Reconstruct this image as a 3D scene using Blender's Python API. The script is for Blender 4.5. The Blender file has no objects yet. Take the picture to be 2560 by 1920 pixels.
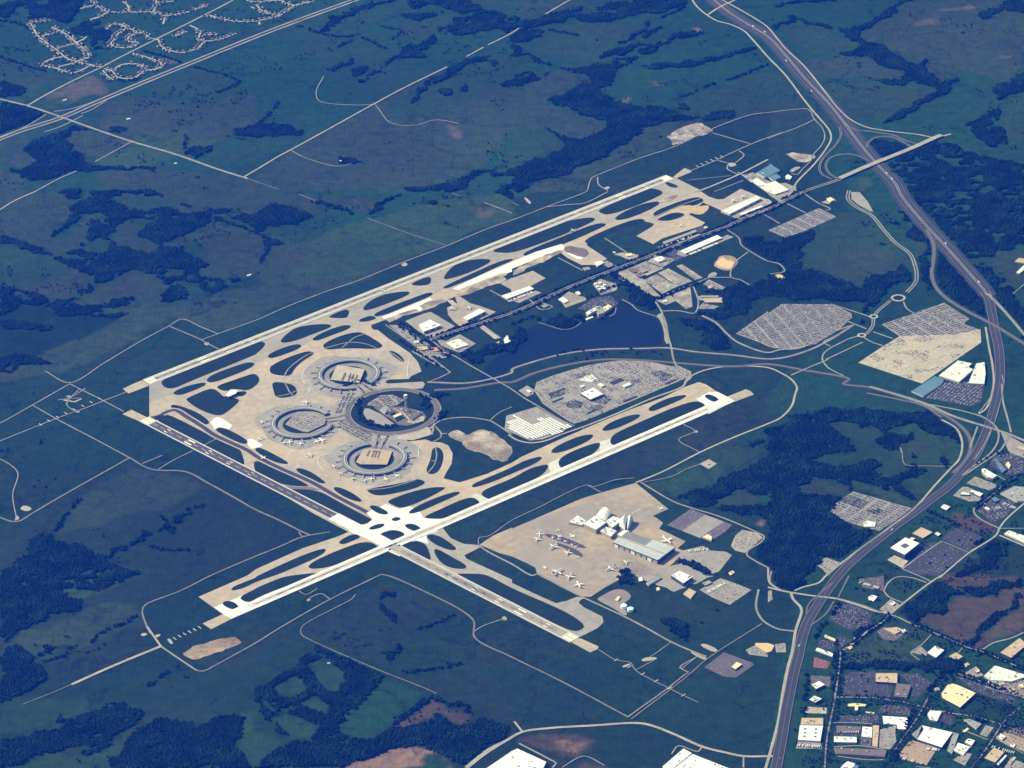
import bpy, bmesh, math, random
import numpy as np
from mathutils import Vector, Matrix
from mathutils.geometry import delaunay_2d_cdt
random.seed(7); rng = np.random.default_rng(11)
S = bpy.context.scene
COL = S.collection
# ------------------------------------------------------------------ camera
CAM_H, CAM_Y = 9868.9, -17833.0
F_PX, PITCH, ROLL = 10660.8, math.radians(28.9603), math.radians(-2.5438)
fwd = Vector((0, math.cos(PITCH), -math.sin(PITCH)))
_r0 = Vector((1, 0, 0)); _u0 = _r0.cross(fwd)
cr, sr = math.cos(ROLL), math.sin(ROLL)
right = _r0 * cr + _u0 * sr
up = _u0 * cr - _r0 * sr
cd = bpy.data.cameras.new('camera'); cam = bpy.data.objects.new('camera', cd); COL.objects.link(cam)
cd.sensor_width = 36.0; cd.lens = 36.0 * F_PX / 2560.0
cd.clip_start = 10.0; cd.clip_end = 90000.0
M = Matrix((right, up, -fwd)).transposed().to_4x4(); M.translation = Vector((0, CAM_Y, CAM_H))
cam.matrix_world = M; S.camera = cam
# ------------------------------------------------------------------ sun and sky
SUN_EL, SUN_AZ = math.radians(40), math.radians(160)   # direction to the sun, angle from +x
sunv = Vector((math.cos(SUN_EL)*math.cos(SUN_AZ), math.cos(SUN_EL)*math.sin(SUN_AZ), math.sin(SUN_EL)))
ld = bpy.data.lights.new('sun', 'SUN'); ld.energy = 5.0; ld.angle = math.radians(0.53); ld.color = (1.0, 0.975, 0.94)
sun = bpy.data.objects.new('sun', ld); COL.objects.link(sun)
sun.rotation_euler = (-sunv).to_track_quat('-Z', 'Y').to_euler(); sun.location = (-9000, 3000, 12000)
W = bpy.data.worlds.new('World'); S.world = W; W.use_nodes = True
nt = W.node_tree; sky = nt.nodes.new('ShaderNodeTexSky'); sky.sky_type = 'NISHITA'; sky.sun_disc = False
sky.sun_elevation = SUN_EL; sky.sun_rotation = math.radians(90) - SUN_AZ
bg = nt.nodes['Background']; nt.links.new(sky.outputs[0], bg.inputs[0]); bg.inputs[1].default_value = 0.10
S.view_settings.view_transform = 'Standard'; S.view_settings.look = 'None'
S.view_settings.exposure = 0.25; S.view_settings.gamma = 1.0; S.view_settings.use_curve_mapping = False
HAZE_D, HAZE_C = 2.05e-5, (0.006, 0.105, 1.0)
S.cycles.volume_bounces = 0; S.cycles.max_bounces = 6; S.cycles.transparent_max_bounces = 8
# ------------------------------------------------------------------ photo grid -> place
K = 640.0 / 2212.0
def P(x, y, z=0.0):
    d = fwd * F_PX + right * (x - 1280.0) - up * (y - 960.0)
    t = (CAM_H - z) / -d.z
    return (d.x * t, CAM_Y + d.y * t, z)
WIN = dict(q1=(1270, 890, 480/2212), q2=(800, 1000, 320/2212), q3=(1400, 1240, 320/2212), q4=(640, 980, 320/2212))
def T(s, z=0.0):
    """'cr: x,y x,y ...' survey points on the photo's 4 x 4 grid, put down on the plane at height z"""
    out = []; w = (0, 0, K)
    for tok in s.split():
        if tok.endswith(':'): w = WIN[tok[:-1]] if tok[0] == 'q' else (int(tok[0]) * 640, int(tok[1]) * 480, K)
        else:
            a, b = tok.split(','); out.append(P(w[0] + float(a) * w[2], w[1] + float(b) * w[2], z))
    return out
def A2(pts): return np.array([(p[0], p[1]) for p in pts], float)
def smooth(p, closed=False, it=2):
    p = A2(p)
    for _ in range(it):
        q = np.roll(p, -1, 0) if closed else p[1:]
        a = p if closed else p[:-1]
        n = np.empty((len(a) * 2, 2)); n[0::2] = a * .75 + q * .25; n[1::2] = a * .25 + q * .75
        if not closed: n = np.vstack([p[:1], n, p[-1:]])
        p = n
    return p
def catmull(p, step=25.0):
    p = A2(p)
    if len(p) < 3: return p
    e = np.vstack([2*p[0]-p[1], p, 2*p[-1]-p[-2]]); out = []
    for i in range(1, len(e) - 2):
        p0, p1, p2, p3 = e[i-1], e[i], e[i+1], e[i+2]
        d0, d1, d2 = [max(1e-3, np.linalg.norm(b-a)) ** .5 for a, b in ((p0,p1),(p1,p2),(p2,p3))]
        m1 = (p1-p0)/d0 - (p2-p0)/(d0+d1) + (p2-p1)/d1
        m2 = (p2-p1)/d1 - (p3-p1)/(d1+d2) + (p3-p2)/d2
        m1 *= d1; m2 *= d1
        n = max(2, int(d1*d1/step))
        for k in range(n):
            t = k/n; out.append((2*t**3-3*t*t+1)*p1+(t**3-2*t*t+t)*m1+(-2*t**3+3*t*t)*p2+(t**3-t*t)*m2)
    out.append(p[-1]); return np.array(out)
def offset(p, d):
    t = np.gradient(p, axis=0); t /= np.linalg.norm(t, axis=1)[:, None] + 1e-9
    return p + np.stack([-t[:, 1], t[:, 0]], 1) * d
def inside(px, py, poly):
    poly = A2(poly); r = np.zeros(px.shape, bool); n = len(poly)
    for i in range(n):
        x0, y0 = poly[i]; x1, y1 = poly[(i+1) % n]
        if y0 == y1: continue
        c = ((y0 > py) != (y1 > py)) & (px < (x1-x0)*(py-y0)/(y1-y0)+x0); r ^= c
    return r
def hashnoise(x, y, s, seed):
    x = x / s; y = y / s
    xi = np.floor(x).astype(np.int64); yi = np.floor(y).astype(np.int64); fx = x-xi; fy = y-yi
    fx = fx*fx*(3-2*fx); fy = fy*fy*(3-2*fy)
    def h(a, b):
        n = (a*374761393 + b*668265263 + seed*974711) & 0xffffffff
        n = ((n ^ (n >> 13)) * 1274126177) & 0xffffffff
        return ((n ^ (n >> 16)) & 0xffff) / 65535.0
    return (h(xi,yi)*(1-fx)+h(xi+1,yi)*fx)*(1-fy)+(h(xi,yi+1)*(1-fx)+h(xi+1,yi+1)*fx)*fy
# ------------------------------------------------------------------ materials
MATS = {}
def mat(name, col, rough=.85, amt=.12, sc=(0.01, 0.12), metal=0.0, attr=None, col2=None, spec=.3, bump=0, panel=0, creek=False):
    if name in MATS: return MATS[name]
    m = bpy.data.materials.new(name); m.use_nodes = True; MATS[name] = m
    N, L = m.node_tree.nodes, m.node_tree.links; b = N['Principled BSDF']
    b.inputs['Roughness'].default_value = rough; b.inputs['Metallic'].default_value = metal
    b.inputs['Specular IOR Level'].default_value = spec
    g = N.new('ShaderNodeNewGeometry'); prev = None
    if attr:
        a = N.new('ShaderNodeAttribute'); a.attribute_name = attr; base = a.outputs['Color']
    else: base = None
    fac = None
    for i, s in enumerate(sc):
        n = N.new('ShaderNodeTexNoise'); n.inputs['Scale'].default_value = s; n.inputs['Detail'].default_value = 5
        L.new(g.outputs['Position'], n.inputs['Vector'])
        if fac is None: fac = n.outputs['Fac']
        else:
            ad = N.new('ShaderNodeMath'); ad.operation = 'ADD'; L.new(fac, ad.inputs[0]); L.new(n.outputs['Fac'], ad.inputs[1]); fac = ad.outputs[0]
    mr = N.new('ShaderNodeMapRange'); L.new(fac, mr.inputs[0])
    mr.inputs[1].default_value = .38*len(sc); mr.inputs[2].default_value = .62*len(sc)
    mr.inputs[3].default_value = 1-amt; mr.inputs[4].default_value = 1+amt
    mx = N.new('ShaderNodeVectorMath'); mx.operation = 'SCALE'
    if base is not None: L.new(base, mx.inputs[0])
    else:
        if col2 is not None:
            mm = N.new('ShaderNodeMix'); mm.data_type = 'RGBA'
            n = N.new('ShaderNodeTexNoise'); n.inputs['Scale'].default_value = sc[0]*.6; n.inputs['Detail'].default_value = 6
            L.new(g.outputs['Position'], n.inputs['Vector'])
            r2 = N.new('ShaderNodeMapRange'); L.new(n.outputs['Fac'], r2.inputs[0]); r2.inputs[1].default_value = .4; r2.inputs[2].default_value = .6
            L.new(r2.outputs[0], mm.inputs['Factor']); mm.inputs['A'].default_value = (*col, 1); mm.inputs['B'].default_value = (*col2, 1)
            L.new(mm.outputs['Result'], mx.inputs[0])
        else: mx.inputs[0].default_value = col
    tone = mr.outputs[0]
    def math_(op, a, c):
        q = N.new('ShaderNodeMath'); q.operation = op
        for i, v in enumerate((a, c)):
            if isinstance(v, (int, float)): q.inputs[i].default_value = v
            elif v is not None: L.new(v, q.inputs[i])
        return q.outputs[0]
    if panel:      # each poured slab or roof sheet has a tone of its own
        rt = N.new('ShaderNodeMapping'); rt.inputs['Rotation'].default_value = (0, 0, math.radians(-36.9)); rt.inputs['Scale'].default_value = (1/panel, 1/panel, 0)
        L.new(g.outputs['Position'], rt.inputs['Vector']); fl = N.new('ShaderNodeVectorMath'); fl.operation = 'FLOOR'; L.new(rt.outputs[0], fl.inputs[0])
        wn = N.new('ShaderNodeTexWhiteNoise'); wn.noise_dimensions = '3D'; L.new(fl.outputs[0], wn.inputs['Vector'])
        tone = math_('MULTIPLY', tone, math_('ADD', math_('MULTIPLY', wn.outputs['Value'], .16), .92))
    if creek:      # branching drains and hoof paths in the pasture
        for sc_, wd, dk in ((.0021, .009, .66), (.0046, .006, .82), (.011, .008, 1.12)):
            n = N.new('ShaderNodeTexNoise'); n.inputs['Scale'].default_value = sc_; n.inputs['Detail'].default_value = 4
            L.new(g.outputs['Position'], n.inputs['Vector']); d = math_('ABSOLUTE', math_('SUBTRACT', n.outputs['Fac'], .5), None)
            r3 = N.new('ShaderNodeMapRange'); L.new(d, r3.inputs[0]); r3.inputs[1].default_value = wd*.3; r3.inputs[2].default_value = wd; r3.inputs[3].default_value = dk; r3.inputs[4].default_value = 1
            tone = math_('MULTIPLY', tone, r3.outputs[0])
        wv = N.new('ShaderNodeTexWave'); wv.inputs['Scale'].default_value = .012; wv.inputs['Distortion'].default_value = 6; wv.inputs['Detail'].default_value = 3; wv.inputs['Detail Scale'].default_value = .6
        L.new(g.outputs['Position'], wv.inputs['Vector']); tone = math_('MULTIPLY', tone, math_('ADD', math_('MULTIPLY', wv.outputs['Fac'], .09), .955))
    L.new(tone, mx.inputs['Scale']); L.new(mx.outputs[0], b.inputs['Base Color'])
    if bump:
        n = N.new('ShaderNodeTexNoise'); n.inputs['Scale'].default_value = .06; n.inputs['Detail'].default_value = 8
        L.new(g.outputs['Position'], n.inputs['Vector']); bp = N.new('ShaderNodeBump'); bp.inputs['Distance'].default_value = bump
        L.new(n.outputs['Fac'], bp.inputs['Height']); L.new(bp.outputs[0], b.inputs['Normal'])
    return m
CONC = mat('taxiway_concrete', (.465,.38,.305), amt=.12, sc=(.004,.03,.3), col2=(.37,.325,.30), panel=22)
GREYC = mat('grey_concrete', (.31,.29,.28), amt=.12, sc=(.004,.05,.3), col2=(.36,.33,.295), panel=22)
NEWC = mat('new_white_concrete', (.74,.74,.84), amt=.05, sc=(.01,.1), panel=22)
RWYC = mat('runway_concrete', (.58,.565,.58), amt=.07, sc=(.006,.08), panel=20)
APRON = mat('apron_concrete', (.37,.32,.285), amt=.12, sc=(.006,.03,.3), col2=(.34,.295,.265), panel=24)
APRON2 = mat('overhaul_apron_concrete', (.315,.27,.245), amt=.16, sc=(.006,.03,.3), col2=(.38,.305,.22), panel=24)
ASPH = mat('asphalt', (.075,.068,.082), amt=.15)
ASPH2 = mat('dark_asphalt', (.052,.046,.062), amt=.12)
LOTC = mat('parking_concrete', (.30,.28,.275), amt=.12, sc=(.02,.2))
LOTC2 = mat('pale_parking_concrete', (.43,.385,.33), amt=.08, sc=(.01,.1), panel=18)
LOTA = mat('parking_asphalt', (.045,.047,.066), amt=.15)
ROADC = mat('road_concrete', (.245,.24,.235), amt=.25, sc=(.015,.12))
ROADL = mat('pale_road_concrete', (.335,.32,.29), amt=.2, sc=(.015,.12))
ROADG = mat('weathered_road_asphalt', (.13,.12,.125), amt=.12)
GRAV = mat('gravel_track', (.17,.165,.155), amt=.3, sc=(.01,.1))
VERGE = mat('dry_verge', (.034,.040,.034), amt=.2)
FWY = mat('freeway_asphalt', (.038,.043,.050), amt=.12)
GRASSA = mat('airfield_grass', (.013,.028,.004), amt=.2, sc=(.01,.06), spec=.05)
PAINT = mat('white_marking_paint', (.82,.81,.76), amt=.03)
YEL = mat('yellow_marking_paint', (.62,.50,.22), amt=.05)
RUBBER = mat('rubber_stained_concrete', (.20,.185,.19), amt=.18, sc=(.01,.15))
RUBBER2 = mat('rubber_stained_pale_concrete', (.36,.33,.31), amt=.15, sc=(.01,.15))
SOIL = mat('bare_soil', (.37,.27,.18), amt=.3, sc=(.01,.06), col2=(.22,.165,.13))
DIRT = mat('graded_dirt', (.44,.38,.33), amt=.35, sc=(.014,.08), col2=(.20,.175,.14))
SAND = mat('tan_sand', (.62,.44,.26), amt=.15)
WATER = mat('lake_water', (.004,.014,.022), rough=.5, amt=.25, sc=(.004,.03), spec=.1, bump=1.5)
ROOFW = mat('white_roof_membrane', (.80,.81,.90), amt=.09, sc=(.03,.15), panel=14)
ROOFC = mat('cream_roof', (.78,.66,.43), amt=.06, panel=14)
ROOFT = mat('tan_roof', (.50,.39,.28), amt=.08, panel=12)
ROOFG = mat('grey_roof', (.30,.305,.32), amt=.08, panel=12)
ROOFL = mat('pale_grey_metal_roof', (.66,.70,.76), amt=.07, panel=12)
ROOFB = mat('blue_metal_roof', (.10,.20,.30), amt=.08)
ROOFR = mat('orange_roof', (.62,.26,.15), amt=.08)
ROOFD = mat('dark_roof', (.10,.095,.11), amt=.1)
ROOFP = mat('dusty_brown_roof', (.17,.13,.13), amt=.1)
WALLW = mat('pale_wall', (.52,.50,.46), amt=.05)
WALLD = mat('dark_wall', (.05,.055,.07), rough=.3, amt=.05)  # one dark tone on all sides of a wall, whatever its cladding
WALLT = mat('tan_wall', (.36,.31,.25), amt=.05)
TANK = mat('pale_blue_tank_paint', (.60,.86,.96), amt=.03)
METAL = mat('grey_steel', (.38,.38,.39), rough=.5, amt=.05)
REDP = mat('red_paint', (.55,.10,.07), amt=.05)
WHITEP = mat('white_aircraft_paint', (.82,.82,.82), rough=.4, amt=.02)
CAR = [mat('car_paint_white', (.8,.8,.8), rough=.35, amt=.02), mat('car_paint_silver', (.42,.43,.45), rough=.35, amt=.02),
       mat('car_paint_black', (.025,.025,.03), rough=.3, amt=.02), mat('car_paint_blue', (.03,.05,.13), rough=.35, amt=.02),
       mat('car_paint_red', (.25,.03,.03), rough=.35, amt=.02), mat('car_glass', (.03,.035,.045), rough=.15, amt=.02)]
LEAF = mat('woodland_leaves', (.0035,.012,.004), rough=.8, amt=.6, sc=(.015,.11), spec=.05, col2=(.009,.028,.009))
LEAF2 = mat('street_tree_leaves', (.008,.016,.008), rough=.8, amt=.25, sc=(.05,.2), spec=.1)
BARK = mat('bark', (.09,.07,.05), amt=.1)
# ------------------------------------------------------------------ objects
def props(o, label=None, cat=None, group=None, kind=None):
    if label: o['label'] = label
    if cat: o['category'] = cat
    if group: o['group'] = group
    if kind: o['kind'] = kind
    return o
def mesh_obj(name, verts, faces, mats, parent=None, fm=None, org=None):
    v = np.asarray(verts, float).reshape(-1, 3)
    if org is None:
        org = np.array([v[:,0].mean(), v[:,1].mean(), v[:,2].min()]) if parent is None else np.zeros(3)
    me = bpy.data.meshes.new(name); me.from_pydata((v - org).tolist(), [], faces)
    for m in (mats if isinstance(mats, (list, tuple)) else [mats]): me.materials.append(m)
    if fm is not None: me.polygons.foreach_set('material_index', fm)
    me.update()
    o = bpy.data.objects.new(name, me); COL.objects.link(o)
    if parent is None: o.location = org
    else: o.parent = parent
    return o
def empty(name, loc, rz=0.0):
    o = bpy.data.objects.new(name, None); COL.objects.link(o); o.location = loc; o.rotation_euler = (0,0,rz); o.empty_display_size = 5; return o
_used = {}
def level(layer, pts, C=45.0):
    """height step of a sheet: one above the highest sheet of its layer that it crosses (checked on a 45 m grid)"""
    nx_ = np.roll(pts, -1, 0); seg = np.linalg.norm(nx_-pts, axis=1); cells = set()
    for a, b, l in zip(pts, nx_, seg):
        if l > 1500 and len(pts) > 60: continue
        n = max(1, int(l/20))
        t = np.arange(n+1)[:,None]/n; q = a+(b-a)*t
        for dx in (-6, 6):
            for dy in (-6, 6):
                cells.update(map(tuple, np.floor((q+(dx,dy))/C).astype(int).tolist()))
    x0, y0 = pts.min(0); x1, y1 = pts.max(0)
    if len(pts) < 400 and (x1-x0)*(y1-y0) < 4e7:
        X, Y = np.meshgrid(np.arange(np.floor(x0/C), np.ceil(x1/C)+1), np.arange(np.floor(y0/C), np.ceil(y1/C)+1))
        k = inside((X+.5)*C, (Y+.5)*C, pts); cells.update(zip(X[k].astype(int).tolist(), Y[k].astype(int).tolist()))
    D = _used.setdefault(layer, {}); lv = 0
    for c in cells: lv = max(lv, D.get(c, -1)+1)
    for c in cells: D[c] = lv
    return lv
BASE = {'field': .05, 'pave': .10, 'pave2': .55, 'island': .95, 'rwy': 1.25, 'road': 1.75, 'mark': 3.2}
def sheet(name, pts, m, layer='pave', sm=0, closed=True, label=None, cat=None, kind='structure', wig=0):
    if m in (DIRT, SOIL) or name in ('quarry', 'works_yard'): wig = wig or 11
    p = smooth(pts, True, sm) if sm else A2(pts)
    if wig:
        q = []
        for i in range(len(p)):
            a, b = p[i], p[(i+1) % len(p)]; n = max(1, int(np.linalg.norm(b-a)/14))
            for k in range(n): q.append(a+(b-a)*k/n)
        p = np.array(q)
        p = p + np.stack([hashnoise(p[:,0],p[:,1],34,3)-.5, hashnoise(p[:,0],p[:,1],34,5)-.5],1)*wig*2
    z = BASE[layer] + .03 * level(layer, p)
    a = 0.5*np.sum(p[:,0]*np.roll(p[:,1],-1)-np.roll(p[:,0],-1)*p[:,1])
    if a < 0: p = p[::-1]
    n = len(p); c0 = p.mean(0)
    vo, _e, fo, *_r = delaunay_2d_cdt([Vector(q-c0) for q in p], [(i, (i+1) % n) for i in range(n)], [], 0, 1e-3)
    vv_ = np.array([tuple(v) for v in vo]) + c0; tri = np.array(fo); cc = vv_[tri].mean(1)
    V = [(x, y, z) for x, y in vv_]; F = []
    for f, k in zip(fo, inside(cc[:,0], cc[:,1], p)):
        if not k: continue
        u, v, w = vv_[f[0]], vv_[f[1]], vv_[f[2]]
        F.append(list(f) if (v[0]-u[0])*(w[1]-u[1])-(v[1]-u[1])*(w[0]-u[0]) > 0 else list(f)[::-1])
    o = mesh_obj(name, V, F, m); return props(o, label, cat, kind=kind)
def ribbon(name, p, w, m, layer='road', step=25, raw=False, z=None):
    p = A2(p) if raw else catmull(p, step)
    a, b = offset(p, w/2), offset(p, -w/2)
    if z is None: z = BASE[layer] + .03 * min(40, level(layer, np.vstack([a, b[::-1]])))
    zz = np.full(len(p), z) if np.isscalar(z) else z
    V = [(x, y, h) for (x, y), h in zip(a, zz)] + [(x, y, h) for (x, y), h in zip(b, zz)]; n = len(p)
    F = [[i, n+i, n+i+1, i+1] for i in range(n-1)]
    return props(mesh_obj(name, V, F, m), kind='structure')
def dashes(name, p, w, m, on, off, layer='mark', lat=0):
    p = catmull(p, 8) if len(p) > 2 else np.array([p[0] + (p[1]-p[0])*t for t in np.linspace(0, 1, 400)])
    if lat: p = offset(p, lat)
    d = np.concatenate([[0], np.cumsum(np.linalg.norm(np.diff(p, axis=0), axis=1))]); V = []; F = []
    s = 0; z = BASE[layer]
    while s < d[-1]:
        q = np.array([[np.interp(t, d, p[:,0]), np.interp(t, d, p[:,1])] for t in (s, min(s+on, d[-1]))])
        if np.linalg.norm(q[1]-q[0]) > .5:
            t = (q[1]-q[0])/np.linalg.norm(q[1]-q[0]); n = np.array([-t[1], t[0]])*w/2
            k = len(V)
            for c in (q[0]-n, q[1]-n, q[1]+n, q[0]+n): V.append((c[0], c[1], z))
            F.append([k,k+1,k+2,k+3])
        s += on + off
    if V: return props(mesh_obj(name, V, F, m), kind='structure')
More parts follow.
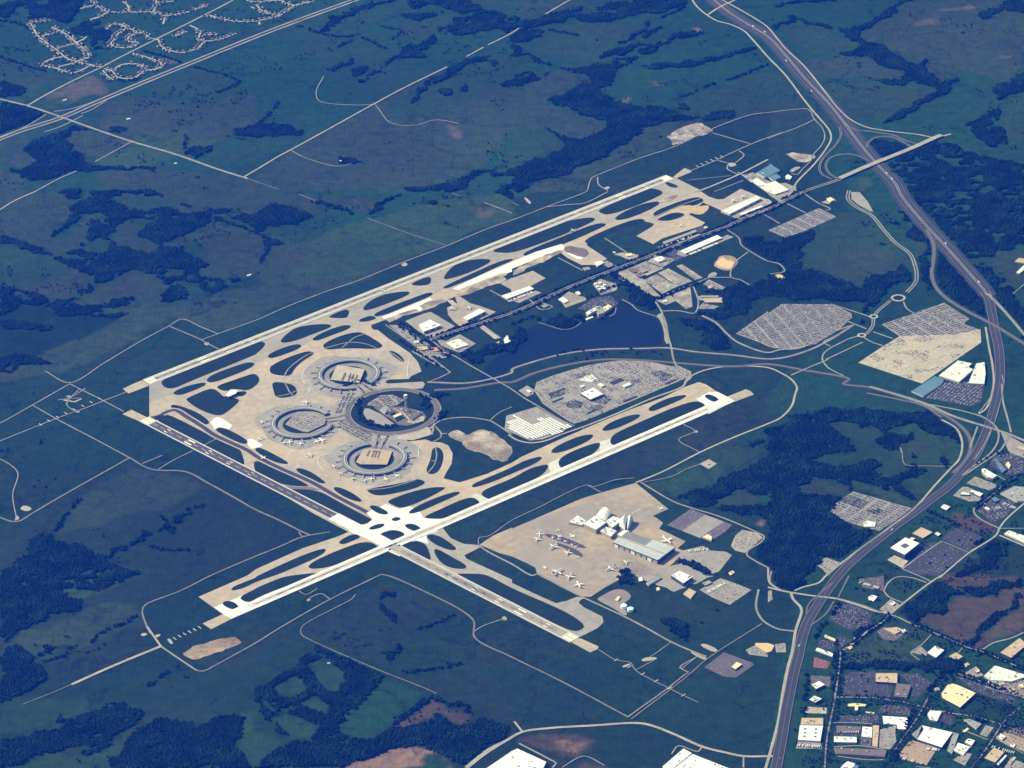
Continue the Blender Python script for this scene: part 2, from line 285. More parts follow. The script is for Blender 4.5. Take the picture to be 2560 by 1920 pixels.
# ------------------------------------------------------------------ the ground: one sheet whose colour follows the fields
CLS = dict(g=(.042,.092,.045), l=(.085,.115,.050), b=(.084,.092,.070), p=(.24,.145,.20), d=(.026,.044,.028), k=(.038,.064,.026),
           s=(.60,.255,.45), m=(.21,.105,.14), t=(.062,.092,.042), n=(.050,.062,.048), h=(.14,.125,.10))
FIELDS = '''
g 00: -200,-200 10: 2212,-200 20: 2212,-200 30: 2412,-200 2412,1659 20: 2212,1000 0,900 10: 1100,900 0,1500 00: 1600,1350 0,1200
k 01: -200,900 600,1300 1500,1000 11: 0,700 1700,200 21: 300,-50 20: 1500,900 2212,960 31: 700,0 700,1100 22: 1400,800 2212,1100 32: 200,1500 33: 200,300 0,1659 13: 0,1659 03: -200,1659
n 02: 260,1150 1110,660 1310,760 1600,780 2212,1100 12: 420,1320 0,1500 02: 1800,1659 03: 1230,270 1300,480 700,900 100,1100 -100,1000 -100,0 02: -200,1300
b 02: 500,1300 700,1000 1110,720 1500,790 1800,900 1500,1050 900,1200
k 03: 1400,620 2212,600 13: 400,520 0,1010 03: 1900,1200 1000,1100 300,1000
n 13: 0,640 640,300 1100,30 1400,140 1870,390 1250,560 1100,800 400,520
t 03: 0,1100 300,1050 900,1100 1250,1220 500,1400 0,1350
t 03: 100,1659 350,1540 560,1500 800,1620 800,1659
t 03: 720,1560 1400,1230 1600,1260 1300,1350 900,1659
n 03: 270,740 600,640 640,560 780,560 1400,620 1000,780 400,860
n 02: 0,1230 300,1290 200,1450 0,1640
l 02: 820,1659 850,1590 960,1570 1080,1620 1080,1659
l 03: 570,60 700,0 850,40 820,140 700,200 530,210
b 03: 850,0 1100,-20 1080,60 860,160
b 03: 60,600 200,470 400,440 480,370 640,330 900,240 1200,260 1230,420 800,560 640,620 480,640 400,740 240,680
t 13: 0,1380 150,1400 180,1520 0,1659 03: 2212,1659 2050,1500 2080,1200 2212,1160
t 13: 130,970 330,850 400,900 450,980 320,1060 220,1050
t 13: 430,760 580,700 760,830 720,1000 610,1010 500,880
t 13: 360,1100 500,1030 640,1120 620,1200 480,1160
t 13: 160,1200 300,1190 550,1300 480,1430 330,1420 200,1300
g 13: 700,1270 1120,890 1500,1010 1150,1320 1000,1400 780,1430 700,1340
m 13: 1200,1330 1530,1070 1870,1210 1780,1300 1650,1260 1580,1200 1300,1340
n 13: 1200,900 1900,820 2212,1000 2212,1300 1900,1200 1550,1000
s 13: 660,1659 900,1600 1200,1480 1400,1470 1560,1530 1700,1600 1720,1659
s 13: 1030,1620 1180,1580 1240,1659 1060,1659
t 13: 1450,1560 1600,1540 1700,1610 1680,1659 1440,1659
m 23: 60,1400 400,1350 650,1370 700,1430 560,1560 300,1520
s 23: 380,1440 480,1400 640,1430 560,1520 440,1490
m 23: 560,1600 900,1659 560,1700
m 33: 1500,0 2160,0 2150,40 1950,60 1700,100 1690,150 1600,120 1490,40
m 33: 1660,180 1980,180 2000,130 2212,100 2212,180 1700,580 1460,500 1440,430 1300,400 1400,330 1550,310 1560,250
m 33: 1780,590 2212,230 2212,460 2050,530 1920,570 1840,640 1770,630
m 32: 1800,1659 1850,1570 2000,1510 2080,1420 2212,1410 2212,1500 2100,1520 1900,1659
m 32: 2120,1659 2212,1600 2212,1659
l 32: 1580,1560 1720,1450 1840,1500 1830,1580 1640,1659 1560,1640
m 32: 1570,1170 1640,1120 1960,1200 2000,1240 1950,1290 1700,1250
l 33: 700,600 1000,470 1420,440 1400,520 1230,650 1300,730 1100,740 680,750
k 33: 1640,1110 1820,1030 2150,1130 2030,1260 1700,1180
n 33: 1330,0 2212,-300 2212,0
t 32: 500,350 620,305 760,340 770,400 860,350 950,350 960,460 930,520 1050,580 1180,560 1250,450 1020,430 1080,370 1200,335 1300,350 1460,420 1660,510 1670,620 1590,720 1300,1020 1000,940 700,830 680,860 740,900 640,980 400,980 220,940 300,850 400,800 860,780 880,700 350,680 350,640 450,600 750,570
b 32: 1150,540 1280,490 1380,560 1340,640 1230,620
s 32: 480,530 560,505 620,510 630,530 560,555 490,550
b 32: 270,880 400,800 700,890 720,930 640,980 480,960 300,910
l 32: 690,860 730,840 1100,940 1280,1040 1250,1070 1050,1010 800,930
l 21: 1870,1659
t 31: 340,250 420,200 750,180 900,230 1250,560 1250,700 900,700 870,830 300,660 240,600
b 31: 350,560 700,480 1100,500 1150,660 860,780 500,720
b 31: 1200,380 1360,440 1370,520 1300,540
b 31: 1900,600 1990,520 2100,500 2212,520 2212,780 2130,840 1950,680
t 22: 1120,870 1300,800 1660,620 1900,500 2212,560 2212,680 1600,900 1430,980
n 22: 1480,490 1560,440 1700,420 2212,150 2212,330 1630,590
n 22: 0,1000 800,720 1500,380 1800,250 2212,60 2212,200 1300,700 900,830 640,880 0,1180
b 22: 1720,1060 1830,960 1960,930 2130,960 2190,1040 2000,1060 1800,1080
s 22: 2140,1190 2190,1160 2212,1200 2170,1230
p 20: 380,740 500,640 680,700 560,740
b 20: 0,780 130,740 330,640 500,640 680,710 560,770 300,860 290,910 190,960 0,960
b 20: 0,960 190,960 300,910 500,960 820,1070 700,1180 600,1200 430,1190 300,1110 0,1090
t 20: 0,1090 270,1120 430,1200 440,1280 380,1340 0,1440
t 20: 290,250 700,200 1000,210 930,350 730,520 440,520 230,450 200,400
t 20: 440,560 700,540 930,590 830,700 700,720 470,640
g 20: 940,600 1400,620 2212,560 2212,620 1500,860 1350,900 1000,900 880,800 870,700
t 20: 1460,880 1900,700 2212,600 2212,960 2080,980 1740,1050 1500,980
b 20: 950,1240 1110,1090 1350,1060 1600,1040 1700,1100 1400,1250 900,1440 740,1500 700,1560 400,1520 500,1400 760,1380
b 20: 130,1620 260,1540 560,1560 620,1640 590,1659 130,1659
g 20: 930,350 1500,300 1900,200 2100,400 1700,500 1400,560 1060,560 1200,400
s 20: 1600,250 1620,250 1620,300 1605,300
p 20: 940,870 1000,840 1050,860 980,890
p 20: 1210,700 1300,740 1280,745 1200,715
t 30: 0,600 150,650 420,1030 560,1200 0,1500
t 30: 130,220 250,170 500,250 800,400 700,450 560,460 330,440 150,320
b 30: 300,530 680,480 920,500 1190,640 1100,690 900,680 620,670 430,680
t 30: 420,690 1050,720 1280,720 1440,780 1300,850 980,1060 700,1020 500,780
b 30: 1180,0 1900,0 2212,30 2212,600 2100,690 1960,670 1700,600 1480,700 1310,610 1380,540 1100,480 1000,400 860,380 780,280 940,200 1100,100
p 30: 1290,180 1480,160 1500,220 1300,210
p 30: 1640,60 1750,20 1740,45 1690,80
p 30: 1110,445 1160,415 1150,440
p 30: 1950,500 2140,480 2100,510 1940,520
p 30: 1640,60 1800,40 1700,90 1500,100 1450,80
t 30: 1990,1050 2200,900 2212,1200 2100,1260 2040,1200
l 30: 740,1590 860,1510 900,1540 900,1600 800,1640
t 10: 1820,0 2212,0 2212,130 2000,90 20: 0,0 500,0 280,130 150,190 0,130
b 10: 1030,910 1650,590 1730,570 2212,470 2212,1120 1900,1480 1400,1650 0,1650 0,1480 300,1300
t 10: 1640,600 2000,500 2212,470 2212,680 1600,1000 1200,1040 1080,900 1380,740
t 10: 1550,720 1700,680 1850,700 1600,860 1500,840
p 10: 1650,1080 1750,1120 1780,1220 1700,1200
b 10: 0,820 120,860 200,900 60,1000 0,1030
t 10: 400,1150 560,1100 560,1160 410,1220
t 10: 700,140 780,130 700,250 620,270
t 10: 1250,200 1500,150 1700,110 1750,160 1550,270 1300,330
p 10: 290,370 340,350 360,410 330,410
g 10: 0,320 500,250 1000,350 1000,880 500,900 10,1460 0,1480
b 00: 840,1480 1100,1450 1400,1480 1900,1500 10: 200,1620 01: 2212,300 1600,180 1400,60 900,-20
l 00: 840,1400 1140,1230 1500,1340 1400,1370 1300,1450 900,1440
b 00: 570,1210 640,1130 760,1120 1140,1230 820,1400 740,1400 650,1290
t 00: 1300,720 1680,580 2060,710 2040,760 1700,860 1300,800
b 00: 820,1090 900,950 1100,830 1700,880 2212,800 2212,1050 2000,1140 1640,1200 1490,1230 1140,1220
l 00: 1040,1170 1400,1130 1640,1160 1960,1190 1750,1300 1640,1370 1500,1330 1150,1220
p 00: 400,850 600,730 770,655 860,690 930,760 920,800 700,850 640,870 500,850
p 00: 1400,490 1540,540 1450,560 1410,600
b 00: 20,1390 190,1310 370,1385 180,1470
t 00: 0,1180 300,1190 200,1290 0,1340
b 00: 0,1460 150,1520 270,1600 200,1659 0,1659
t 00: 0,480 300,560 400,640 600,650 200,820 100,700 0,700
l 00: 380,860 560,850 650,880 450,950 400,900
g 00: 1700,560 2212,370 10: 600,350 700,650 600,900 0,800 00: 2100,720
b 01: 0,0 300,0 500,0 620,60 640,160 540,260 440,390 330,480 0,400
b 01: 370,490 440,400 640,360 720,180 850,200 810,350 680,430 690,470 500,570
t 01: 0,430 230,480 480,570 660,650 850,740 560,950 490,950 380,890 170,850 0,780
b 01: 170,840 400,750 700,680 850,740 560,950 490,950 380,890
b 01: 590,960 980,760 1020,720 1150,650 1430,760 1440,830 1380,970 1150,990 1150,940 900,970 680,990
t 01: 940,60 1150,0 1350,10 1480,80 1560,160 1500,170 1400,130 1130,150 1060,90
t 01: 940,310 1040,250 1160,220 1340,260 1170,350 1200,390 1390,470 1260,540 1000,470
b 01: 1420,480 1620,420 1760,450 1780,550 1900,600 1680,660 1800,740 2000,740 2212,700 2212,330 1850,270 1700,350
b 01: 870,1000 1150,960 1380,1000 2212,800 2212,1100 1900,1200 1500,1100 1050,1130 900,1200
k 01: 0,1100 400,1180 900,1180 560,1320 300,1390 0,1500
b 01: 300,1420 560,1310 1050,1150 1500,1090 700,1500 0,1659 0,1520
d 01: 0,1000 240,960 700,1050 1050,1100 900,1170 560,1310 300,1390 0,1440
b 11: 0,0 1100,60 960,180 520,80 480,180 360,290 170,260 150,330 60,380 400,470 1100,330 1640,460 1000,730 0,1050 
l 11: 500,400 900,260 1500,80 2212,0 2212,230 1640,450 900,700 300,800
p 11: 1870,170 1930,140 2060,170 2050,200 1950,215
b 11: 0,400 130,420 60,600 0,640
'''
XL = np.unique(np.round(np.concatenate([[-26000,-16000,-10000,-7000,-5000], np.arange(-3600, 3601, 13.0), [5000,7000,10000,16000,26000]]), 2))
YL = np.unique(np.round(np.concatenate([[-24000,-14000,-9000,-6000,-5000], np.arange(-4000, 5601, 13.0), [6500,8000,11000,17000,26000]]), 2))
gx, gy = np.meshgrid(XL, YL)
wx = gx + (hashnoise(gx, gy, 90, 1)-.5)*46 + (hashnoise(gx, gy, 30, 4)-.5)*22
wy = gy + (hashnoise(gx, gy, 90, 2)-.5)*46 + (hashnoise(gx, gy, 30, 8)-.5)*22
gc = np.zeros(gx.shape + (3,)) + np.array(CLS['g'])
for ln in FIELDS.strip().splitlines():
    k, s = ln.split(' ', 1); pts = A2(T(s))
    if len(pts) < 3: continue
    bb0, bb1 = pts.min(0), pts.max(0)
    m_ = (wx > bb0[0]) & (wx < bb1[0]) & (wy > bb0[1]) & (wy < bb1[1])
    if not m_.any(): continue
    ins = inside(wx[m_], wy[m_], pts); t_ = gc[m_]; t_[ins] = np.array(CLS[k]); gc[m_] = t_
for _ in range(1):
    gc[1:-1,1:-1] = (gc[1:-1,1:-1]*2+gc[:-2,1:-1]+gc[2:,1:-1]+gc[1:-1,:-2]+gc[1:-1,2:])/6
n1 = hashnoise(gx, gy, 700, 21)*.5 + hashnoise(gx, gy, 260, 22)*.3 + hashnoise(gx, gy, 80, 23)*.2
gc *= np.array((.34,.52,.22))*(0.70 + 0.60*n1)[..., None]
n2 = hashnoise(gx*.8+gy*.5, gy*.9-gx*.3, 420, 31)*.6 + hashnoise(gx, gy, 120, 32)*.4
w2 = np.clip((n2-.55)*4, 0, 1)[..., None]
gc = gc*(1-w2*.28) + w2*.28*np.array((.034,.036,.019))
ny, nx = gx.shape
vv = np.stack([gx, gy, np.zeros_like(gx)], -1).reshape(-1, 3)
ii = (np.arange(ny-1)[:,None]*nx + np.arange(nx-1)[None,:]).ravel()
quads = np.stack([ii, ii+1, ii+nx+1, ii+nx], 1)
me = bpy.data.meshes.new('ground'); me.vertices.add(len(vv)); me.vertices.foreach_set('co', vv.ravel())
me.loops.add(quads.size); me.loops.foreach_set('vertex_index', quads.ravel().astype(np.int32))
me.polygons.add(len(quads)); me.polygons.foreach_set('loop_start', (np.arange(len(quads))*4).astype(np.int32))
me.update(calc_edges=True); ca = me.color_attributes.new('land', 'FLOAT_COLOR', 'POINT')
ca.data.foreach_set('color', np.concatenate([gc.reshape(-1,3), np.ones((len(vv),1))], 1).ravel().astype(np.float32))
me.materials.append(mat('meadow_and_pasture', None, attr='land', amt=.3, sc=(.02,.12), creek=True, rough=.9, spec=.03, bump=3))
ground = bpy.data.objects.new('ground', me); COL.objects.link(ground); ground['kind'] = 'structure'
# ------------------------------------------------------------------ woods, hedgerows: crowns set close together
WOODS = [
 ('dark wood filling the far corner at the upper left above the subdivision', '00: 0,20 200,0 690,-20 700,60 660,130 560,200 430,150 260,180 130,140 0,170'),
 ('wood between the cul-de-sac streets of the upper left subdivision', '00: 620,250 700,200 780,190 900,200 900,260 960,320 940,400 880,430 800,460 780,340 700,310'),
 ('wood south of the freeway bridge at the upper left', '00: 210,1290 330,1200 520,1150 640,1090 790,1130 640,1135 560,1210 640,1290 740,1400 850,1440 1340,1455 1350,1480 1100,1455 840,1480 600,1500 400,1550 250,1560 90,1480 80,1450 180,1470 370,1385 200,1300'),
 ('small grove beside the straight county road at the upper left', '00: 950,1110 1050,1085 1110,1120 1040,1160 950,1150'),
 ('grove on the bend of the county road near the white barn', '00: 1600,1290 1700,1280 1830,1260 1700,1370 1610,1330'),
 ('tree belt at the right of the upper left pastures', '00: 2000,1150 2212,1050 10: 400,1130 380,1170 0,1190 00: 2030,1190'),
 ('wooded strip under the freeway at the far left edge', '00: 0,900 60,870 220,930 380,990 130,1130 0,1170'),
 ('wood west of the pale freeway junction at the far left', '00: 0,700 120,720 220,800 60,850 0,860'),
 ('wood around the notched field on the left', '01: 620,120 800,40 900,40 1110,150 1110,180 1480,150 1500,170 1640,190 1900,150 2212,190 11: 100,100 380,160 470,200 360,290 200,270 50,370 0,380 01: 2212,340 2100,250 1850,240 1400,460 1170,380 1170,350 1340,260 1160,225 1040,250 940,310 980,460 1250,540 1380,480 1560,500 1820,620 1680,660 1700,740 2040,770 1880,870 1540,800 1430,800 1420,750 1150,650 1020,720 980,760 840,790 830,740 660,650 480,570 690,470 680,430 810,350 850,200 720,170 640,270 440,390 600,200'),
 ('wood on the corner of the curved field at the left', '01: 1430,820 1530,810 1640,900 1480,930 1420,960 1390,950'),
 ('grove above the curved field at the left', '01: 500,0 700,-20 680,50 600,60'),
 ('narrow belt over the curved field at the left', '01: 780,0 1350,-10 1420,50 1300,20 1100,10 950,55 800,30'),
 ('dark belt along the edge of the square field at the far left', '01: 0,380 230,440 460,560 330,520 0,430'),
 ('broad dark wood at the left edge above the fence road', '01: 0,790 230,860 500,950 700,990 900,970 1150,930 1150,960 870,1000 920,1050 1120,1070 1060,1100 700,1050 500,1080 440,990 240,960 0,1060'),
 ('wood patch left of the fence road', '01: 0,1100 160,1130 450,1160 440,1195 150,1195 0,1160'),
 ('straight hedgerow under the brown field at the left', '01: 560,960 800,790 820,810 600,970 500,985'),
 ('scrub wood at the left edge beside the runway lights road', '01: 0,1420 200,1400 350,1430 480,1480 330,1490 200,1480 100,1590 0,1560'),
 ('triangular dark wood at the lower left', '02: 360,1290 640,1390 950,1540 1200,1659 03: 1080,0 860,150 800,140 560,60 660,-10 02: 820,1659 820,1600 960,1560 640,1630 640,1659 03: 640,0 640,100 560,170 720,190 700,280 560,300 300,400 0,580 02: 0,1659 210,1470 280,1350'),
 ('hedgerow running from the triangular wood', '03: 820,150 900,60 1060,0 1090,5 920,110'),
 ('wood at the left edge below the triangular wood', '03: 0,630 150,610 290,680 270,760 410,850 400,900 110,1080 0,1090'),
 ('arm of trees reaching into the lower left meadow', '03: 270,740 400,610 480,600 470,630 300,730'),
 ('long dark wood along the bottom left corner', '03: 0,1440 100,1400 480,1330 560,1240 760,1180 900,1140 1000,1100 1130,1150 1270,1190 850,1460 560,1510 350,1540 130,1659 0,1659'),
 ('wood at the bottom beside the striped meadow', '03: 1200,1330 1400,1230 1500,1270 1610,1250 1700,1310 1950,1220 2080,1200 2040,1300 2080,1400 2040,1500 2212,1659 950,1659 980,1580'),
 ('hedgerow below the striped meadow at the bottom left', '03: 720,1540 900,1440 960,1460 760,1560'),
 ('wood joining the small square fields at the bottom', '13: 0,990 300,810 540,680 620,820 760,1010 800,1150 690,1270 560,1290 500,1420 340,1430 180,1300 0,1180'),
 ('dense wood below the small square fields', '13: 150,1520 280,1420 500,1430 560,1290 690,1290 740,1420 1000,1400 1150,1320 1300,1340 1580,1200 1650,1270 1780,1310 1890,1210 2150,1300 2180,1390 1820,1640 1500,1520 1400,1460 1200,1470 900,1590 640,1659 0,1659 50,1620'),
 ('wedge of wood by the pale fence track at the bottom', '13: 480,580 1000,800 1120,860 690,1270 620,1210 640,1110 490,1030 610,1020 730,1000 790,860 600,700'),
 ('hedgerow across the meadow in the bottom middle', '13: 1160,1290 1500,1010 1540,1040 1200,1300'),
 ('hedgerow beside the diagonal dirt road at the bottom', '13: 1530,1020 1900,1180 1890,1200 1560,1060'),
 ('hedgerow left of the small square fields', '13: 0,980 300,800 520,670 540,690 350,820 0,1020'),
 ('thin trees along the creek in the brown meadow', '02: 1400,1140 1440,1220 1200,1340 940,1530 1000,1440 1250,1290 1430,1250 1600,1110 1800,1040 1810,1060 1640,1110 1500,1220'),
 ('clump of creek trees in the brown meadow', '02: 1440,1260 1520,1240 1500,1300 1450,1300'),
 ('creek trees in the meadow below the runway crossing', '13: 1080,200 1170,140 1190,160 1110,210 1100,270 1200,380 1200,430 1130,390 1080,300'),
 ('grove in the meadow below the runway crossing', '13: 1060,670 1150,660 1200,600 1230,570 1240,610 1220,700 1180,750 1090,710'),
 ('large dark wood inside the freeway bend on the right', '22: 1430,980 1500,930 1760,870 1900,790 2100,730 2212,640 32: 0,400 200,300 400,240 560,210 700,210 1000,250 1250,230 1400,250 1560,330 1650,420 1660,505 1460,420 1300,390 1300,350 1200,335 1080,370 1020,430 1170,460 1240,430 1250,460 1180,500 1130,570 1050,575 940,520 960,460 950,350 860,350 770,400 760,340 620,305 500,350 660,470 750,570 550,580 350,640 370,680 700,710 880,650 950,680 880,760 900,790 1080,820 1180,770 1200,710 1340,740 1330,780 1130,860 1290,980 1290,1010 1000,910 730,830 690,860 740,900 560,940 720,900 400,800 270,890 230,940 480,970 640,980 500,1100 650,1180 760,1270 930,1290 900,1340 600,1510 500,1500 410,1570 330,1659 33: 290,80 200,130 60,80 30,0 32: 20,1659 0,1600 22: 2100,1520 2150,1400 2212,1300 2212,1130 2050,1110 1960,1140 1760,1100 1780,1060 2000,1060 2200,1060 2212,960 2130,950 1960,930 1830,960 1720,1060 1600,1060'),
 ('wood behind the diagonal car park on the right', '31: 0,470 150,400 420,330 380,400 330,450 240,600 300,660 860,840 850,760 960,720 1180,650 1215,700 1190,790 1110,780 980,910 820,1040 800,1020 830,960 700,930 520,930 400,920 260,940 120,900 0,910 21: 2212,920 1900,930 1660,850 1700,830 1800,850 2000,790 2130,790 2212,760 31: 0,700 140,760 180,700 150,660 21: 2212,620 2150,550 2000,480 1980,400 2100,370 2212,440'),
 ('wood beside the two storage sheds in the middle', '21: 1590,1050 1660,1020 1840,1020 1830,920 2000,920 2110,940 2080,1000 1950,1060 1800,1100 1700,1090'),
 ('narrow wood right of the earth dam', '21: 1460,1110 1600,1120 1720,1110 1820,1220 1860,1340 1910,1370 1750,1370 1640,1310 1700,1260 1560,1170 1480,1160'),
 ('trees on the point beside the lakeside hotel', '21: 280,1110 420,1050 480,1100 560,1160 430,1185 300,1130'),
 ('trees along the near end of the lake', '11: 1750,1400 2000,1340 2212,1300 21: 0,1180 100,1200 130,1280 50,1330 0,1370 11: 2212,1370 2080,1380 1900,1480 1780,1450'),
 ('trees under the hotel on the lake shore', '21: 540,1060 620,1060 620,1110 580,1130'),
 ('wood strip between the avenue and the lake', '21: 1020,830 1200,900 1230,960 1200,1040 1060,960 970,870'),
 ('dark wood beyond the freeway at the right edge', '31: 1100,0 1500,-10 2212,-60 2212,520 2100,490 1980,520 1890,600 1960,700 2130,850 2080,900 2212,1000 2212,1280 1950,900 1700,600 1400,180'),
 ('wood between the ramp and the freeway on the right', '31: 1200,330 1360,340 1410,480 1480,520 1650,680 1870,890 1930,1100 1900,1140 1700,1020 1480,880 1430,720 1440,600 1430,480 1330,560 1370,470 1200,380'),
 ('dark trees on the far side of the ramp curve on the right', '31: 1300,560 1410,560 1400,720 1440,860 1380,850 1310,730'),
 ('strip of trees between the freeway and the loop road on the right', '31: 1160,170 1260,200 1300,280 1360,340 1220,340 1260,280'),
 ('wood beneath the overpass road at the upper right', '30: 880,1260 960,1210 1110,1240 1160,1260 1230,1290 1000,1380 920,1340'),
 ('wood right of the overpass at the upper right', '30: 1000,1440 1230,1320 1440,1220 1560,1230 1700,1300 1920,1360 2060,1400 2212,1440 2212,1659 31: 2212,20 1500,80 1300,100 30: 1160,1600'),
 ('wood at the upper right corner by the farm lane', '30: 1700,1090 1850,1000 2000,930 1990,1060 2060,1220 1950,1280 1840,1230'),
 ('creek wood at the upper right', '30: 580,230 780,290 860,380 960,390 1020,400 1010,440 1100,480 1300,560 1480,700 1480,760 1380,740 1280,700 1180,730 1060,730 940,690 1190,690 1190,620 980,560 930,510 700,470 580,470 760,440 800,390 640,310'),
 ('dark hedgerow running down from the top edge at the right', '30: 720,260 900,170 1100,50 1220,-20 1280,-20 1180,50 960,190 780,290'),
 ('straight dark hedgerow at the upper right', '30: 1000,1055 1300,880 1560,700 1640,680 1650,700 1480,820 1200,990 1030,1065'),
 ('hedgerow beside the creek wood at the upper right', '30: 1270,600 1350,520 1380,540 1310,620'),
 ('belt of trees at the top right corner', '30: 1820,120 1990,60 2140,-10 2212,-10 2212,110 2050,80 1940,130 1850,165'),
 ('wood along the right edge near the top', '30: 1950,780 2100,700 2212,600 2212,760 2060,840 1970,880'),
 ('hedgerow along the field behind the freeway at the top', '30: 40,240 220,130 300,170 560,240 500,250 240,170 60,260'),
 ('belt of trees at the top beside the freeway', '30: 40,40 300,0 580,-20 560,10 120,40 60,60'),
 ('long dark valley wood behind the far runway', '20: 0,1480 130,1400 350,1340 430,1280 440,1200 600,1200 700,1170 830,1070 740,1050 500,940 290,870 420,820 680,710 640,650 400,590 700,580 740,550 960,580 880,680 850,740 740,790 960,900 1350,950 1480,1000 1640,1020 1500,1040 1110,1090 1130,1150 960,1230 800,1350 700,1400 500,1480 390,1540 250,1540 140,1600 90,1659 0,1659'),
 ('grove beside the far parallel road at the top', '20: 1420,900 1530,940 1520,960 1440,950'),
 ('dark row of trees by the far quarry', '20: 1760,970 1910,960 1910,990 1860,1030 1650,1040 1690,1000'),
 ('wooded slope behind the far valley wood', '20: 740,480 900,420 1060,380 1260,400 1060,510 1100,570 1000,580 800,560'),
 ('dark tree line curving across the upper meadows', '20: 1100,580 1300,560 1600,530 1900,450 2120,400 2140,420 1900,480 1560,570 1250,600'),
 ('dark hedgerow slanting down in the upper meadows', '20: 920,380 1050,290 1200,190 1210,200 1060,310 960,370'),
 ('second slanting hedgerow in the upper meadows', '20: 1110,320 1250,250 1330,230 1250,280 1150,340'),
 ('curved tree line beside the slanting hedgerows', '20: 1150,450 1300,350 1500,280 1680,290 1600,310 1350,350 1220,440 1160,470'),
 ('belt of trees along the top edge right of the dirt road', '20: 290,130 480,80 630,80 500,130 440,200 250,200 30,260 0,250 100,200'),
 ('long belt of trees just under the top edge', '20: 720,60 900,30 1300,-10 1540,-10 1500,60 1250,110 1000,130 900,190 600,180 470,150 620,120 900,110 960,70 740,90'),
 ('dark wood across the dirt road gap at the top', '10: 1640,640 1660,580 1820,510 2050,480 2212,420 20: 0,380 200,330 280,270 100,250 0,280 10: 2212,330 2212,420 1990,500 2070,540 2060,580 2000,520 1780,570 1640,660 1540,730 1500,700'),
 ('wood climbing the slope at the top centre', '20: 0,480 200,480 300,560 400,600 340,640 240,690 0,745 0,660 130,640 310,610 330,600 0,380'),
 ('broad dark wood at the top middle', '10: 1300,0 1820,0 2000,90 2212,140 20: 0,140 150,190 0,260 10: 2212,290 2100,250 1950,260 1750,310 1560,260 1750,160 1700,110 1500,150 1400,180 1260,150 1250,120 1500,110 1740,90 1500,40 1350,60'),
 ('slanting wood between pastures at the top', '10: 960,690 1000,620 1150,540 1260,430 1400,370 1540,310 1560,350 1400,440 1450,490 1300,500 1200,520 1050,600 980,700'),
 ('patchy wood left of the slanting wood at the top', '10: 850,600 940,580 920,680 960,700 860,730 820,670'),
 ('dark hedgerow patch at the top left pasture', '10: 600,600 700,580 860,490 820,540 700,600 640,630'),
 ('belt of trees beside the freeway at the top left', '10: 560,260 680,150 900,60 1100,20 1180,-10 1200,0 900,90 720,160 650,270 560,280'),
 ('dotted trees in the middle of the upper pastures', '10: 1350,880 1380,800 1440,720 1500,700 1460,770 1390,880 1370,900'),
 ('round grove in the light pasture', '10: 1580,790 1650,770 1690,790 1650,820 1590,820'),
 ('second round grove in the light pasture', '10: 1750,770 1800,720 1840,750 1790,800'),
 ('grove behind the long valley wood', '10: 2080,740 2130,720 2212,700 20: 0,700 0,745 10: 2212,750 2100,760'),
 ('trees round the lone farm shed in the purple pasture', '10: 690,1370 780,1370 900,1390 930,1410 880,1430 800,1410 740,1420'),
 ('dark wood at the end of the purple pasture', '10: 1900,1500 1980,1480 2140,1500 2212,1460 20: 0,1450 0,1500 10: 2212,1520 1960,1510 1880,1520 1870,1580 1780,1640 1600,1659 1300,1659 1250,1630 1480,1620 1780,1560 1840,1490'),
 ('small wood in the valley right of the purple pasture', '10: 2080,1640 2150,1600 2212,1610 11: 2212,60 2100,10 2060,0'),
 ('grove beside the creek field above the runway', '11: 960,190 1000,140 1070,110 1230,10 1250,20 1060,150 980,200'),
 ('hedgerow between the two purple fields', '11: 510,70 700,130 840,195 820,205 680,145 500,90'),
 ('wood at the corner of the purple field above the runway', '11: 0,380 80,400 150,430 240,450 150,470 90,560 60,620 20,610 100,500 60,410'),
 ('grove at the centre of the big meadow above the runway', '11: 1480,80 1560,80 1560,110 1500,125'),
 ('small dark pond-side grove by the terminals road', '12: 1510,90 1600,70 1660,90 1640,130 1560,140'),
 ('trees by the round road inside the central loop', '12: 1420,90 1500,110 1535,180 1500,250 1460,200'),
 ('clump of trees south of the overhaul base', '23: 1290,370 1400,350 1480,400 1510,480 1470,560 1350,480'),
 ('row of trees by the overhaul base offices', '22: 1440,1510 1560,1520 1720,1600 1710,1640 1560,1580 1450,1530'),
 ('dark trees in front of the overhaul apron', '22: 890,1610 1000,1600 1000,1659 23: 1040,60 1020,110 930,60 900,0'),
 ('dark wood beside the brown fields on the right', '32: 1880,1330 2080,1380 2060,1430 1990,1500 1700,1659 1530,1659 1580,1650 1840,1560 1780,1400'),
 ('dark wood wrapping the brown fields on the right', '33: 1110,330 1440,60 1540,70 1620,130 1700,170 1570,180 1550,300 1400,330 1280,400 1220,380'),
 ('dark strip crossing the brown fields on the right', '33: 1690,90 1840,110 2000,50 2160,40 2212,0 2212,90 2000,130 1980,180 1750,180'),
 ('straight tree belt through the brown fields', '33: 1700,590 1860,420 2212,160 2212,210 1960,400 1780,570 1760,640'),
 ('dark belt of trees behind the business park', '33: 680,770 900,740 1110,740 1140,780 1300,740 1500,720 1640,750 1660,830 1500,880 1400,850 1200,800 1000,790 850,800 670,820'),
 ('trees around the office with the square roof hole', '32: 1860,1540 1960,1520 1970,1580 1880,1610'),
 ('trees along the hangars road beside the red fabric', '33: 740,450 850,430 860,470 740,560 700,500'),
 ('dark trees among the bottom right warehouses', '33: 1010,1560 1120,1440 1160,1480 1060,1590'),
 ('grove left of the upper right ramp loop', '32: 60,1540 100,1530 120,1659 33: 200,0 280,40 290,90 200,110 100,60'),
 ('grove inside the meadow at the right freeway bend', '32: 1500,640 1540,640 1590,700 1560,730 1510,710 1520,680'),
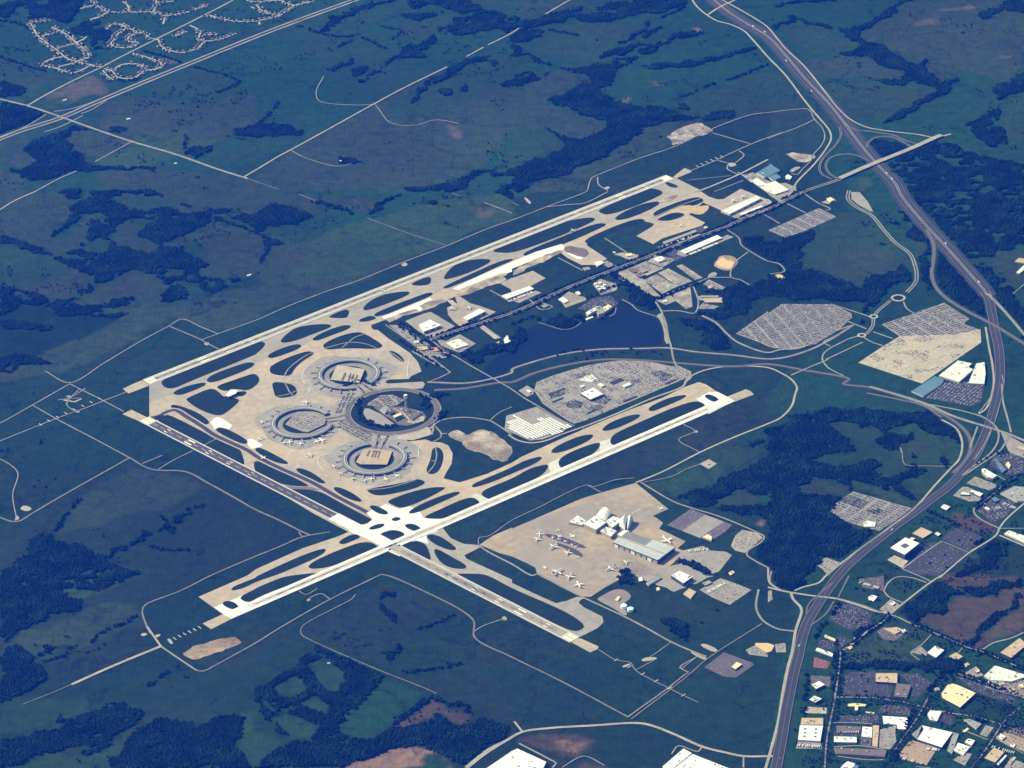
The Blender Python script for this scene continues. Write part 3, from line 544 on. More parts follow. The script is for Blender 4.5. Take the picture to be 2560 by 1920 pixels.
 ('small pair of groves in the meadow at the right', '32: 1230,620 1280,600 1290,640 1230,640'),
 ('grove on the far bend of the perimeter road', '22: 2060,560 2090,520 2160,490 2170,520 2110,570'),
 ('scattered trees on the green behind the avenue', '31: 1040,260 1130,270 1130,300 1060,290'),
 ('small grove in the loop road field', '31: 980,430 1080,430 1050,465'),
 ('small grove by the second roundabout', '31: 760,1100 830,1100 800,1140 770,1130'),
]
BELTS = '''00: 1320,810 1580,890 | 00: 1880,800 2060,710 1640,570 1450,500 1250,450 | 00: 0,180 140,200 250,250 | 00: 0,490 260,580 400,620 | 00: 950,600 1050,700 1200,690
00: 1640,1000 1700,930 | 00: 1500,1130 1600,1180 1580,1290 | 01: 1460,60 1540,100 1640,130 | 01: 1850,240 2100,310 11: 100,400 | 10: 200,880 100,1000 30,1060 | 10: 350,220 700,320 900,300
10: 720,400 900,330 1100,420 | 10: 1080,230 1250,270 1170,340 | 20: 300,260 480,290 600,310 | 20: 740,350 870,380 | 20: 1480,840 1700,740 1900,680 2212,560 | 20: 1240,170 1400,110 1480,60
20: 300,1110 400,1180 440,1200 | 30: 640,660 880,680 | 30: 1390,1550 1580,1450 | 30: 760,1400 1200,1430 1400,1420 | 11: 300,470 150,440 | 11: 480,90 330,150
02: 480,1270 590,1100 700,1000 | 02: 1300,1400 1400,1430 1650,1440 | 03: 780,570 900,480 1100,400 1170,350 | 03: 640,600 560,680 400,740 | 03: 1270,960 1400,870 1480,800
13: 1380,470 1500,430 1700,340 | 13: 1250,820 1330,830 1600,790 1760,760 | 33: 1200,380 1450,490 1700,620 1850,680 | 33: 640,200 800,240 940,290 | 33: 590,560 560,800 560,1000 | 33: 540,1080 540,1200 520,1500
33: 590,1050 760,1050 1050,1060 1270,1110 | 33: 1380,1130 1600,1190 2000,1290 | 33: 2030,1270 1850,1520 1750,1659 | 33: 1300,1110 1200,1280 1160,1420 | 33: 1850,660 2212,820 | 33: 340,860 320,1060 300,1200
32: 1350,1080 1480,1140 1650,1230 | 32: 1860,1020 2000,890 2060,840 | 23: 1640,400 1760,300 | 31: 0,130 160,90 | 31: 1140,180 1200,230 | 33: 620,230 560,330 470,440 390,560 | 33: 240,1080 230,1340'''
def crown_tree():
    g = bpy.data.node_groups.new('wood_crowns', 'GeometryNodeTree')
    g.interface.new_socket('Geometry', in_out='INPUT', socket_type='NodeSocketGeometry')
    g.interface.new_socket('Geometry', in_out='OUTPUT', socket_type='NodeSocketGeometry')
    N, L = g.nodes, g.links; gi = N.new('NodeGroupInput'); go = N.new('NodeGroupOutput')
    join = N.new('GeometryNodeJoinGeometry')
    for k in range(3):
        ico = N.new('GeometryNodeMeshIcoSphere'); ico.inputs['Subdivisions'].default_value = 2; ico.inputs['Radius'].default_value = 1
        nz = N.new('ShaderNodeTexNoise'); nz.inputs['Scale'].default_value = 1.3; nz.inputs['Detail'].default_value = 2; nz.noise_dimensions = '4D'; nz.inputs['W'].default_value = 3.7*k
        ms = N.new('ShaderNodeVectorMath'); ms.operation = 'SUBTRACT'; ms.inputs[1].default_value = (.5,.5,.5); L.new(nz.outputs['Color'], ms.inputs[0])
        mm = N.new('ShaderNodeVectorMath'); mm.operation = 'SCALE'; mm.inputs['Scale'].default_value = 1.5; L.new(ms.outputs[0], mm.inputs[0])
        sp = N.new('GeometryNodeSetPosition'); L.new(ico.outputs['Mesh'], sp.inputs['Geometry']); L.new(mm.outputs[0], sp.inputs['Offset'])
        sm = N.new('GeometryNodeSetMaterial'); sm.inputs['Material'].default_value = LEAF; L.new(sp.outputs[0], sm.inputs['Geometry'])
        ti = N.new('GeometryNodeGeometryToInstance'); L.new(sm.outputs[0], ti.inputs[0]); L.new(ti.outputs[0], join.inputs[0])
    ip = N.new('GeometryNodeInstanceOnPoints'); L.new(gi.outputs[0], ip.inputs['Points']); L.new(join.outputs[0], ip.inputs['Instance'])
    ip.inputs['Pick Instance'].default_value = True
    ix = N.new('FunctionNodeRandomValue'); ix.data_type = 'INT'; ix.inputs['Min'].default_value = 0 if False else 0
    [s for s in ix.inputs if s.name == 'Min' and s.type == 'INT'][0].default_value = 0
    [s for s in ix.inputs if s.name == 'Max' and s.type == 'INT'][0].default_value = 2
    L.new([s for s in ix.outputs if s.type == 'INT'][0], ip.inputs['Instance Index'])
    at = N.new('GeometryNodeInputNamedAttribute'); at.data_type = 'FLOAT_VECTOR'; at.inputs['Name'].default_value = 'size'
    L.new(at.outputs[0], ip.inputs['Scale'])
    ro = N.new('FunctionNodeRandomValue'); ro.data_type = 'FLOAT_VECTOR'; ro.inputs[0].default_value = (0,0,0); ro.inputs[1].default_value = (.3,.3,6.28)
    L.new(ro.outputs[0], ip.inputs['Rotation']); L.new(ip.outputs[0], go.inputs[0])
    return g
CROWNS = crown_tree()
def crowns(name, xy, rad, label, cat='wood'):
    n = len(xy)
    if n == 0: return
    h = rad * 1.05
    v = np.stack([xy[:,0], xy[:,1], h*.8], 1); org = np.array([v[:,0].mean(), v[:,1].mean(), 0])
    me = bpy.data.meshes.new(name); me.vertices.add(n); me.vertices.foreach_set('co', (v-org).astype(np.float32).ravel())
    a = me.attributes.new('size', 'FLOAT_VECTOR', 'POINT'); a.data.foreach_set('vector', np.stack([rad, rad, h], 1).astype(np.float32).ravel())
    o = bpy.data.objects.new(name, me); COL.objects.link(o); o.location = org
    md = o.modifiers.new('crowns', 'NODES'); md.node_group = CROWNS
    return props(o, label, cat, kind='stuff')
def fill(poly, gap, wob=30):
    x0, y0 = poly.min(0); x1, y1 = poly.max(0)
    X, Y = np.meshgrid(np.arange(x0, x1, gap), np.arange(y0, y1, gap))
    X = X + rng.uniform(-.5,.5,X.shape)*gap; Y = Y + rng.uniform(-.5,.5,X.shape)*gap
    qx = X + (hashnoise(X, Y, 55, 1)-.5)*wob*1.6 + (hashnoise(X, Y, 16, 6)-.5)*wob*.8; qy = Y + (hashnoise(X, Y, 55, 2)-.5)*wob*1.6 + (hashnoise(X, Y, 16, 7)-.5)*wob*.8
    k = inside(qx, qy, poly); return np.stack([X[k], Y[k]], 1)
# lone trees and bushes dotted over the open country, thicker in hollows
AIRF = A2(T('01: 1100,1640 11: 0,1100 1700,450 21: 640,0 20: 2080,960 30: 560,1050 300,1600 31: 700,300 1500,900 1900,1200 32: 1950,100 1500,900 500,1700 33: 500,0 400,1659 23: 0,1500 13: 1900,560 1100,30 03: 1700,840 1250,500 1250,250 12: 0,1400 400,1290 02: 1300,760 0,200'))
cand = rng.uniform([-3300, -3700], [3300, 5200], (60000, 2))
dn = hashnoise(cand[:,0], cand[:,1], 240, 51)*.55 + hashnoise(cand[:,0], cand[:,1], 60, 52)*.45
far_ = np.clip((cand[:,1]+200)/4500, 0, 1)
ok = (dn > .74 - .08*far_) & ~inside(cand[:,0], cand[:,1], AIRF)
SCAT = cand[ok]
# ------------------------------------------------------------------ airfield pavement
def st(kind_name, s, m, layer='pave', sm=0, **k): return sheet(kind_name, T(s), m, layer, sm, **k)
ROADPTS = []
R1A, R1B = A2([P(366,956), P(1675,443)]); R2A, R2B = A2([P(360,1048), P(1436.5,1600)]); R3A, R3B = A2([P(568.6,1541), P(1827,998)])
st('apron', '02: 1290,-15 1290,285 1400,260 1340,325 12: 300,1000 500,1120 840,1300 1180,1420 22: 0,960 700,650 1890,132 1860,110 1760,60 1680,5 1614,-17 1480,30 1300,120 1000,228 700,355 400,485 80,630 0,680 12: 2000,775 1760,850 1700,835 1620,815 1640,770 1690,690 1700,600 1660,530 1600,505 1520,500 1470,480 1450,480 1300,500 1300,560 1100,400 900,200 1000,60 1150,60 1150,0 11: 1100,1640 1150,1620 1320,1615 1340,1590 1430,1550 1400,1470 1330,1390 1150,1270 1050,1190 990,1150 1100,1110 1420,1035 1640,935 1720,905 2160,720 21: 0,660 400,510 480,570 600,630 740,630 820,575 660,470 640,450 900,330 1140,250 1230,275 1210,300 1075,380 1220,450 1300,400 1640,290 1668,265 1530,195 1650,90 1810,160 1900,215 2200,130 2210,65 1975,-28 1830,60 1780,65 1700,40 1640,0 20: 1560,1610 1420,1540 1365,1530', CONC)
st('taxiway', '02: 1290,-15 1290,150 1400,120 1480,90 1760,5 11: 0,1480 100,1435 400,1330 475,1280 820,1165 900,1120 1050,1075 1530,880 1620,830 2212,590 21: 100,550 800,280 880,240 1290,90 1400,60 20: 1640,1650 1560,1610 1420,1540 1365,1530', GREYC, 'pave2')
st('taxiway', '03: 1715,180 2140,-5 12: 0,1600 400,1420 700,1320 815,1272 1000,1330 1180,1400 640,1659 13: 0,250 03: 1965,352 1925,330', CONC)
st('taxiway', '12: 1180,1420 1300,1300 1610,1240 1680,1330 1790,1380 1840,1385 1930,1392 1940,1410 1800,1480 1820,1510 2212,1690 23: 0,60 200,155 380,235 470,215 560,180 640,190 600,200 575,230 620,270 780,350 790,400 740,450 600,520 569,535 540,555 0,250', GREYC)
st('apron', '12: 1930,1390 2050,1310 2212,1240 22: 0,1250 200,1165 600,990 800,930 1070,855 1350,1080 1215,1140 1260,1165 1305,1200 1270,1250 1500,1360 1430,1420 1480,1440 1400,1540 1330,1600 1250,1640 1100,1600 1000,1560 23: 1000,-60 930,30 800,100 680,180 590,175 400,80 220,-10 22: 200,1580 0,1490 12: 2100,1460 1960,1400', APRON2)
st('apron', '22: 190,1200 210,1170 500,1070 700,1010 740,1080 700,1200 420,1290 250,1260', mat('stained_apron', (.30,.265,.25), amt=.12), 'pave2', sm=1)
st('apron', '22: 0,1480 150,1380 520,1500 700,1620 400,1659 300,1640', mat('stained_apron_patch', (.33,.28,.255), amt=.12), 'pave2', sm=1)
for s in ('02: 1815,335 1860,290 1905,290 1960,325 2010,360 1980,390 1900,372 1850,395 1840,360', '02: 2140,480 2170,470 2212,490 12: 60,530 20,548 -30,560 02: 2170,560 2140,525'):
    st('apron_repair', s, NEWC, 'pave2')
st('apron_repair', '12: 960,1105 1080,1060 1120,1035 1240,1080 1330,1055 1420,1110 1450,1160 1600,1170 1610,1230 1560,1280 1470,1310 1490,1380 1380,1350 1300,1390 1290,1450 1240,1490 1150,1450 1000,1350 900,1312 800,1272 840,1240 960,1210 1010,1170 960,1120', NEWC, 'pave2')
st('apron_repair', '22: 1590,130 1700,70 1780,70 1860,110 1920,150 1700,260 1640,230 1680,190', NEWC, 'pave2')
st('apron_repair', '03: 1850,270 2000,210 2212,120 13: 300,20 420,0 0,260 03: 2000,372 1930,330', NEWC, 'pave2')
for s in ('12: 1850,970 1900,945 2030,1000 1960,1040', '22: 310,690 410,640 420,740 340,800', '22: 760,500 860,470 900,540 760,600'):
    st('taxiway', s, RWYC, 'pave2')
# far side parallel taxiway being rebuilt: new slab strips and bare strips
st('new_taxiway', '11: 1088,1082 1500,915 1532,930 1410,985 1440,1012 1415,1030 1360,1012 1115,1105', NEWC, 'rwy')
st('new_taxiway', '11: 1700,835 1900,740 2212,605 21: 200,520 430,450 470,500 400,505 0,665 11: 2212,690 2180,700 2100,712 1900,790 1745,850', NEWC, 'rwy')
st('new_taxiway', '21: 470,530 520,520 620,570 600,582 560,580', NEWC, 'rwy')
st('graded_strip', '11: 1740,880 1950,780 2100,720 2175,745 2150,770 1990,830 1900,850 1750,910 1700,900', DIRT, 'rwy', sm=1)
st('graded_strip', '11: 1110,1105 1300,1030 1380,1010 1400,1015 1300,1060 1150,1130', DIRT, 'rwy')
st('graded_strip', '11: 1420,985 1520,935 1660,930 1640,950 1450,1020', DIRT, 'rwy')
st('graded_strip', '21: 0,680 250,560 400,508 430,520 250,610 40,710 0,720', DIRT, 'rwy')
st('graded_strip', '21: 450,480 500,465 560,480 640,490 665,530 640,560 590,565 500,530 450,510', mat('dark_soil', (.15,.12,.115), amt=.2), 'rwy', sm=1)
st('graded_strip', '21: 1250,75 1290,60 1380,30 1450,20 1380,70 1290,90', DIRT, 'rwy')
st('graded_strip', '21: 1470,130 1530,110 1570,130 1650,120 1700,115 1700,150 1640,200 1560,190 1480,150', mat('tan_earth', (.50,.36,.21), amt=.15), 'rwy', sm=1)
for s in ('11: 2110,790 2212,740 21: 0,745 180,680 290,745 155,815 0,870 11: 2200,840', '11: 1650,1000 1740,960 1720,910 1760,900 1850,960 1950,990 2075,1035 1930,1110 1800,1145 1760,1160 1700,1110 1660,1060'):
    st('apron', s, APRON, 'pave')
st('apron', '11: 1290,1115 1450,1050 1510,1035 1720,1160 1560,1240 1500,1260 1400,1200', LOTC, 'pave')
st('apron', '11: 1640,930 1700,935 1735,970 1700,985', CONC, 'pave2')
ISL = '''02: 1385,-5 1420,-45 1700,-165 2000,-290 2212,-380 11: 60,1297 85,1310 60,1350 0,1400 01: 2212,1405 1600,1655 02: 1520,35 1440,42
01: 1780,1620 1850,1570 2100,1480 2180,1470 2205,1490 2150,1530 1950,1610 1850,1645 1800,1645
02: 1490,85 1520,55 1640,10 1760,-15 1785,0 1740,30 1600,85 1540,98
02: 1470,185 1520,178 1700,240 1810,320 1800,350 1740,350 1600,280 1490,215
02: 1860,390 1900,375 1990,400 2130,480 2140,510 2100,522 1980,470 1880,415
02: 1605,130 1700,85 1800,43 1860,45 1900,80 1930,112 2060,128 2070,150 1980,230 1910,275 1830,265 1700,210 1620,150
02: 1870,25 1920,0 2100,-60 2200,-95 2245,-50 2230,0 2140,62 2040,40 1950,65 1890,45
02: 2040,72 2120,60 2133,80 2090,110 2050,100
11: 205,1290 260,1230 340,1175 450,1150 600,1140 655,1150 640,1175 500,1225 350,1285 240,1308
11: 475,1275 560,1220 700,1165 790,1148 825,1160 800,1185 650,1240 520,1290
11: 95,1425 130,1390 250,1340 360,1312 400,1330 360,1360 230,1410 130,1440
11: 620,1080 700,1040 780,1012 808,1030 795,1075 770,1092 660,1090
11: 920,1010 960,960 1050,905 1150,875 1300,857 1335,870 1300,900 1150,960 1000,1015 940,1025
11: 1337,795 1420,755 1500,730 1518,755 1500,800 1440,810 1360,808
11: 1617,750 1650,690 1730,620 1850,585 2010,577 2035,600 1950,650 1800,715 1650,757
11: 1020,1075 1030,1045 1200,975 1400,900 1500,865 1535,880 1500,905 1300,985 1150,1050 1060,1075
11: 880,1110 960,1075 1010,1070 1045,1095 980,1115 910,1125
11: 1605,830 1700,780 1900,690 2100,600 2212,575 2225,590 2100,640 1900,735 1700,815 1640,835
11: 570,1330 620,1290 750,1235 880,1208 940,1225 1050,1290 1095,1325 1080,1345 1020,1358 850,1350 700,1355 610,1365
11: 115,1540 130,1500 250,1440 400,1385 480,1375 505,1400 400,1460 330,1530 300,1590 200,1585 130,1570
11: 1140,1378 1180,1372 1250,1410 1290,1470 1260,1470 1200,1430
11: 988,1165 1020,1150 1090,1155 1070,1185 1020,1195
12: 135,-20 250,-10 330,10 360,70 330,105 175,128 150,60
12: -15,570 10,548 60,560 170,615 285,680 260,697 150,672 50,620
12: 335,735 380,725 480,760 605,850 590,862 500,845 400,790
12: 660,895 720,890 830,940 920,1005 900,1022 800,995 700,940
12: 945,915 1060,890 1250,860 1390,820 1460,840 1455,865 1380,900 1250,935 1100,965 1010,960
12: 1130,1020 1180,990 1350,930 1500,895 1630,890 1635,905 1500,980 1330,1055 1240,1072 1190,1050
12: 1310,1110 1400,1050 1560,980 1720,930 1770,935 1740,960 1560,1040 1400,1110 1340,1122
12: 1440,1150 1600,1080 1750,1010 1850,980 1900,990 1940,1030 1900,1070 1750,1130 1600,1165 1500,1165
12: 975,1055 1020,1047 1080,1070 1148,1110 1130,1130 1070,1125 1010,1095
12: 1172,1165 1210,1148 1252,1158 1245,1175 1205,1188 1175,1180
12: 968,1250 1020,1220 1090,1205 1115,1215 1090,1240 1020,1258 980,1262
12: 1278,1222 1320,1205 1380,1215 1430,1250 1410,1272 1370,1275 1310,1250
12: 1065,1310 1100,1280 1180,1260 1260,1275 1290,1305 1250,1345 1190,1368 1120,1345
02: 2190,665 12: 20,668 60,675 250,770 480,885 400,885 250,875 120,830 -10,770
02: 2075,570 1880,480 1500,280 1420,262 1350,280 1340,310 1700,510 2110,722 2110,650 2080,580
12: 260,905 400,910 550,925 700,1010 960,1150 1005,1170 960,1205 880,1220 800,1180 500,1030
12: 1480,770 1470,740 1510,650 1520,560 1560,545 1600,560 1625,620 1600,720 1560,770 1510,782
21: 742,165 780,140 1000,40 1100,0 1170,-30 1230,-30 1290,-10 1310,15 1200,70 1000,150 830,200 770,185
21: 880,230 950,180 1100,110 1250,78 1288,95 1200,150 1050,215 920,248
11: 2038,515 2080,490 2212,440 21: 300,310 500,243 690,217 727,237 680,268 400,390 100,500 -20,528 11: 2100,525
21: 90,542 150,500 500,360 700,280 790,268 818,285 760,315 500,430 200,540 120,555
21: 1212,190 1270,150 1450,80 1600,40 1655,62 1650,85 1560,125 1460,110 1300,190 1240,215
21: 1250,235 1400,170 1520,195 1370,250 1270,248
21: 620,425 700,375 900,290 1080,230 1155,240 1130,255 900,330 700,430 650,448
20: 1318,1580 1350,1573 1420,1600 1440,1615 1400,1625 1350,1610
22: 1660,100 1700,88 1760,110 1792,140 1770,158 1720,150 1675,120
22: 1172,225 1200,190 1350,120 1490,92 1512,105 1450,140 1300,205 1210,240
22: 770,395 850,330 1000,275 1090,260 1115,275 1050,320 900,385 800,410
22: 330,590 370,545 550,460 680,432 710,450 650,500 480,575 370,600
22: 850,520 850,470 900,420 1150,310 1400,200 1580,145 1650,165 1672,190 1600,240 1300,370 1000,500 900,535
22: 400,690 410,650 480,600 650,530 755,503 765,530 720,590 600,670 470,725 420,725
12: 1860,890 1880,860 2050,790 2212,720 22: 100,665 240,625 265,640 200,690 0,775 12: 2050,845 1900,893
12: 1940,945 2000,900 2212,820 22: 150,730 300,692 318,715 260,790 120,860 0,915 12: 2150,960 2030,1000 1970,980
12: 705,1375 760,1330 850,1293 912,1320 850,1350 760,1388
12: 445,1580 500,1530 700,1440 950,1350 1075,1410 1000,1450 800,1530 600,1590 480,1600
03: 1995,115 2030,85 2212,15 12: 0,1665 200,1570 400,1480 580,1420 612,1435 550,1490 300,1600 180,1650 03: 2212,50 2100,108 2010,127
03: 2075,190 2100,165 2212,110 13: 0,105 200,20 12: 300,1655 540,1630 575,1640 450,1690 13: 200,110 0,195 03: 2180,225 2120,225 2085,205
03: 1920,235 1950,215 2010,220 2065,260 2050,290 2000,290 1935,260
12: 1470,1310 1510,1295 1600,1320 1700,1390 1740,1430 1680,1440 1560,1395 1490,1345
12: 1245,1410 1300,1370 1390,1355 1460,1380 1490,1430 1520,1540 1400,1490 1300,1440
12: 1535,1430 1570,1425 1700,1500 1810,1560 1820,1590 1780,1600 1680,1590 1600,1550 1550,1480
12: 1710,1640 1900,1640 2000,1650 23: 0,110 380,270 550,360 630,430 600,465 530,480 400,430 0,225 13: 2212,225 1760,0'''
for s in ISL.splitlines(): st('grass_island', s, GRASSA, 'island', sm=2)
# dark taxiway beside the crosswind runway, with pale shoulders
dt = '02: 1400,262 1500,225 1620,290 1750,370 1850,440 2000,510 2150,580 12: 0,625 200,725 480,850 700,975 960,1110'
ribbon('taxiway_shoulder', T(dt), 41, CONC, 'rwy', raw=False)
ribbon('taxiway', T(dt), 24, ASPH2, 'rwy', raw=False)
st('taxiway', '12: -60,760 60,800 120,850 250,880 400,890 480,890 560,920 400,912 250,908 100,880 0,830 -80,790', mat('purple_grey_asphalt', (.17,.145,.165), amt=.12), 'rwy')
st('taxiway', '02: 1270,300 1400,255 1430,262 1340,285 1330,330 1290,320', ASPH2, 'rwy')
st('taxiway', '02: 2080,570 2212,640 2212,670 2120,695', CONC, 'rwy')
# runways
def runway(A, B, w, mc, me_, segs, name='runway'):
    u = (B-A)/np.linalg.norm(B-A)
    ribbon(name, [A, B], w, me_, 'rwy', raw=True, z=1.9)
    L = np.linalg.norm(B-A)
    for i_, (a, b, wd, m) in enumerate(segs): ribbon(name + '_surface', [A+u*a*L, A+u*b*L], wd, m, 'rwy', raw=True, z=1.93+.03*i_)
    return u, L
def bars(A, u, d0, d1, lats, w):
    n = np.array([-u[1], u[0]]); V = []; F = []
    for l in lats:
        k = len(V); a, b = A+u*d0+n*l, A+u*d1+n*l
        for c in (a-n*w/2, b-n*w/2, b+n*w/2, a+n*w/2): V.append((c[0], c[1], 2.15))
        F.append([k,k+1,k+2,k+3])
    return V, F
def marks(A, B, piano=True, old=False):
    L = np.linalg.norm(B-A)
    for O, u in ((A, (B-A)/L), (B, (A-B)/L)):
        V, F = [], []
        for d0, d1, lats, w in [(6, 52, [-20,-16.5,-13,-9.5,-6,6,9.5,13,16.5,20], 2.2), (310, 360, [-12.5, 12.5], 8), (160, 183, [-11, 11], 5), (460, 483, [-11, 11], 5), (610, 633, [-10.5, 10.5], 4), (760, 783, [-10, 10], 3)]:
            v, f = bars(O, u, d0, d1, lats, w); F += [[i+len(V) for i in q] for q in f]; V += v
        v, f = bars(O, u, 0, 3.2, [0], 46); F += [[i+len(V) for i in q] for q in f]; V += v
        # runway number strokes
        for l in (-5, 5):
            for (a, b, ww) in ((75, 77.5, 5), (86, 88.5, 5), (97, 99.5, 5)):
                v, f = bars(O, u, a, b, [l], ww); F += [[i+len(V) for i in q] for q in f]; V += v
        props(mesh_obj('runway_markings', V, F, PAINT), kind='structure')
    u = (B-A)/L; V, F = [], []
    d = 120
    while d < L-120:
        v, f = bars(A, u, d, d+36, [0], 1.4); F += [[i+len(V) for i in q] for q in f]; V += v; d += 60
    props(mesh_obj('runway_centre_line', V, F, PAINT), kind='structure')
EDGE = mat('pale_runway_shoulder', (.52,.50,.50), amt=.08)
runway(R1A, R1B, 66, None, EDGE, [(0.0, .0155, 46, RWYC), (.0155, .985, 36, mat('runway_side_grey', (.42,.40,.40), amt=.1)), (.0155, .985, 14, mat('runway_groove_grey', (.10,.095,.12), amt=.25)), (.985, 1, 46, NEWC)])
runway(R3A, R3B, 60, None, NEWC, [(.04, .96, 34, mat('worn_pale_concrete', (.58,.565,.60), panel=20)), (.05, .95, 13, RUBBER2), (.09, .22, 8, mat('dark_rubber', (.12,.11,.125), amt=.2)), (.80, .92, 8, mat('dark_rubber', (.12,.11,.125)))])
runway(R2A, R2B, 62, None, EDGE, [(.022, .464, 46, ASPH), (.464, .60, 66, NEWC), (.60, .978, 44, GREYC), (.62,.97,16,RUBBER), (.72,.82,18,mat('dark_rubber', (.12,.11,.125), amt=.2))])
for A, B in ((R1A, R1B), (R2A, R2B), (R3A, R3B)): marks(A, B)
u3 = (R3B-R3A)/np.linalg.norm(R3B-R3A); n3 = np.array([-u3[1], u3[0]])
st('runway_end_pad', '02: 1060,42 1160,-5 01: 1230,1625 1250,1640 02: 1300,10 1110,82', CONC)
st('runway_end_pad', '20: 1392,1528 1490,1452 1552,1475 1545,1488 1420,1540', CONC)
st('runway_end_pad', '02: 1058,260 1210,325 1275,290 1135,222', CONC)
st('runway_end_pad', '23: 512,572 569,535 600,542 750,610 740,632 675,660', CONC)
st('runway_end_pad', '03: 1750,410 1925,330 2000,370 1825,460', CONC)
st('runway_end_pad', '22: 1860,110 2020,45 2060,60 2090,90 1920,155', CONC)
for s in ('12: 950,915 1100,905 1200,885 1320,850 1400,820', '11: 600,1350 750,1310 830,1300 950,1315 1040,1350', '11: 740,1350 800,1300 850,1260 940,1228', '11: 245,1590 280,1530 350,1470 440,1410 500,1385', '11: 1145,1380 1200,1410 1250,1450 1280,1470', '12: 1485,770 1540,700 1560,620 1550,545', '12: 1515,665 1555,668', '12: 170,110 260,95 350,60', '12: 240,-20 270,30 290,70 320,100', '21: 1230,215 1400,140 1500,100 1640,55'):
    ribbon('service_road', T(s), 6, ROADC, 'rwy', step=10, z=1.6)
for s in ('12: 640,600 560,620 530,660 540,700 580,740', '12: 1430,530 1405,570 1410,640', '11: 420,1659 400,1600 420,1540 470,1490', '12: 455,30 460,60 440,90 400,115', '11: 1320,1450 1310,1530 1305,1600', '22: 1030,1120 1090,1095 1110,1080'):
    ribbon('taxi_line', T(s), 2.2, PAINT, 'rwy', step=8, z=1.55)
# ------------------------------------------------------------------ roads
def road(s, w=9, m=None, name='road', step=20, z=None, edge=None):
    pts = T(s); c = catmull(pts, step); ROADPTS.append((c, w))
    if edge: ribbon(name, c, w + edge[0], edge[1], 'pave', raw=True)
    return ribbon(name, c, w, m or ROADC, 'road', raw=True, z=z)
def dual(s, gap, w, m, name='carriageway', verge=None, edge=None, step=25):
    c = catmull(T(s), step); ROADPTS.append((c, gap + w*2))
    if verge: ribbon('verge', c, verge[0], verge[1], 'pave', raw=True)
    for d in (-gap/2, gap/2):
        o_ = offset(c, d)
        if edge: ribbon('hard_shoulder', o_, w + edge[0], edge[1], 'pave2', raw=True)
        ribbon(name, o_, w, m, 'road', raw=True)
    return c
# upper left freeway and its crossing road
c = dual('00: -60,1225 0,1200 200,1125 440,1050 600,990 800,900 1000,815 1200,730 1640,550 2212,318 10: 400,165 870,-5 1000,-55', 30, 13, ROADC, 'freeway_carriageway')
for s in ('00: 470,965 600,945 740,905 850,865', '00: 400,990 250,1080 130,1140 0,1195', '00: 385,1140 500,1105 620,1050 715,1000', '00: 920,870 780,955 700,985'): road(s, 7, ROADC)
road('00: 0,858 235,915 450,985 620,1045 800,1110 1140,1225 1500,1330 1900,1470 2140,1545', 15, ROADC)
for s in ('00: 2140,1545 10: 0,1570 200,1640', '11: 370,20 520,80', '11: 960,228 1380,380 1640,460', '20: 0,1750 60,1780'): road(s, 5, GRAV, 'track')
road('11: 1690,10 1760,35', 5, GRAV, 'track'); road('11: 1970,92 2100,140 2212,185', 6, ROADC, 'track')
road('00: 1140,1225 820,1400', 7, ROADC)
road('00: 235,915 400,820 600,715 870,585 1100,465 1340,345 1700,165 2000,10 2060,-30', 13, ROADC)
road('00: 300,1659 520,1540 660,1480', 8, ROADC); road('01: -30,175 120,80 310,-5', 8, ROADL)
road('00: 2110,1530 2212,1470 10: 200,1350 300,1297 640,1110 1010,905 1280,760 1650,580', 9, ROADL)
road('10: 1820,490 1965,410', 8, ROADL); road('10: 2005,390 2212,285 20: 60,245', 8, ROADL); road('20: 285,125 500,0 560,-30', 8, ROADL)
for s in ('10: 585,660 520,800 560,880 850,910 1010,905', '10: 1030,905 1080,970 1130,1040 1170,1065', '10: 1170,1065 1250,1085 1400,1080 1530,1040 1640,1045 1750,1070', '10: 305,1300 400,1355 620,1425 710,1440 810,1420'): road(s, 5, ROADC, 'farm_track')
# subdivision streets
STREETS = '''255,190 290,250 320,300 400,370 500,440 570,500 650,530 760,555 870,580
255,190 430,175
450,235 560,290 660,370 730,430 765,480 740,505 650,535
360,315 500,270
440,440 510,410 660,370 750,320
540,490 450,510 370,555 480,590 630,630 720,600 790,560
500,580 660,540
695,75 820,45 870,75 930,100 1000,105 1140,105 1320,105 1430,135 1640,100
820,45 800,-20
930,100 870,140 780,170
1110,105 1105,50 1060,15
1320,105 1350,50 1345,-20
1350,25 1500,10
1430,135 1420,170 1410,210
1660,85 1800,40
920,255 960,215 1010,205 1100,240 1190,275 1250,295 1300,330 1370,345
1090,245 1010,300 980,350 960,385 1080,415 1200,375
1180,280 1110,325 1120,355 1200,370
1370,345 1385,390 1450,430 1560,455 1680,430 1750,370 1720,320 1730,270 1640,220
1750,360 1900,340 2040,290
1500,320 1600,270
1760,300 1880,295
1800,130 1900,160 2050,185 2212,185
1150,460 1280,500 1390,545 1370,590 1290,605 1250,610 1180,660 1110,680 1020,670 960,610 900,595
1255,605 1230,570 1140,550 1040,565 980,605
890,610 930,660 980,690
2212,40 2290,110 2412,130
2212,185 2362,150 2432,125 2542,50 2712,10
2362,-10 2462,20 2542,50
2242,190 2242,215
2130,5 2212,15 2420,0
2170,60 2200,75'''.splitlines()
HOUSE_SPOTS = []
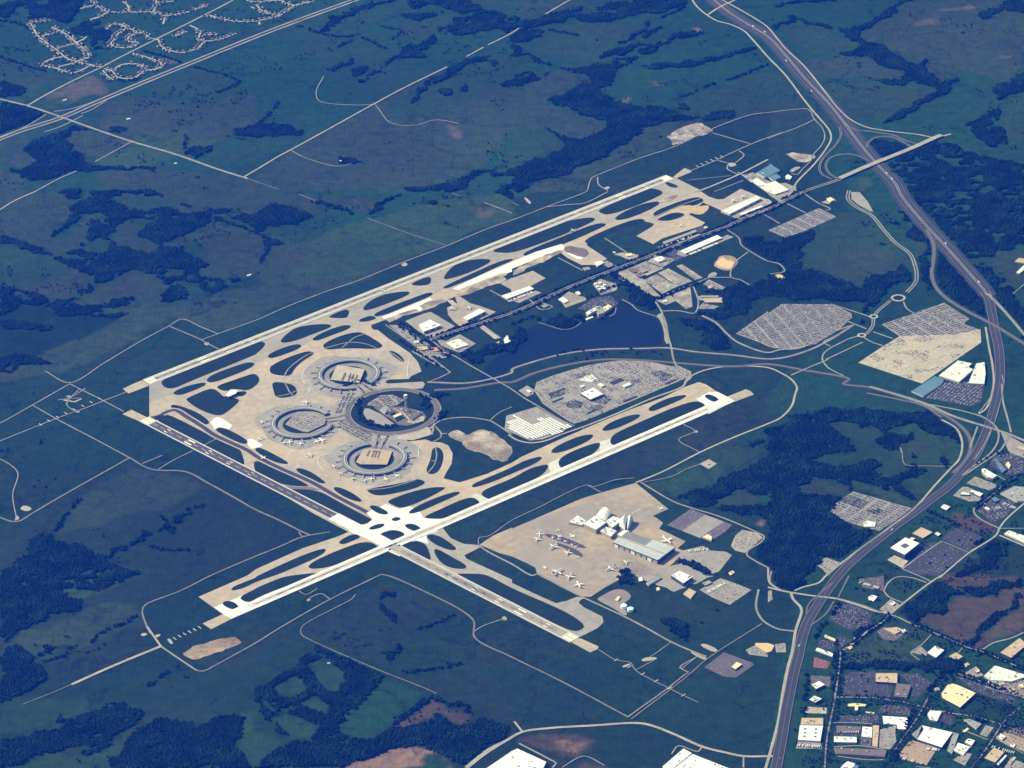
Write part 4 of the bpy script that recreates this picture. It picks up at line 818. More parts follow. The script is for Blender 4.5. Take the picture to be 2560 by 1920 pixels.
for si_, s in enumerate(STREETS):
    s2 = '00: ' + s; road(s2, 11, ROADL, 'street', step=12)
    c = ROADPTS[-1][0]; d = np.concatenate([[0], np.cumsum(np.linalg.norm(np.diff(c, axis=0), axis=1))])
    if len(s.split()) == 2 and d[-1] < 60: continue
    for q in np.arange(14, d[-1], 25):
        p0 = np.array([np.interp(q, d, c[:,0]), np.interp(q, d, c[:,1])]); p1 = np.array([np.interp(q+3, d, c[:,0]), np.interp(q+3, d, c[:,1])])
        t = (p1-p0)/(np.linalg.norm(p1-p0)+1e-6); n = np.array([-t[1], t[0]])
        for sd in (-1, 1): HOUSE_SPOTS.append((p0 + n*sd*(12.5+rng.uniform(0,5)) + rng.normal(0, 2.5, 2), math.atan2(t[1], t[0]), 'round the oval loop beside the freeway' if si_ in (23, 24) else ('along the streets between the road and the freeway at the top' if si_ in (22,) or si_ > 24 else ('along the streets of the left hand loop' if si_ < 7 else ('along the lanes nearest the top edge' if si_ < 15 else ('round the middle loop left of the straight road' if si_ < 18 else 'round the curving street right of the straight road'))))))
# interstate on the right
I29 = '20: 1700,-40 1750,5 1850,90 2000,190 2212,320 30: 160,490 320,680 520,890 640,1040 830,1290 960,1440 1100,1590 31: 1150,30 1250,160 1400,330 1560,500 1700,660 1850,830 1900,900'
c = dual(I29, 32, 22, FWY, 'freeway_carriageway', verge=(96, VERGE), edge=(4, mat('purple_shoulder', (.048,.050,.060), amt=.1)))
for d in (-4.5, 4.5): ribbon('median_barrier', offset(c, d), 2.6, mat('pale_barrier_concrete', (.40,.38,.38)), 'road', raw=True, z=2.9)
for d in (-27.5, 27.5): ribbon('shoulder_line', offset(c, d), 2.0, mat('faded_edge', (.16,.14,.16)), 'road', raw=True, z=2.9)
I29b = '31: 1870,860 1905,920 1935,1050 1960,1200 1990,1330 2005,1500 2000,1659 32: 1975,130 1930,300 1870,460 1790,620 1690,750 1560,890 1400,1010 1270,1110 1130,1210 1000,1310 850,1430 700,1560 33: 610,0 540,90 470,190 400,300 335,420 290,560 260,700 220,850 190,1000 160,1150 135,1300 110,1450 70,1659 50,1760'
c = dual(I29b, 18, 18, FWY, 'freeway_carriageway', verge=(48, mat('purple_shoulder', (.048,.050,.060))), edge=(3, mat('light_shoulder', (.10,.09,.105), amt=.1)))
for d in (-21.5, 21.5): ribbon('shoulder_line', offset(c, d), 3.5, mat('faded_edge', (.16,.14,.16)), 'road', raw=True, z=2.9)
ribbon('median_barrier', c, 2.2, mat('faded_edge', (.16,.14,.16)), 'road', raw=True, z=2.9)
CAR_LANES = [(catmull(T(I29), 30), (-16, 16)), (c, (-9, 9))]
road('31: 1900,880 2050,1040 2212,1230 2400,1450', 16, ROADC); road('31: 1370,330 1430,450 1430,600 1415,700 1450,820 1530,910 1700,1020 1950,1150 2212,1310 2400,1420', 17, ROADG, edge=(5, mat('light_shoulder', (.10,.09,.105))))
road('31: 1880,1170 1910,1350 1940,1500 1950,1659 32: 1925,120 1880,220 1820,260', 10, ROADL)
road('20: 1545,-20 1600,60 1690,135 1780,185 1880,210 2000,265 2080,345 2212,495 30: 150,650 300,850 380,950 450,1030 530,1130 545,1200 500,1290 400,1420 240,1590 230,1640 290,1670', 10, ROADL)
road('20: 1690,130 1800,60 1940,-5 2010,-40', 12, ROADL, 'bridge_road')
road('20: 1800,-10 1960,80 2130,180 2212,240 30: 150,420 300,560 450,740 600,930 700,1025 850,1100 1050,1135 1300,1165 1440,1195', 9, ROADL)
AVE = '30: 1440,1200 1240,1290 870,1440 620,1550 330,1650 31: 130,85 0,150 21: 2100,190 1850,300 1500,430 1100,590 900,665 700,740 500,820 200,960 0,1045 11: 1950,1130 1700,1210 1500,1280'
c = dual(AVE, 15, 6.5, ROADC, 'avenue', verge=(24, GRASSA)); AVEC = c
ribbon('bridge_deck', catmull(T('30: 1500,1175 1440,1200 1240,1290 870,1440 620,1550'), 25), 30, ROADL, 'road', raw=True, z=8.0)
road('30: 1440,1200 1540,1170 1580,1160', 14, LOTC)
for s in ('30: 620,1100 630,1170 580,1260 500,1340 450,1420 460,1500 550,1550', '30: 870,1390 750,1340 640,1335 540,1365 500,1440 540,1510 610,1550', '30: 850,1275 870,1230 930,1190 1020,1180 1110,1200 1240,1270', '30: 650,1060 750,1120 900,1140 1080,1170 1200,1220 1310,1250'):
    road(s, 14, GRASSA); c_ = ROADPTS[-1][0]
    road(s, 11, ROADC, 'ramp'); ribbon('ramp_lane', c_, 6, VERGE, 'road', raw=True)
road('30: 0,975 200,950 340,945 400,1030 470,1110 490,1190 460,1260 390,1340 370,1390 300,1460 250,1510 200,1500', 6, ROADC); road('30: 0,1200 100,1160 200,1125 320,1075 400,1035', 6, ROADC)
# perimeter roads of the airport
for s in ('01: 1740,1280 1890,1225 2212,1110 11: 250,1000 640,850 850,780 1270,610 1640,470 2000,320 2212,245 21: 300,130 640,0 650,-10 20: 690,1540 750,1510 900,1450 1100,1370 1400,1270 1740,1110 2080,990 2212,975',
          '01: 1460,1160 1570,1100 1740,1170 1890,1230', '01: 1460,1160 1740,1280 1790,1310 1890,1360', '01: 1460,1160 1200,1300 900,1480 605,1650 390,1550',
          '02: 605,0 280,185 0,340 -60,360', '02: 600,0 860,130 1070,240', '02: 280,185 490,305 860,500 1120,640', '02: 0,495 350,355 490,300 650,240 740,210 890,150 1100,70', '02: 690,45 620,110 575,180 640,235', '02: 740,40 630,110'):
    road(s, 6, ROADC, 'perimeter_track')
road('02: 1120,640 1310,740 1600,760 1800,860 2000,970 2212,1090 12: 200,1180 400,1280 470,1310', 10, GRAV, 'perimeter_track')
road('02: 1120,640 800,820 500,990 280,1120 160,1190 100,1190 -40,1140', 9, GRAV, 'perimeter_track')
for s in ('02: -30,640 0,650 150,760 110,960 140,1150', '02: 1230,690 1400,620', '02: 1370,740 1500,660 1665,580', '02: 1760,530 1870,475', '12: 470,1310 400,1320 370,1280', '02: 500,140 580,130 700,125'): road(s, 5, ROADC, 'service_track')
road('12: 640,1280 400,1325 200,1410 0,1490 02: 1820,1659 03: 1560,130 1260,250 1230,300 1270,440 1300,500', 8, GRAV, 'perimeter_track')
road('03: 1270,440 1390,610', 9, ROADL, 'perimeter_track'); road('03: 1390,610 1550,720 1700,820', 9, ROADC, 'perimeter_track')
road('03: 1700,820 1760,825 1850,780 2212,580 13: 200,455 640,205 1080,-10', 8, GRAV, 'perimeter_track')
road('13: 1080,-10 1140,0 1400,110 1870,375 1895,540 2212,705 23: 420,910 1000,1220', 8, GRAV, 'perimeter_track')
road('23: 1000,1222 1350,970 1500,850 1525,835 1450,795 1600,700', 6, ROADC, 'perimeter_track'); road('23: 1030,1240 1500,880 1700,710 2160,415', 6, GRAV, 'perimeter_track')
road('03: 1390,610 1000,770 620,940', 15, ROADL, 'light_lane'); road('03: 620,940 430,1020 200,1110', 4, GRAV, 'light_lane')
road('13: 860,160 830,200 700,270 400,440 395,510 450,545 1000,790 1500,990 1560,1020', 5, GRAV, 'farm_track')
road('13: 1890,480 1950,440 2150,370', 5, ROADC, 'service_track'); road('13: 640,205 560,155 450,200', 5, ROADC, 'service_track'); road('13: 370,130 430,165 530,110', 4, ROADC, 'service_track')
for s in ('23: 750,640 900,730 1020,750 1070,820 1350,970 1480,1035 1610,1095', '23: 1380,570 1210,690 1190,700', '23: 1070,815 1230,730', '23: 1600,700 1470,800'): road(s, 4, ROADC, 'service_track')
road('12: 1930,1400 2000,1450 2212,1560 22: 180,1659 23: 220,-15 400,80 570,165 640,200 900,320 1100,420 1380,575 1550,650 1680,700', 10, ROADC)
road('23: -400,1659 -200,1500 -60,1430 90,1350 300,1320 700,1295 1100,1275 1220,1300 1400,1370 1650,1480 1850,1530 2000,1560 2260,1560', 14, ROADL)
road('23: 90,1350 20,1260', 9, ROADL)
road('22: 1480,350 1580,410 1440,480 1620,590', 5, ROADC, 'service_track')
road('22: -30,440 40,485 150,510 280,495 420,440 620,370 900,260 1200,130 1480,20 21: 1510,1620 1640,1550 1850,1510 2212,1520 31: 120,1570 200,1620 250,1690 32: 235,90 200,200 100,300 0,345 22: 1900,470 1630,590 1300,760 1070,855', 10, ROADL)
road('22: 1110,850 1400,1020 1540,1070 1800,1150 2130,1290 2180,1320 2150,1370 2040,1440 2030,1480 2100,1530 2212,1590', 8, ROADC)
road('22: 1130,850 1280,825 1400,795 1500,740 1625,695', 4, ROADC, 'service_track'); road('22: 1060,815 900,830 700,890 650,875 200,1085 0,1180 12: 2000,1320 1930,1330 1925,1400', 4, ROADC, 'service_track')
road('22: 650,875 770,940', 5, ROADC, 'service_track')
road('22: 600,375 635,395', 5, ROADC, 'service_track')
# terminal loop roads and the airport boulevard
BLVD = '12: 1540,55 1800,40 2100,-10 21: 0,1645 200,1565 500,1490 800,1450 1100,1455 1430,1480 1900,1510 31: 0,1490 300,1540 700,1620 32: 650,0 900,35 1340,180 1540,280 1680,380 1750,490 1740,600 1690,680 1600,770'
road(BLVD, 15, ROADG, 'boulevard', edge=(14, VERGE)); 
road('11: 1480,1645 1850,1650 2212,1560 21: 0,1535 200,1465 450,1400 750,1362 1100,1355 1350,1350 1600,1385 1900,1410 2212,1445 31: 150,1430 350,1370 480,1310 600,1240 740,1150', 12, ROADC, 'boulevard', edge=(12, VERGE))
road('32: 880,25 1340,165 1600,280 1850,360 2010,410 2090,440 2212,490 2400,570', 17, ROADC, 'boulevard')
road('32: 850,80 1100,130 1340,190 1500,290', 12, ROADG, 'boulevard')
for s in ('32: 1400,180 1700,240 1880,300 1980,390 1990,480 1940,580 1850,660 1780,710 1680,790', '32: 2020,0 2030,150 2070,300 2100,420', '32: 2075,460 2020,560 1950,620 1800,720 1700,790', '32: 1810,370 1770,480 1745,550'): road(s, 9, ROADC, 'ramp')
for s in ('32: 1930,390 1870,520 1780,660', '32: 1950,0 1930,100 1870,190 1820,250', '32: 2010,150 1960,330', '31: 2020,1580 32: 2040,0'): road(s, 5, ROADC, 'ramp')
road('32: 1500,310 1620,380 1670,470 1675,580 1640,670 1590,720 1450,870 1260,1080 1050,1240 900,1350 700,1500 500,1659 33: 440,60 300,100 230,130', 10, ROADL)
road('23: 2212,100 33: 120,130 230,150 400,175 600,200 700,230 820,270 940,310 1050,320', 11, ROADL)
road('33: 200,150 215,200 280,270 290,310 240,470 210,650 170,800 130,1000 90,1250 40,1450 -20,1659 -60,1760', 12, ROADL)
road('22: 2212,1590 33: 20,70 120,130', 9, ROADL); road('33: 30,-40 20,60 100,120', 8, ROADC)
road('23: 2130,120 2110,280 2160,380 2212,420 33: 100,465 230,480', 10, ROADC)
for s in ('33: 700,0 650,100 600,200', '33: 560,60 350,250 330,330', '33: 570,220 500,330 370,430'): road(s, 8, ROADG, 'ramp')
# dam road, lot roads, roundabouts
st('earth_dam', '21: 1240,1075 1290,1040 1330,1090 1370,1310 1320,1310 1310,1180 1270,1090', LOTC, 'pave', sm=1)
road('21: 1240,950 1290,1030 1320,1150 1370,1320 1420,1500 1520,1570 1550,1600 1500,1645', 9, ROADC); road('21: 1300,1030 1450,1030 1570,1050 1610,970 1580,850 1560,810', 8, ROADC)
road('21: 950,930 1040,980 1080,1020 1240,1075', 6, ROADC); road('21: 1640,1070 1760,1130 1850,1220 1950,1300 2212,1390 31: 100,1365 250,1355 400,1300 550,1215 740,1150', 12, ROADC)
road('21: 230,1130 330,1160 430,1190 520,1180 600,1130', 4, ROADC, 'lake_path'); road('21: 900,1000 880,1060 800,1090', 4, ROADC, 'lake_path')
RA = '31: 700,-10 690,60 760,130 890,200 1000,330 1100,440 1220,530 1265,620 1280,770 1200,870'
dual(RA, 13, 7, ROADC, 'lane'); dual('31: 1060,940 950,1030 915,1078', 11, 6, ROADC, 'lane'); dual('31: 910,1090 905,1160 850,1230', 11, 6, ROADC, 'lane')
st('entrance_plaza', '31: 720,0 790,0 860,80 910,170 880,165 780,110 720,60', LOTC, 'pave')
for s in ('31: 810,1240 700,1270 620,1310 540,1350 480,1400 470,1450 520,1520 650,1590', '31: 830,1260 900,1300 990,1330', '31: 910,1210 1080,1270', '31: 1170,950 1200,1010 1260,1050', '31: 880,1080 730,1030 540,970', '31: 690,1120 850,1185', '31: 740,1150 600,1240 480,1300 540,1335', '31: 500,1450 820,1300', '31: 200,1585 350,1520 520,1450'): road(s, 8, ROADC)
def roundabout(cr_, x, y, r, w):
    cx, cy, _ = T(f'{cr_}: {x},{y}')[0]; a = np.linspace(0, 2*math.pi, 41)
    ribbon('roundabout', np.stack([cx+r*np.cos(a), cy+r*np.sin(a)], 1), w, ROADL, 'road', raw=True)
    sheet('grass_circle', np.stack([cx+(r-w/2-1)*np.cos(a[:-1]), cy+(r-w/2-1)*np.sin(a[:-1])], 1), GRASSA, 'road')
roundabout('31', 1125, 917, 31, 12); roundabout('31', 913, 1078, 17, 11); roundabout('31', 810, 1240, 17, 11)
# cargo side roads
for s in ('11: 1120,1150 1250,1240 1400,1350 1530,1450 1640,1530 1680,1560', '11: 1500,1270 1640,1380 1700,1410 1850,1500 2130,1659 22: 0,50 100,120 220,190 420,310 540,365', '11: 1680,1560 1600,1600 1500,1640', '11: 1930,1160 2050,1220 2110,1260', '21: 400,570 610,680', '21: 800,400 1000,530 1100,590', '21: 1240,935 1350,880 1600,785 1750,720', '21: 1830,310 1960,400 1980,460 2050,510 2212,600 31: 90,620 140,690 20,710', '21: 2040,520 1930,610 1895,740 1970,760 2050,805', '21: 1700,740 1890,740', '31: 130,85 330,185', '31: 320,20 430,95 540,150 500,160', '31: -30,200 0,215 100,275', '11: 2020,850 2212,950', '21: 150,930 260,1020 350,995 260,960', '20: 1550,1475 1770,1385 1850,1345 2060,1250 2212,1190 30: 130,1145', '20: 1730,1150 2060,1245', '20: 1960,1305 2005,1340 1930,1410', '20: 1780,1390 1860,1410', '20: 1870,1420 1860,1460 1950,1510', '20: 740,1530 750,1600 830,1650', '21: 300,130 500,110 620,100 830,0'):
    road(s, 7, ROADC)
road('20: 1600,1659 1750,1600 1960,1510 2212,1380', 11, ROADL); road('20: 1750,1659 2000,1560', 6, ROADC); road('20: 1950,1490 2100,1570 2212,1640', 9, ROADC); road('20: 1520,1560 1890,1520', 4, ROADC)
# business park streets
for s, w in (('33: 1510,-10 1400,60 1180,230 1060,330 960,420 860,480 760,570 650,640', 8.8), ('33: 1400,45 1280,-10', 6.4), ('33: 1000,130 1040,60 1120,10 1250,20 1370,60', 7.2), ('33: 1000,130 1040,180 1180,240', 7.2), ('33: 625,650 620,750 600,900 570,1100 540,1250 510,1400 490,1659', 7.2), ('33: 620,200 800,250 960,310 1100,350 1250,420 1450,500 1700,610 1860,660 2212,810', 8.0), ('33: 590,1050 750,1050 950,1060 1200,1100 1400,1150 1600,1190 1800,1220 2020,1290 2212,1360', 6.4),
             ('33: 2212,1120 2100,1200 2020,1290 1950,1400 1840,1560 1760,1659', 6.4), ('33: 1850,640 1950,580 2100,540 2212,490', 8.0), ('33: 1620,840 1800,900 2212,1060', 6.4), ('33: 1390,1040 1340,1140 1290,1230 1200,1360 1100,1500', 6.4), ('33: 560,1270 700,1270 900,1280', 5.6), ('33: 570,1480 800,1470 1000,1500', 7.2), ('33: 600,1560 860,1590 1000,1590', 5.6), ('33: 1680,1330 1900,1420', 5.6), ('33: 1430,490 1300,620 1230,660 1310,730', 4.8), ('33: 1700,600 1640,670', 4.8), ('33: 1280,1650 1400,1659', 5.6), ('33: 1950,1400 2212,1540', 4.8),
             ('32: 2212,790 2100,830 1960,940 1860,1020 1780,1080 1790,1130 1870,1190 2000,1250', 8.0), ('32: 2300,960 2050,1180 2000,1250 1970,1310 1740,1460 1570,1600 1480,1680', 8.8), ('32: 2000,1310 2212,1400', 9.6), ('32: 1980,1250 2212,1250', 4.8), ('32: 1980,790 2080,850', 5.6), ('32: 1500,1360 1740,1460', 4.8), ('32: 1160,1600 1340,1470 1500,1360', 7.2), ('32: 1160,1600 1300,1659', 6.4), ('31: 2120,880 2212,800', 4.8), ('32: 600,1540 640,1550', 4.0)):
    road(s, w, ROADL if w > 8 else ROADC, 'street')
road('13: 1820,1670 2000,1530 2212,1400 2260,1370', 10, ROADL)
road('23: 60,1450 330,1590 380,1620 350,1659', 9, ROADC); road('23: 430,1659 620,1560 800,1640', 5, ROADC); road('23: 1380,1540 1440,1470 1560,1510 1610,1520 1640,1480', 7, ROADC); road('23: 2000,1570 2000,1659', 7, ROADC)
st('turnaround', '12: 1520,440 1545,390 1500,380 1545,330', LOTC, 'pave')
road('12: 1520,440 1545,350 1620,310 1800,290 1950,305 2020,320 2212,440', 8, ROADC); road('12: 1550,370 1600,430 1590,470 1530,500', 7, ROADC); road('12: 2020,320 2100,250 2212,200', 5, ROADC); road('12: 1600,430 1650,430', 6, ROADC)
road('32: 1140,550 1160,600 1170,680 1200,705 1350,710 1600,715', 4, ROADC, 'farm_track')
# ------------------------------------------------------------------ planting the woods, clear of the roads
RCELL = {}
for c_, w_ in ROADPTS:
    d_ = np.linalg.norm(np.diff(c_, axis=0), axis=1)
    for a_, b_, l_ in zip(c_[:-1], c_[1:], d_):
        for t_ in np.linspace(0, 1, max(2, int(l_/5))):
            q_ = a_+(b_-a_)*t_; k_ = int(math.ceil((w_/2+4)/6))
            i_, j_ = int(q_[0]//6), int(q_[1]//6)
            for u_ in range(-k_, k_+1):
                for v_ in range(-k_, k_+1): RCELL[(i_+u_, j_+v_)] = 1
def offroad(p): return np.array([(int(x//6), int(y//6)) not in RCELL for x, y in p], bool)
THIN = ('beyond the freeway at the right edge', 'right of the overpass', 'far corner at the upper left', 'broad dark wood at the top middle', 'climbing the slope', 'broad dark wood at the left edge', 'wooded slope behind', 'patchy wood', 'scrub wood', 'between the cul-de-sac', 'joining the small square', 'around the notched field', 'wood at the upper right corner', 'along the right edge near')
NTREE = 0
for lab, s in WOODS:
    pl = A2(T(s)); p_ = fill(pl, 8.6)
    if any(k in lab for k in THIN):
        nn_ = hashnoise(p_[:,0], p_[:,1], 130, 41)*.5 + hashnoise(p_[:,0], p_[:,1], 38, 42)*.5
        p_ = p_[nn_ > .36]
    else:
        nn_ = hashnoise(p_[:,0], p_[:,1], 28, 43); p_ = p_[nn_ > .14]
    if 'small square fields at the bottom' in lab or 'wedge of wood' in lab:
        for hs in ('13: 130,970 330,850 400,900 450,980 320,1060 220,1050', '13: 430,760 580,700 760,830 720,1000 610,1010 500,880', '13: 360,1100 500,1030 640,1120 620,1200 480,1160', '13: 160,1200 300,1190 550,1300 480,1430 330,1420 200,1300', '13: 40,1040 100,1090 180,1170 140,1190 60,1120'):
            p_ = p_[~inside(p_[:,0], p_[:,1], A2(T(hs)))]
    p_ = p_[offroad(p_)]
    r_ = rng.uniform(3.6, 6.8, len(p_)) * (0.75 + .6*hashnoise(p_[:,0], p_[:,1], 50, 9))
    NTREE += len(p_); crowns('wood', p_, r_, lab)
bp_ = []
for seg in BELTS.replace('\n', ' | ').split('|'):
    seg = seg.strip()
    if not seg: continue
    c = catmull(T(seg), 9)
    for q in c:
        for _ in range(1):
            if hashnoise(np.array([q[0]]), np.array([q[1]]), 60, 77)[0] > .25: bp_.append(q + rng.normal(0, 5, 2))
bp_ = np.array(bp_); bp_ = bp_[offroad(bp_)]; crowns('hedgerow', bp_, rng.uniform(4, 7.5, len(bp_)), 'thin lines of hedge and creek trees running between the fields', 'hedgerow')
# ------------------------------------------------------------------ lake
st('lake', '11: 2080,1659 1900,1640 1960,1540 2080,1420 2212,1370 21: 50,1330 130,1280 100,1200 230,1135 430,1195 600,1135 800,1095 890,1050 920,950 950,935 1040,985 1080,1025 1240,1080 1300,1180 1310,1310 1200,1330 750,1350 450,1390 200,1450 0,1510 11: 2150,1560', WATER, 'pave', sm=1)
st('retention_pond', '33: 1880,1659 1900,1640 1960,1659', WATER, 'pave')
# ------------------------------------------------------------------ buildings
def centroid(p): return p.mean(0)
def prism(name, p, z0, z1, mside, mtop, parent, org, cap=True):
    n = len(p); V = [(x, y, z0) for x, y in p] + [(x, y, z1) for x, y in p]
    F = [[i, (i+1) % n, n+(i+1) % n, n+i] for i in range(n)]; fm = [0]*n
    if cap: F.append(list(range(n, 2*n))); fm.append(1)
    V = [(v[0]-org[0], v[1]-org[1], v[2]-org[2]) for v in V]
    return mesh_obj(name, V, F, [mside, mtop], parent, fm)
def shrink(p, d):
    c = centroid(p); r = np.linalg.norm(p-c, axis=1).mean(); return c + (p-c)*max(.1, 1-d/r)
def ccw(p):
    a = np.sum(p[:,0]*np.roll(p[:,1],-1)-np.roll(p[:,0],-1)*p[:,1]); return p if a > 0 else p[::-1]
BLD = []
def bld(label, cat, h, s, roof=None, wall=None, name='warehouse', units=0, group=None, hole=None, docks=0):
    p = ccw(A2(T(s, h))); c = centroid(p); org = (c[0], c[1], 0.4)
    e = empty(name, org); props(e, label, cat, group); roof = roof or ROOFW; wall = wall or WALLW
    prism('wall', p, .4, h, wall, wall, e, org, cap=False)
    # roof: deck a little below a raised parapet
    q = shrink(p, 1.2); n = len(p)
    V = [(x-c[0], y-c[1], h-.4) for x, y in p] + [(x-c[0], y-c[1], h-.4) for x, y in q] + [(x-c[0], y-c[1], h-1.0) for x, y in q]
    F = [[i, (i+1)%n, n+(i+1)%n, n+i] for i in range(n)] + [[n+i, n+(i+1)%n, 2*n+(i+1)%n, 2*n+i] for i in range(n)] + [list(range(2*n, 3*n))]
    r = mesh_obj('roof', V, F, roof, e); BLD.append((p, h))
    if hole:
        hp = ccw(A2(T(hole, h))); prism('well_shade_slab', hp, h-.9, h-.3, ROOFD, ROOFD, r, org)  # dark slab on the deck paints the shade of the roof opening
    L = p.max(0)-p.min(0); rr = random.Random(int(abs(c[0]*7+c[1]*3)))
    k = 0; tries = 0
    while k < units and tries < 200:
        tries += 1; u = np.array([rr.uniform(p[:,0].min(), p[:,0].max()), rr.uniform(p[:,1].min(), p[:,1].max())])
        if not inside(np.array([u[0]]), np.array([u[1]]), shrink(p, 8))[0]: continue
        w_, d_ = rr.uniform(2, 6), rr.uniform(2, 4.5); k += 1
        prism('rooftop_unit', np.array([[u[0]-w_,u[1]-d_],[u[0]+w_,u[1]-d_],[u[0]+w_,u[1]+d_],[u[0]-w_,u[1]+d_]]), h-1, h+2.0, METAL, (ROOFL, METAL, ROOFD)[k % 3], e, org)
    if docks:
        # loading doors along the wall that looks towards the viewer
        best = max(range(n), key=lambda i: np.linalg.norm(p[(i+1)%n]-p[i])*(1 if (p[(i+1)%n]-p[i])[0] > 0 else 0))
        a, b = p[best], p[(best+1)%n]; t = (b-a)/np.linalg.norm(b-a); nn = np.array([t[1], -t[0]]); Lw = np.linalg.norm(b-a)
        for j in range(docks):
            s0 = (j+.5)*Lw/docks; w = min(9, Lw/docks*.35); a0 = a+t*(s0-w)+nn*.15-c; b0 = a+t*(s0+w)+nn*.15-c
            mesh_obj('door', [(a0[0],a0[1],0.1),(b0[0],b0[1],0.1),(b0[0],b0[1],h*.62),(a0[0],a0[1],h*.62)], [[0,1,2,3]], ROOFD, e)
    return e
B = bld
B('square white hangar beside the long tree lined car park', 'hangar', 14, '11: 1407,1145 1500,1100 1600,1150 1450,1205', name='hangar', units=4, docks=3)
B('long white hangar with two airliners parked in front', 'hangar', 15, '11: 1785,1085 1930,1008 1985,1028 1830,1105', name='hangar', docks=4)
B('flat blue grey office among trees by the lake end', 'office', 6, '11: 1640,1300 1750,1265 1840,1320 1720,1355', ROOFL, name='office_building', units=3)
B('small white building on the bend above the lake', 'building', 8, '11: 2140,1270 2170,1235 2200,1290 2150,1310')
B('long white cargo shed facing the tan apron', 'cargo shed', 9, '11: 2120,895 21: 150,812 190,835 11: 2170,922', name='cargo_building', docks=8)
B('very long white roofed freight building south of the avenue', 'freight building', 8, '21: 1455,505 1770,372 1815,395 1500,530', name='freight_building', docks=12)
B('long blue grey hangar by the far cargo apron with two jets', 'hangar', 12, '21: 1805,160 2110,30 2150,55 1880,190', ROOFL, name='hangar', docks=5)
B('narrow white shed parallel to the far blue grey hangar', 'shed', 6, '21: 1965,185 2150,115 2170,125 1990,198', name='shed')
B('long grey building behind the widest cargo apron', 'freight building', 9, '21: 1300,430 1580,325 1600,340 1310,452', ROOFG, WALLD, name='freight_building')
B('second long grey building behind the widest cargo apron', 'freight building', 6, '21: 1430,430 1620,355 1635,368 1445,445', ROOFG, WALLD, name='freight_building')
B('white rental garage in the middle of the vehicle yards', 'garage', 8, '21: 1220,572 1290,553 1330,582 1265,602', name='garage', units=2)
B('little white building at the corner of the bus yard', 'building', 6, '21: 400,925 440,905 490,940 450,957', name='service_building')
B('smallest white block at the far corner of the bus yard', 'building', 6, '21: 545,865 575,855 595,880 570,886', name='service_building')
B('pale blue roofed freight hall on the middle tan apron', 'freight building', 8, '21: 710,602 765,590 795,610 735,642', ROOFL, name='freight_building')
B('left wing of the lakeside hotel with white roof', 'hotel', 16, '21: 636,1040 715,995 735,1015 655,1062', ROOFW, WALLT, name='hotel', units=3)
B('grey stepped tower block of the lakeside hotel', 'hotel', 22, '21: 718,985 768,985 800,1040 745,1060', ROOFG, WALLT, name='hotel', units=3)
B('right wing of the lakeside hotel with cream roof', 'hotel', 16, '21: 775,1000 835,970 865,992 800,1035', ROOFC, WALLT, name='hotel', units=2)
B('white pavilion on the shore under the lakeside hotel', 'pavilion', 5, '21: 632,1095 690,1070 705,1080 645,1105', name='pavilion')
B('thin brown open storage shed, upper of two by the wood', 'shed', 5, '21: 1630,893 1785,893 1785,907 1630,907', ROOFG, name='storage_shed')
B('broader brown storage shed, lower of two by the wood', 'shed', 5, '21: 1660,922 1818,918 1820,952 1665,952', ROOFT, name='storage_shed')
B('larger blue roofed hall at the end of the avenue', 'hall', 10, '20: 2112,1490 2200,1440 30: 20,1415 105,1470 0,1520 20: 2180,1530', ROOFB, name='freight_building', units=3)
B('smaller blue roofed hall at the end of the avenue', 'hall', 8, '30: 5,1525 75,1500 112,1530 40,1560', ROOFB, name='freight_building')
B('small white office beside the blue roofed halls', 'office', 8, '30: 150,1522 168,1505 207,1525 192,1548 150,1540', name='office_building')
B('large pale grey terminal shed on the far cargo ground', 'freight building', 8, '20: 2070,1560 2115,1535 2212,1600 30: 30,1640 20: 2212,1659', ROOFL, name='freight_building', units=3)
B('long pale shed with ribbed roof on the far cargo ground', 'shed', 7, '30: -20,1590 60,1560 180,1640 31: 60,20 0,0', ROOFL, name='shed')
B('cream roofed lodge on the green beyond the avenue', 'lodge', 6, '31: 505,55 540,43 572,66 535,86', ROOFC, name='lodge')
B('big notched white warehouse beside the tan car field', 'warehouse', 10, '31: 1475,1585 1640,1455 1762,1480 1728,1510 1772,1532 1650,1640', ROOFL, units=4)
B('ribbed white warehouse against the freeway ramp', 'warehouse', 10, '31: 1800,1480 1870,1470 1880,1570 1868,1659 1730,1650 1750,1600', ROOFL, units=4)
B('long teal roofed factory beside the notched warehouse', 'factory', 8, '31: 1440,1590 1520,1620 1500,1659 32: 1340,105 1240,60', ROOFB, name='factory')
B('little dark walled white hangar on the taxiway island', 'hangar', 14, '02: 1945,98 1990,48 2020,46 2056,56 2040,80 1975,110', ROOFW, WALLD, name='hangar')
B('big square white workshop in the middle of the rental yards', 'workshop', 12, 'q1: 832,428 985,362 1095,438 950,500', ROOFW, WALLD, name='workshop', units=2)
B('small white kiosk at the west tip of the rental yards', 'kiosk', 5, 'q1: 212,398 232,385 268,405 248,420', name='kiosk')
B('short white office near the bright slab of the rental yards', 'office', 7, 'q1: 1030,325 1062,310 1112,335 1078,355', name='office_building')
B('pale blue roofed garage in the rental yards', 'garage', 8, 'q1: 1308,338 1395,300 1422,325 1345,357', ROOFL, name='garage')
B('small pale shed left of the square white workshop', 'shed', 5, 'q1: 825,345 870,328 890,345 845,362', ROOFL, name='shed')
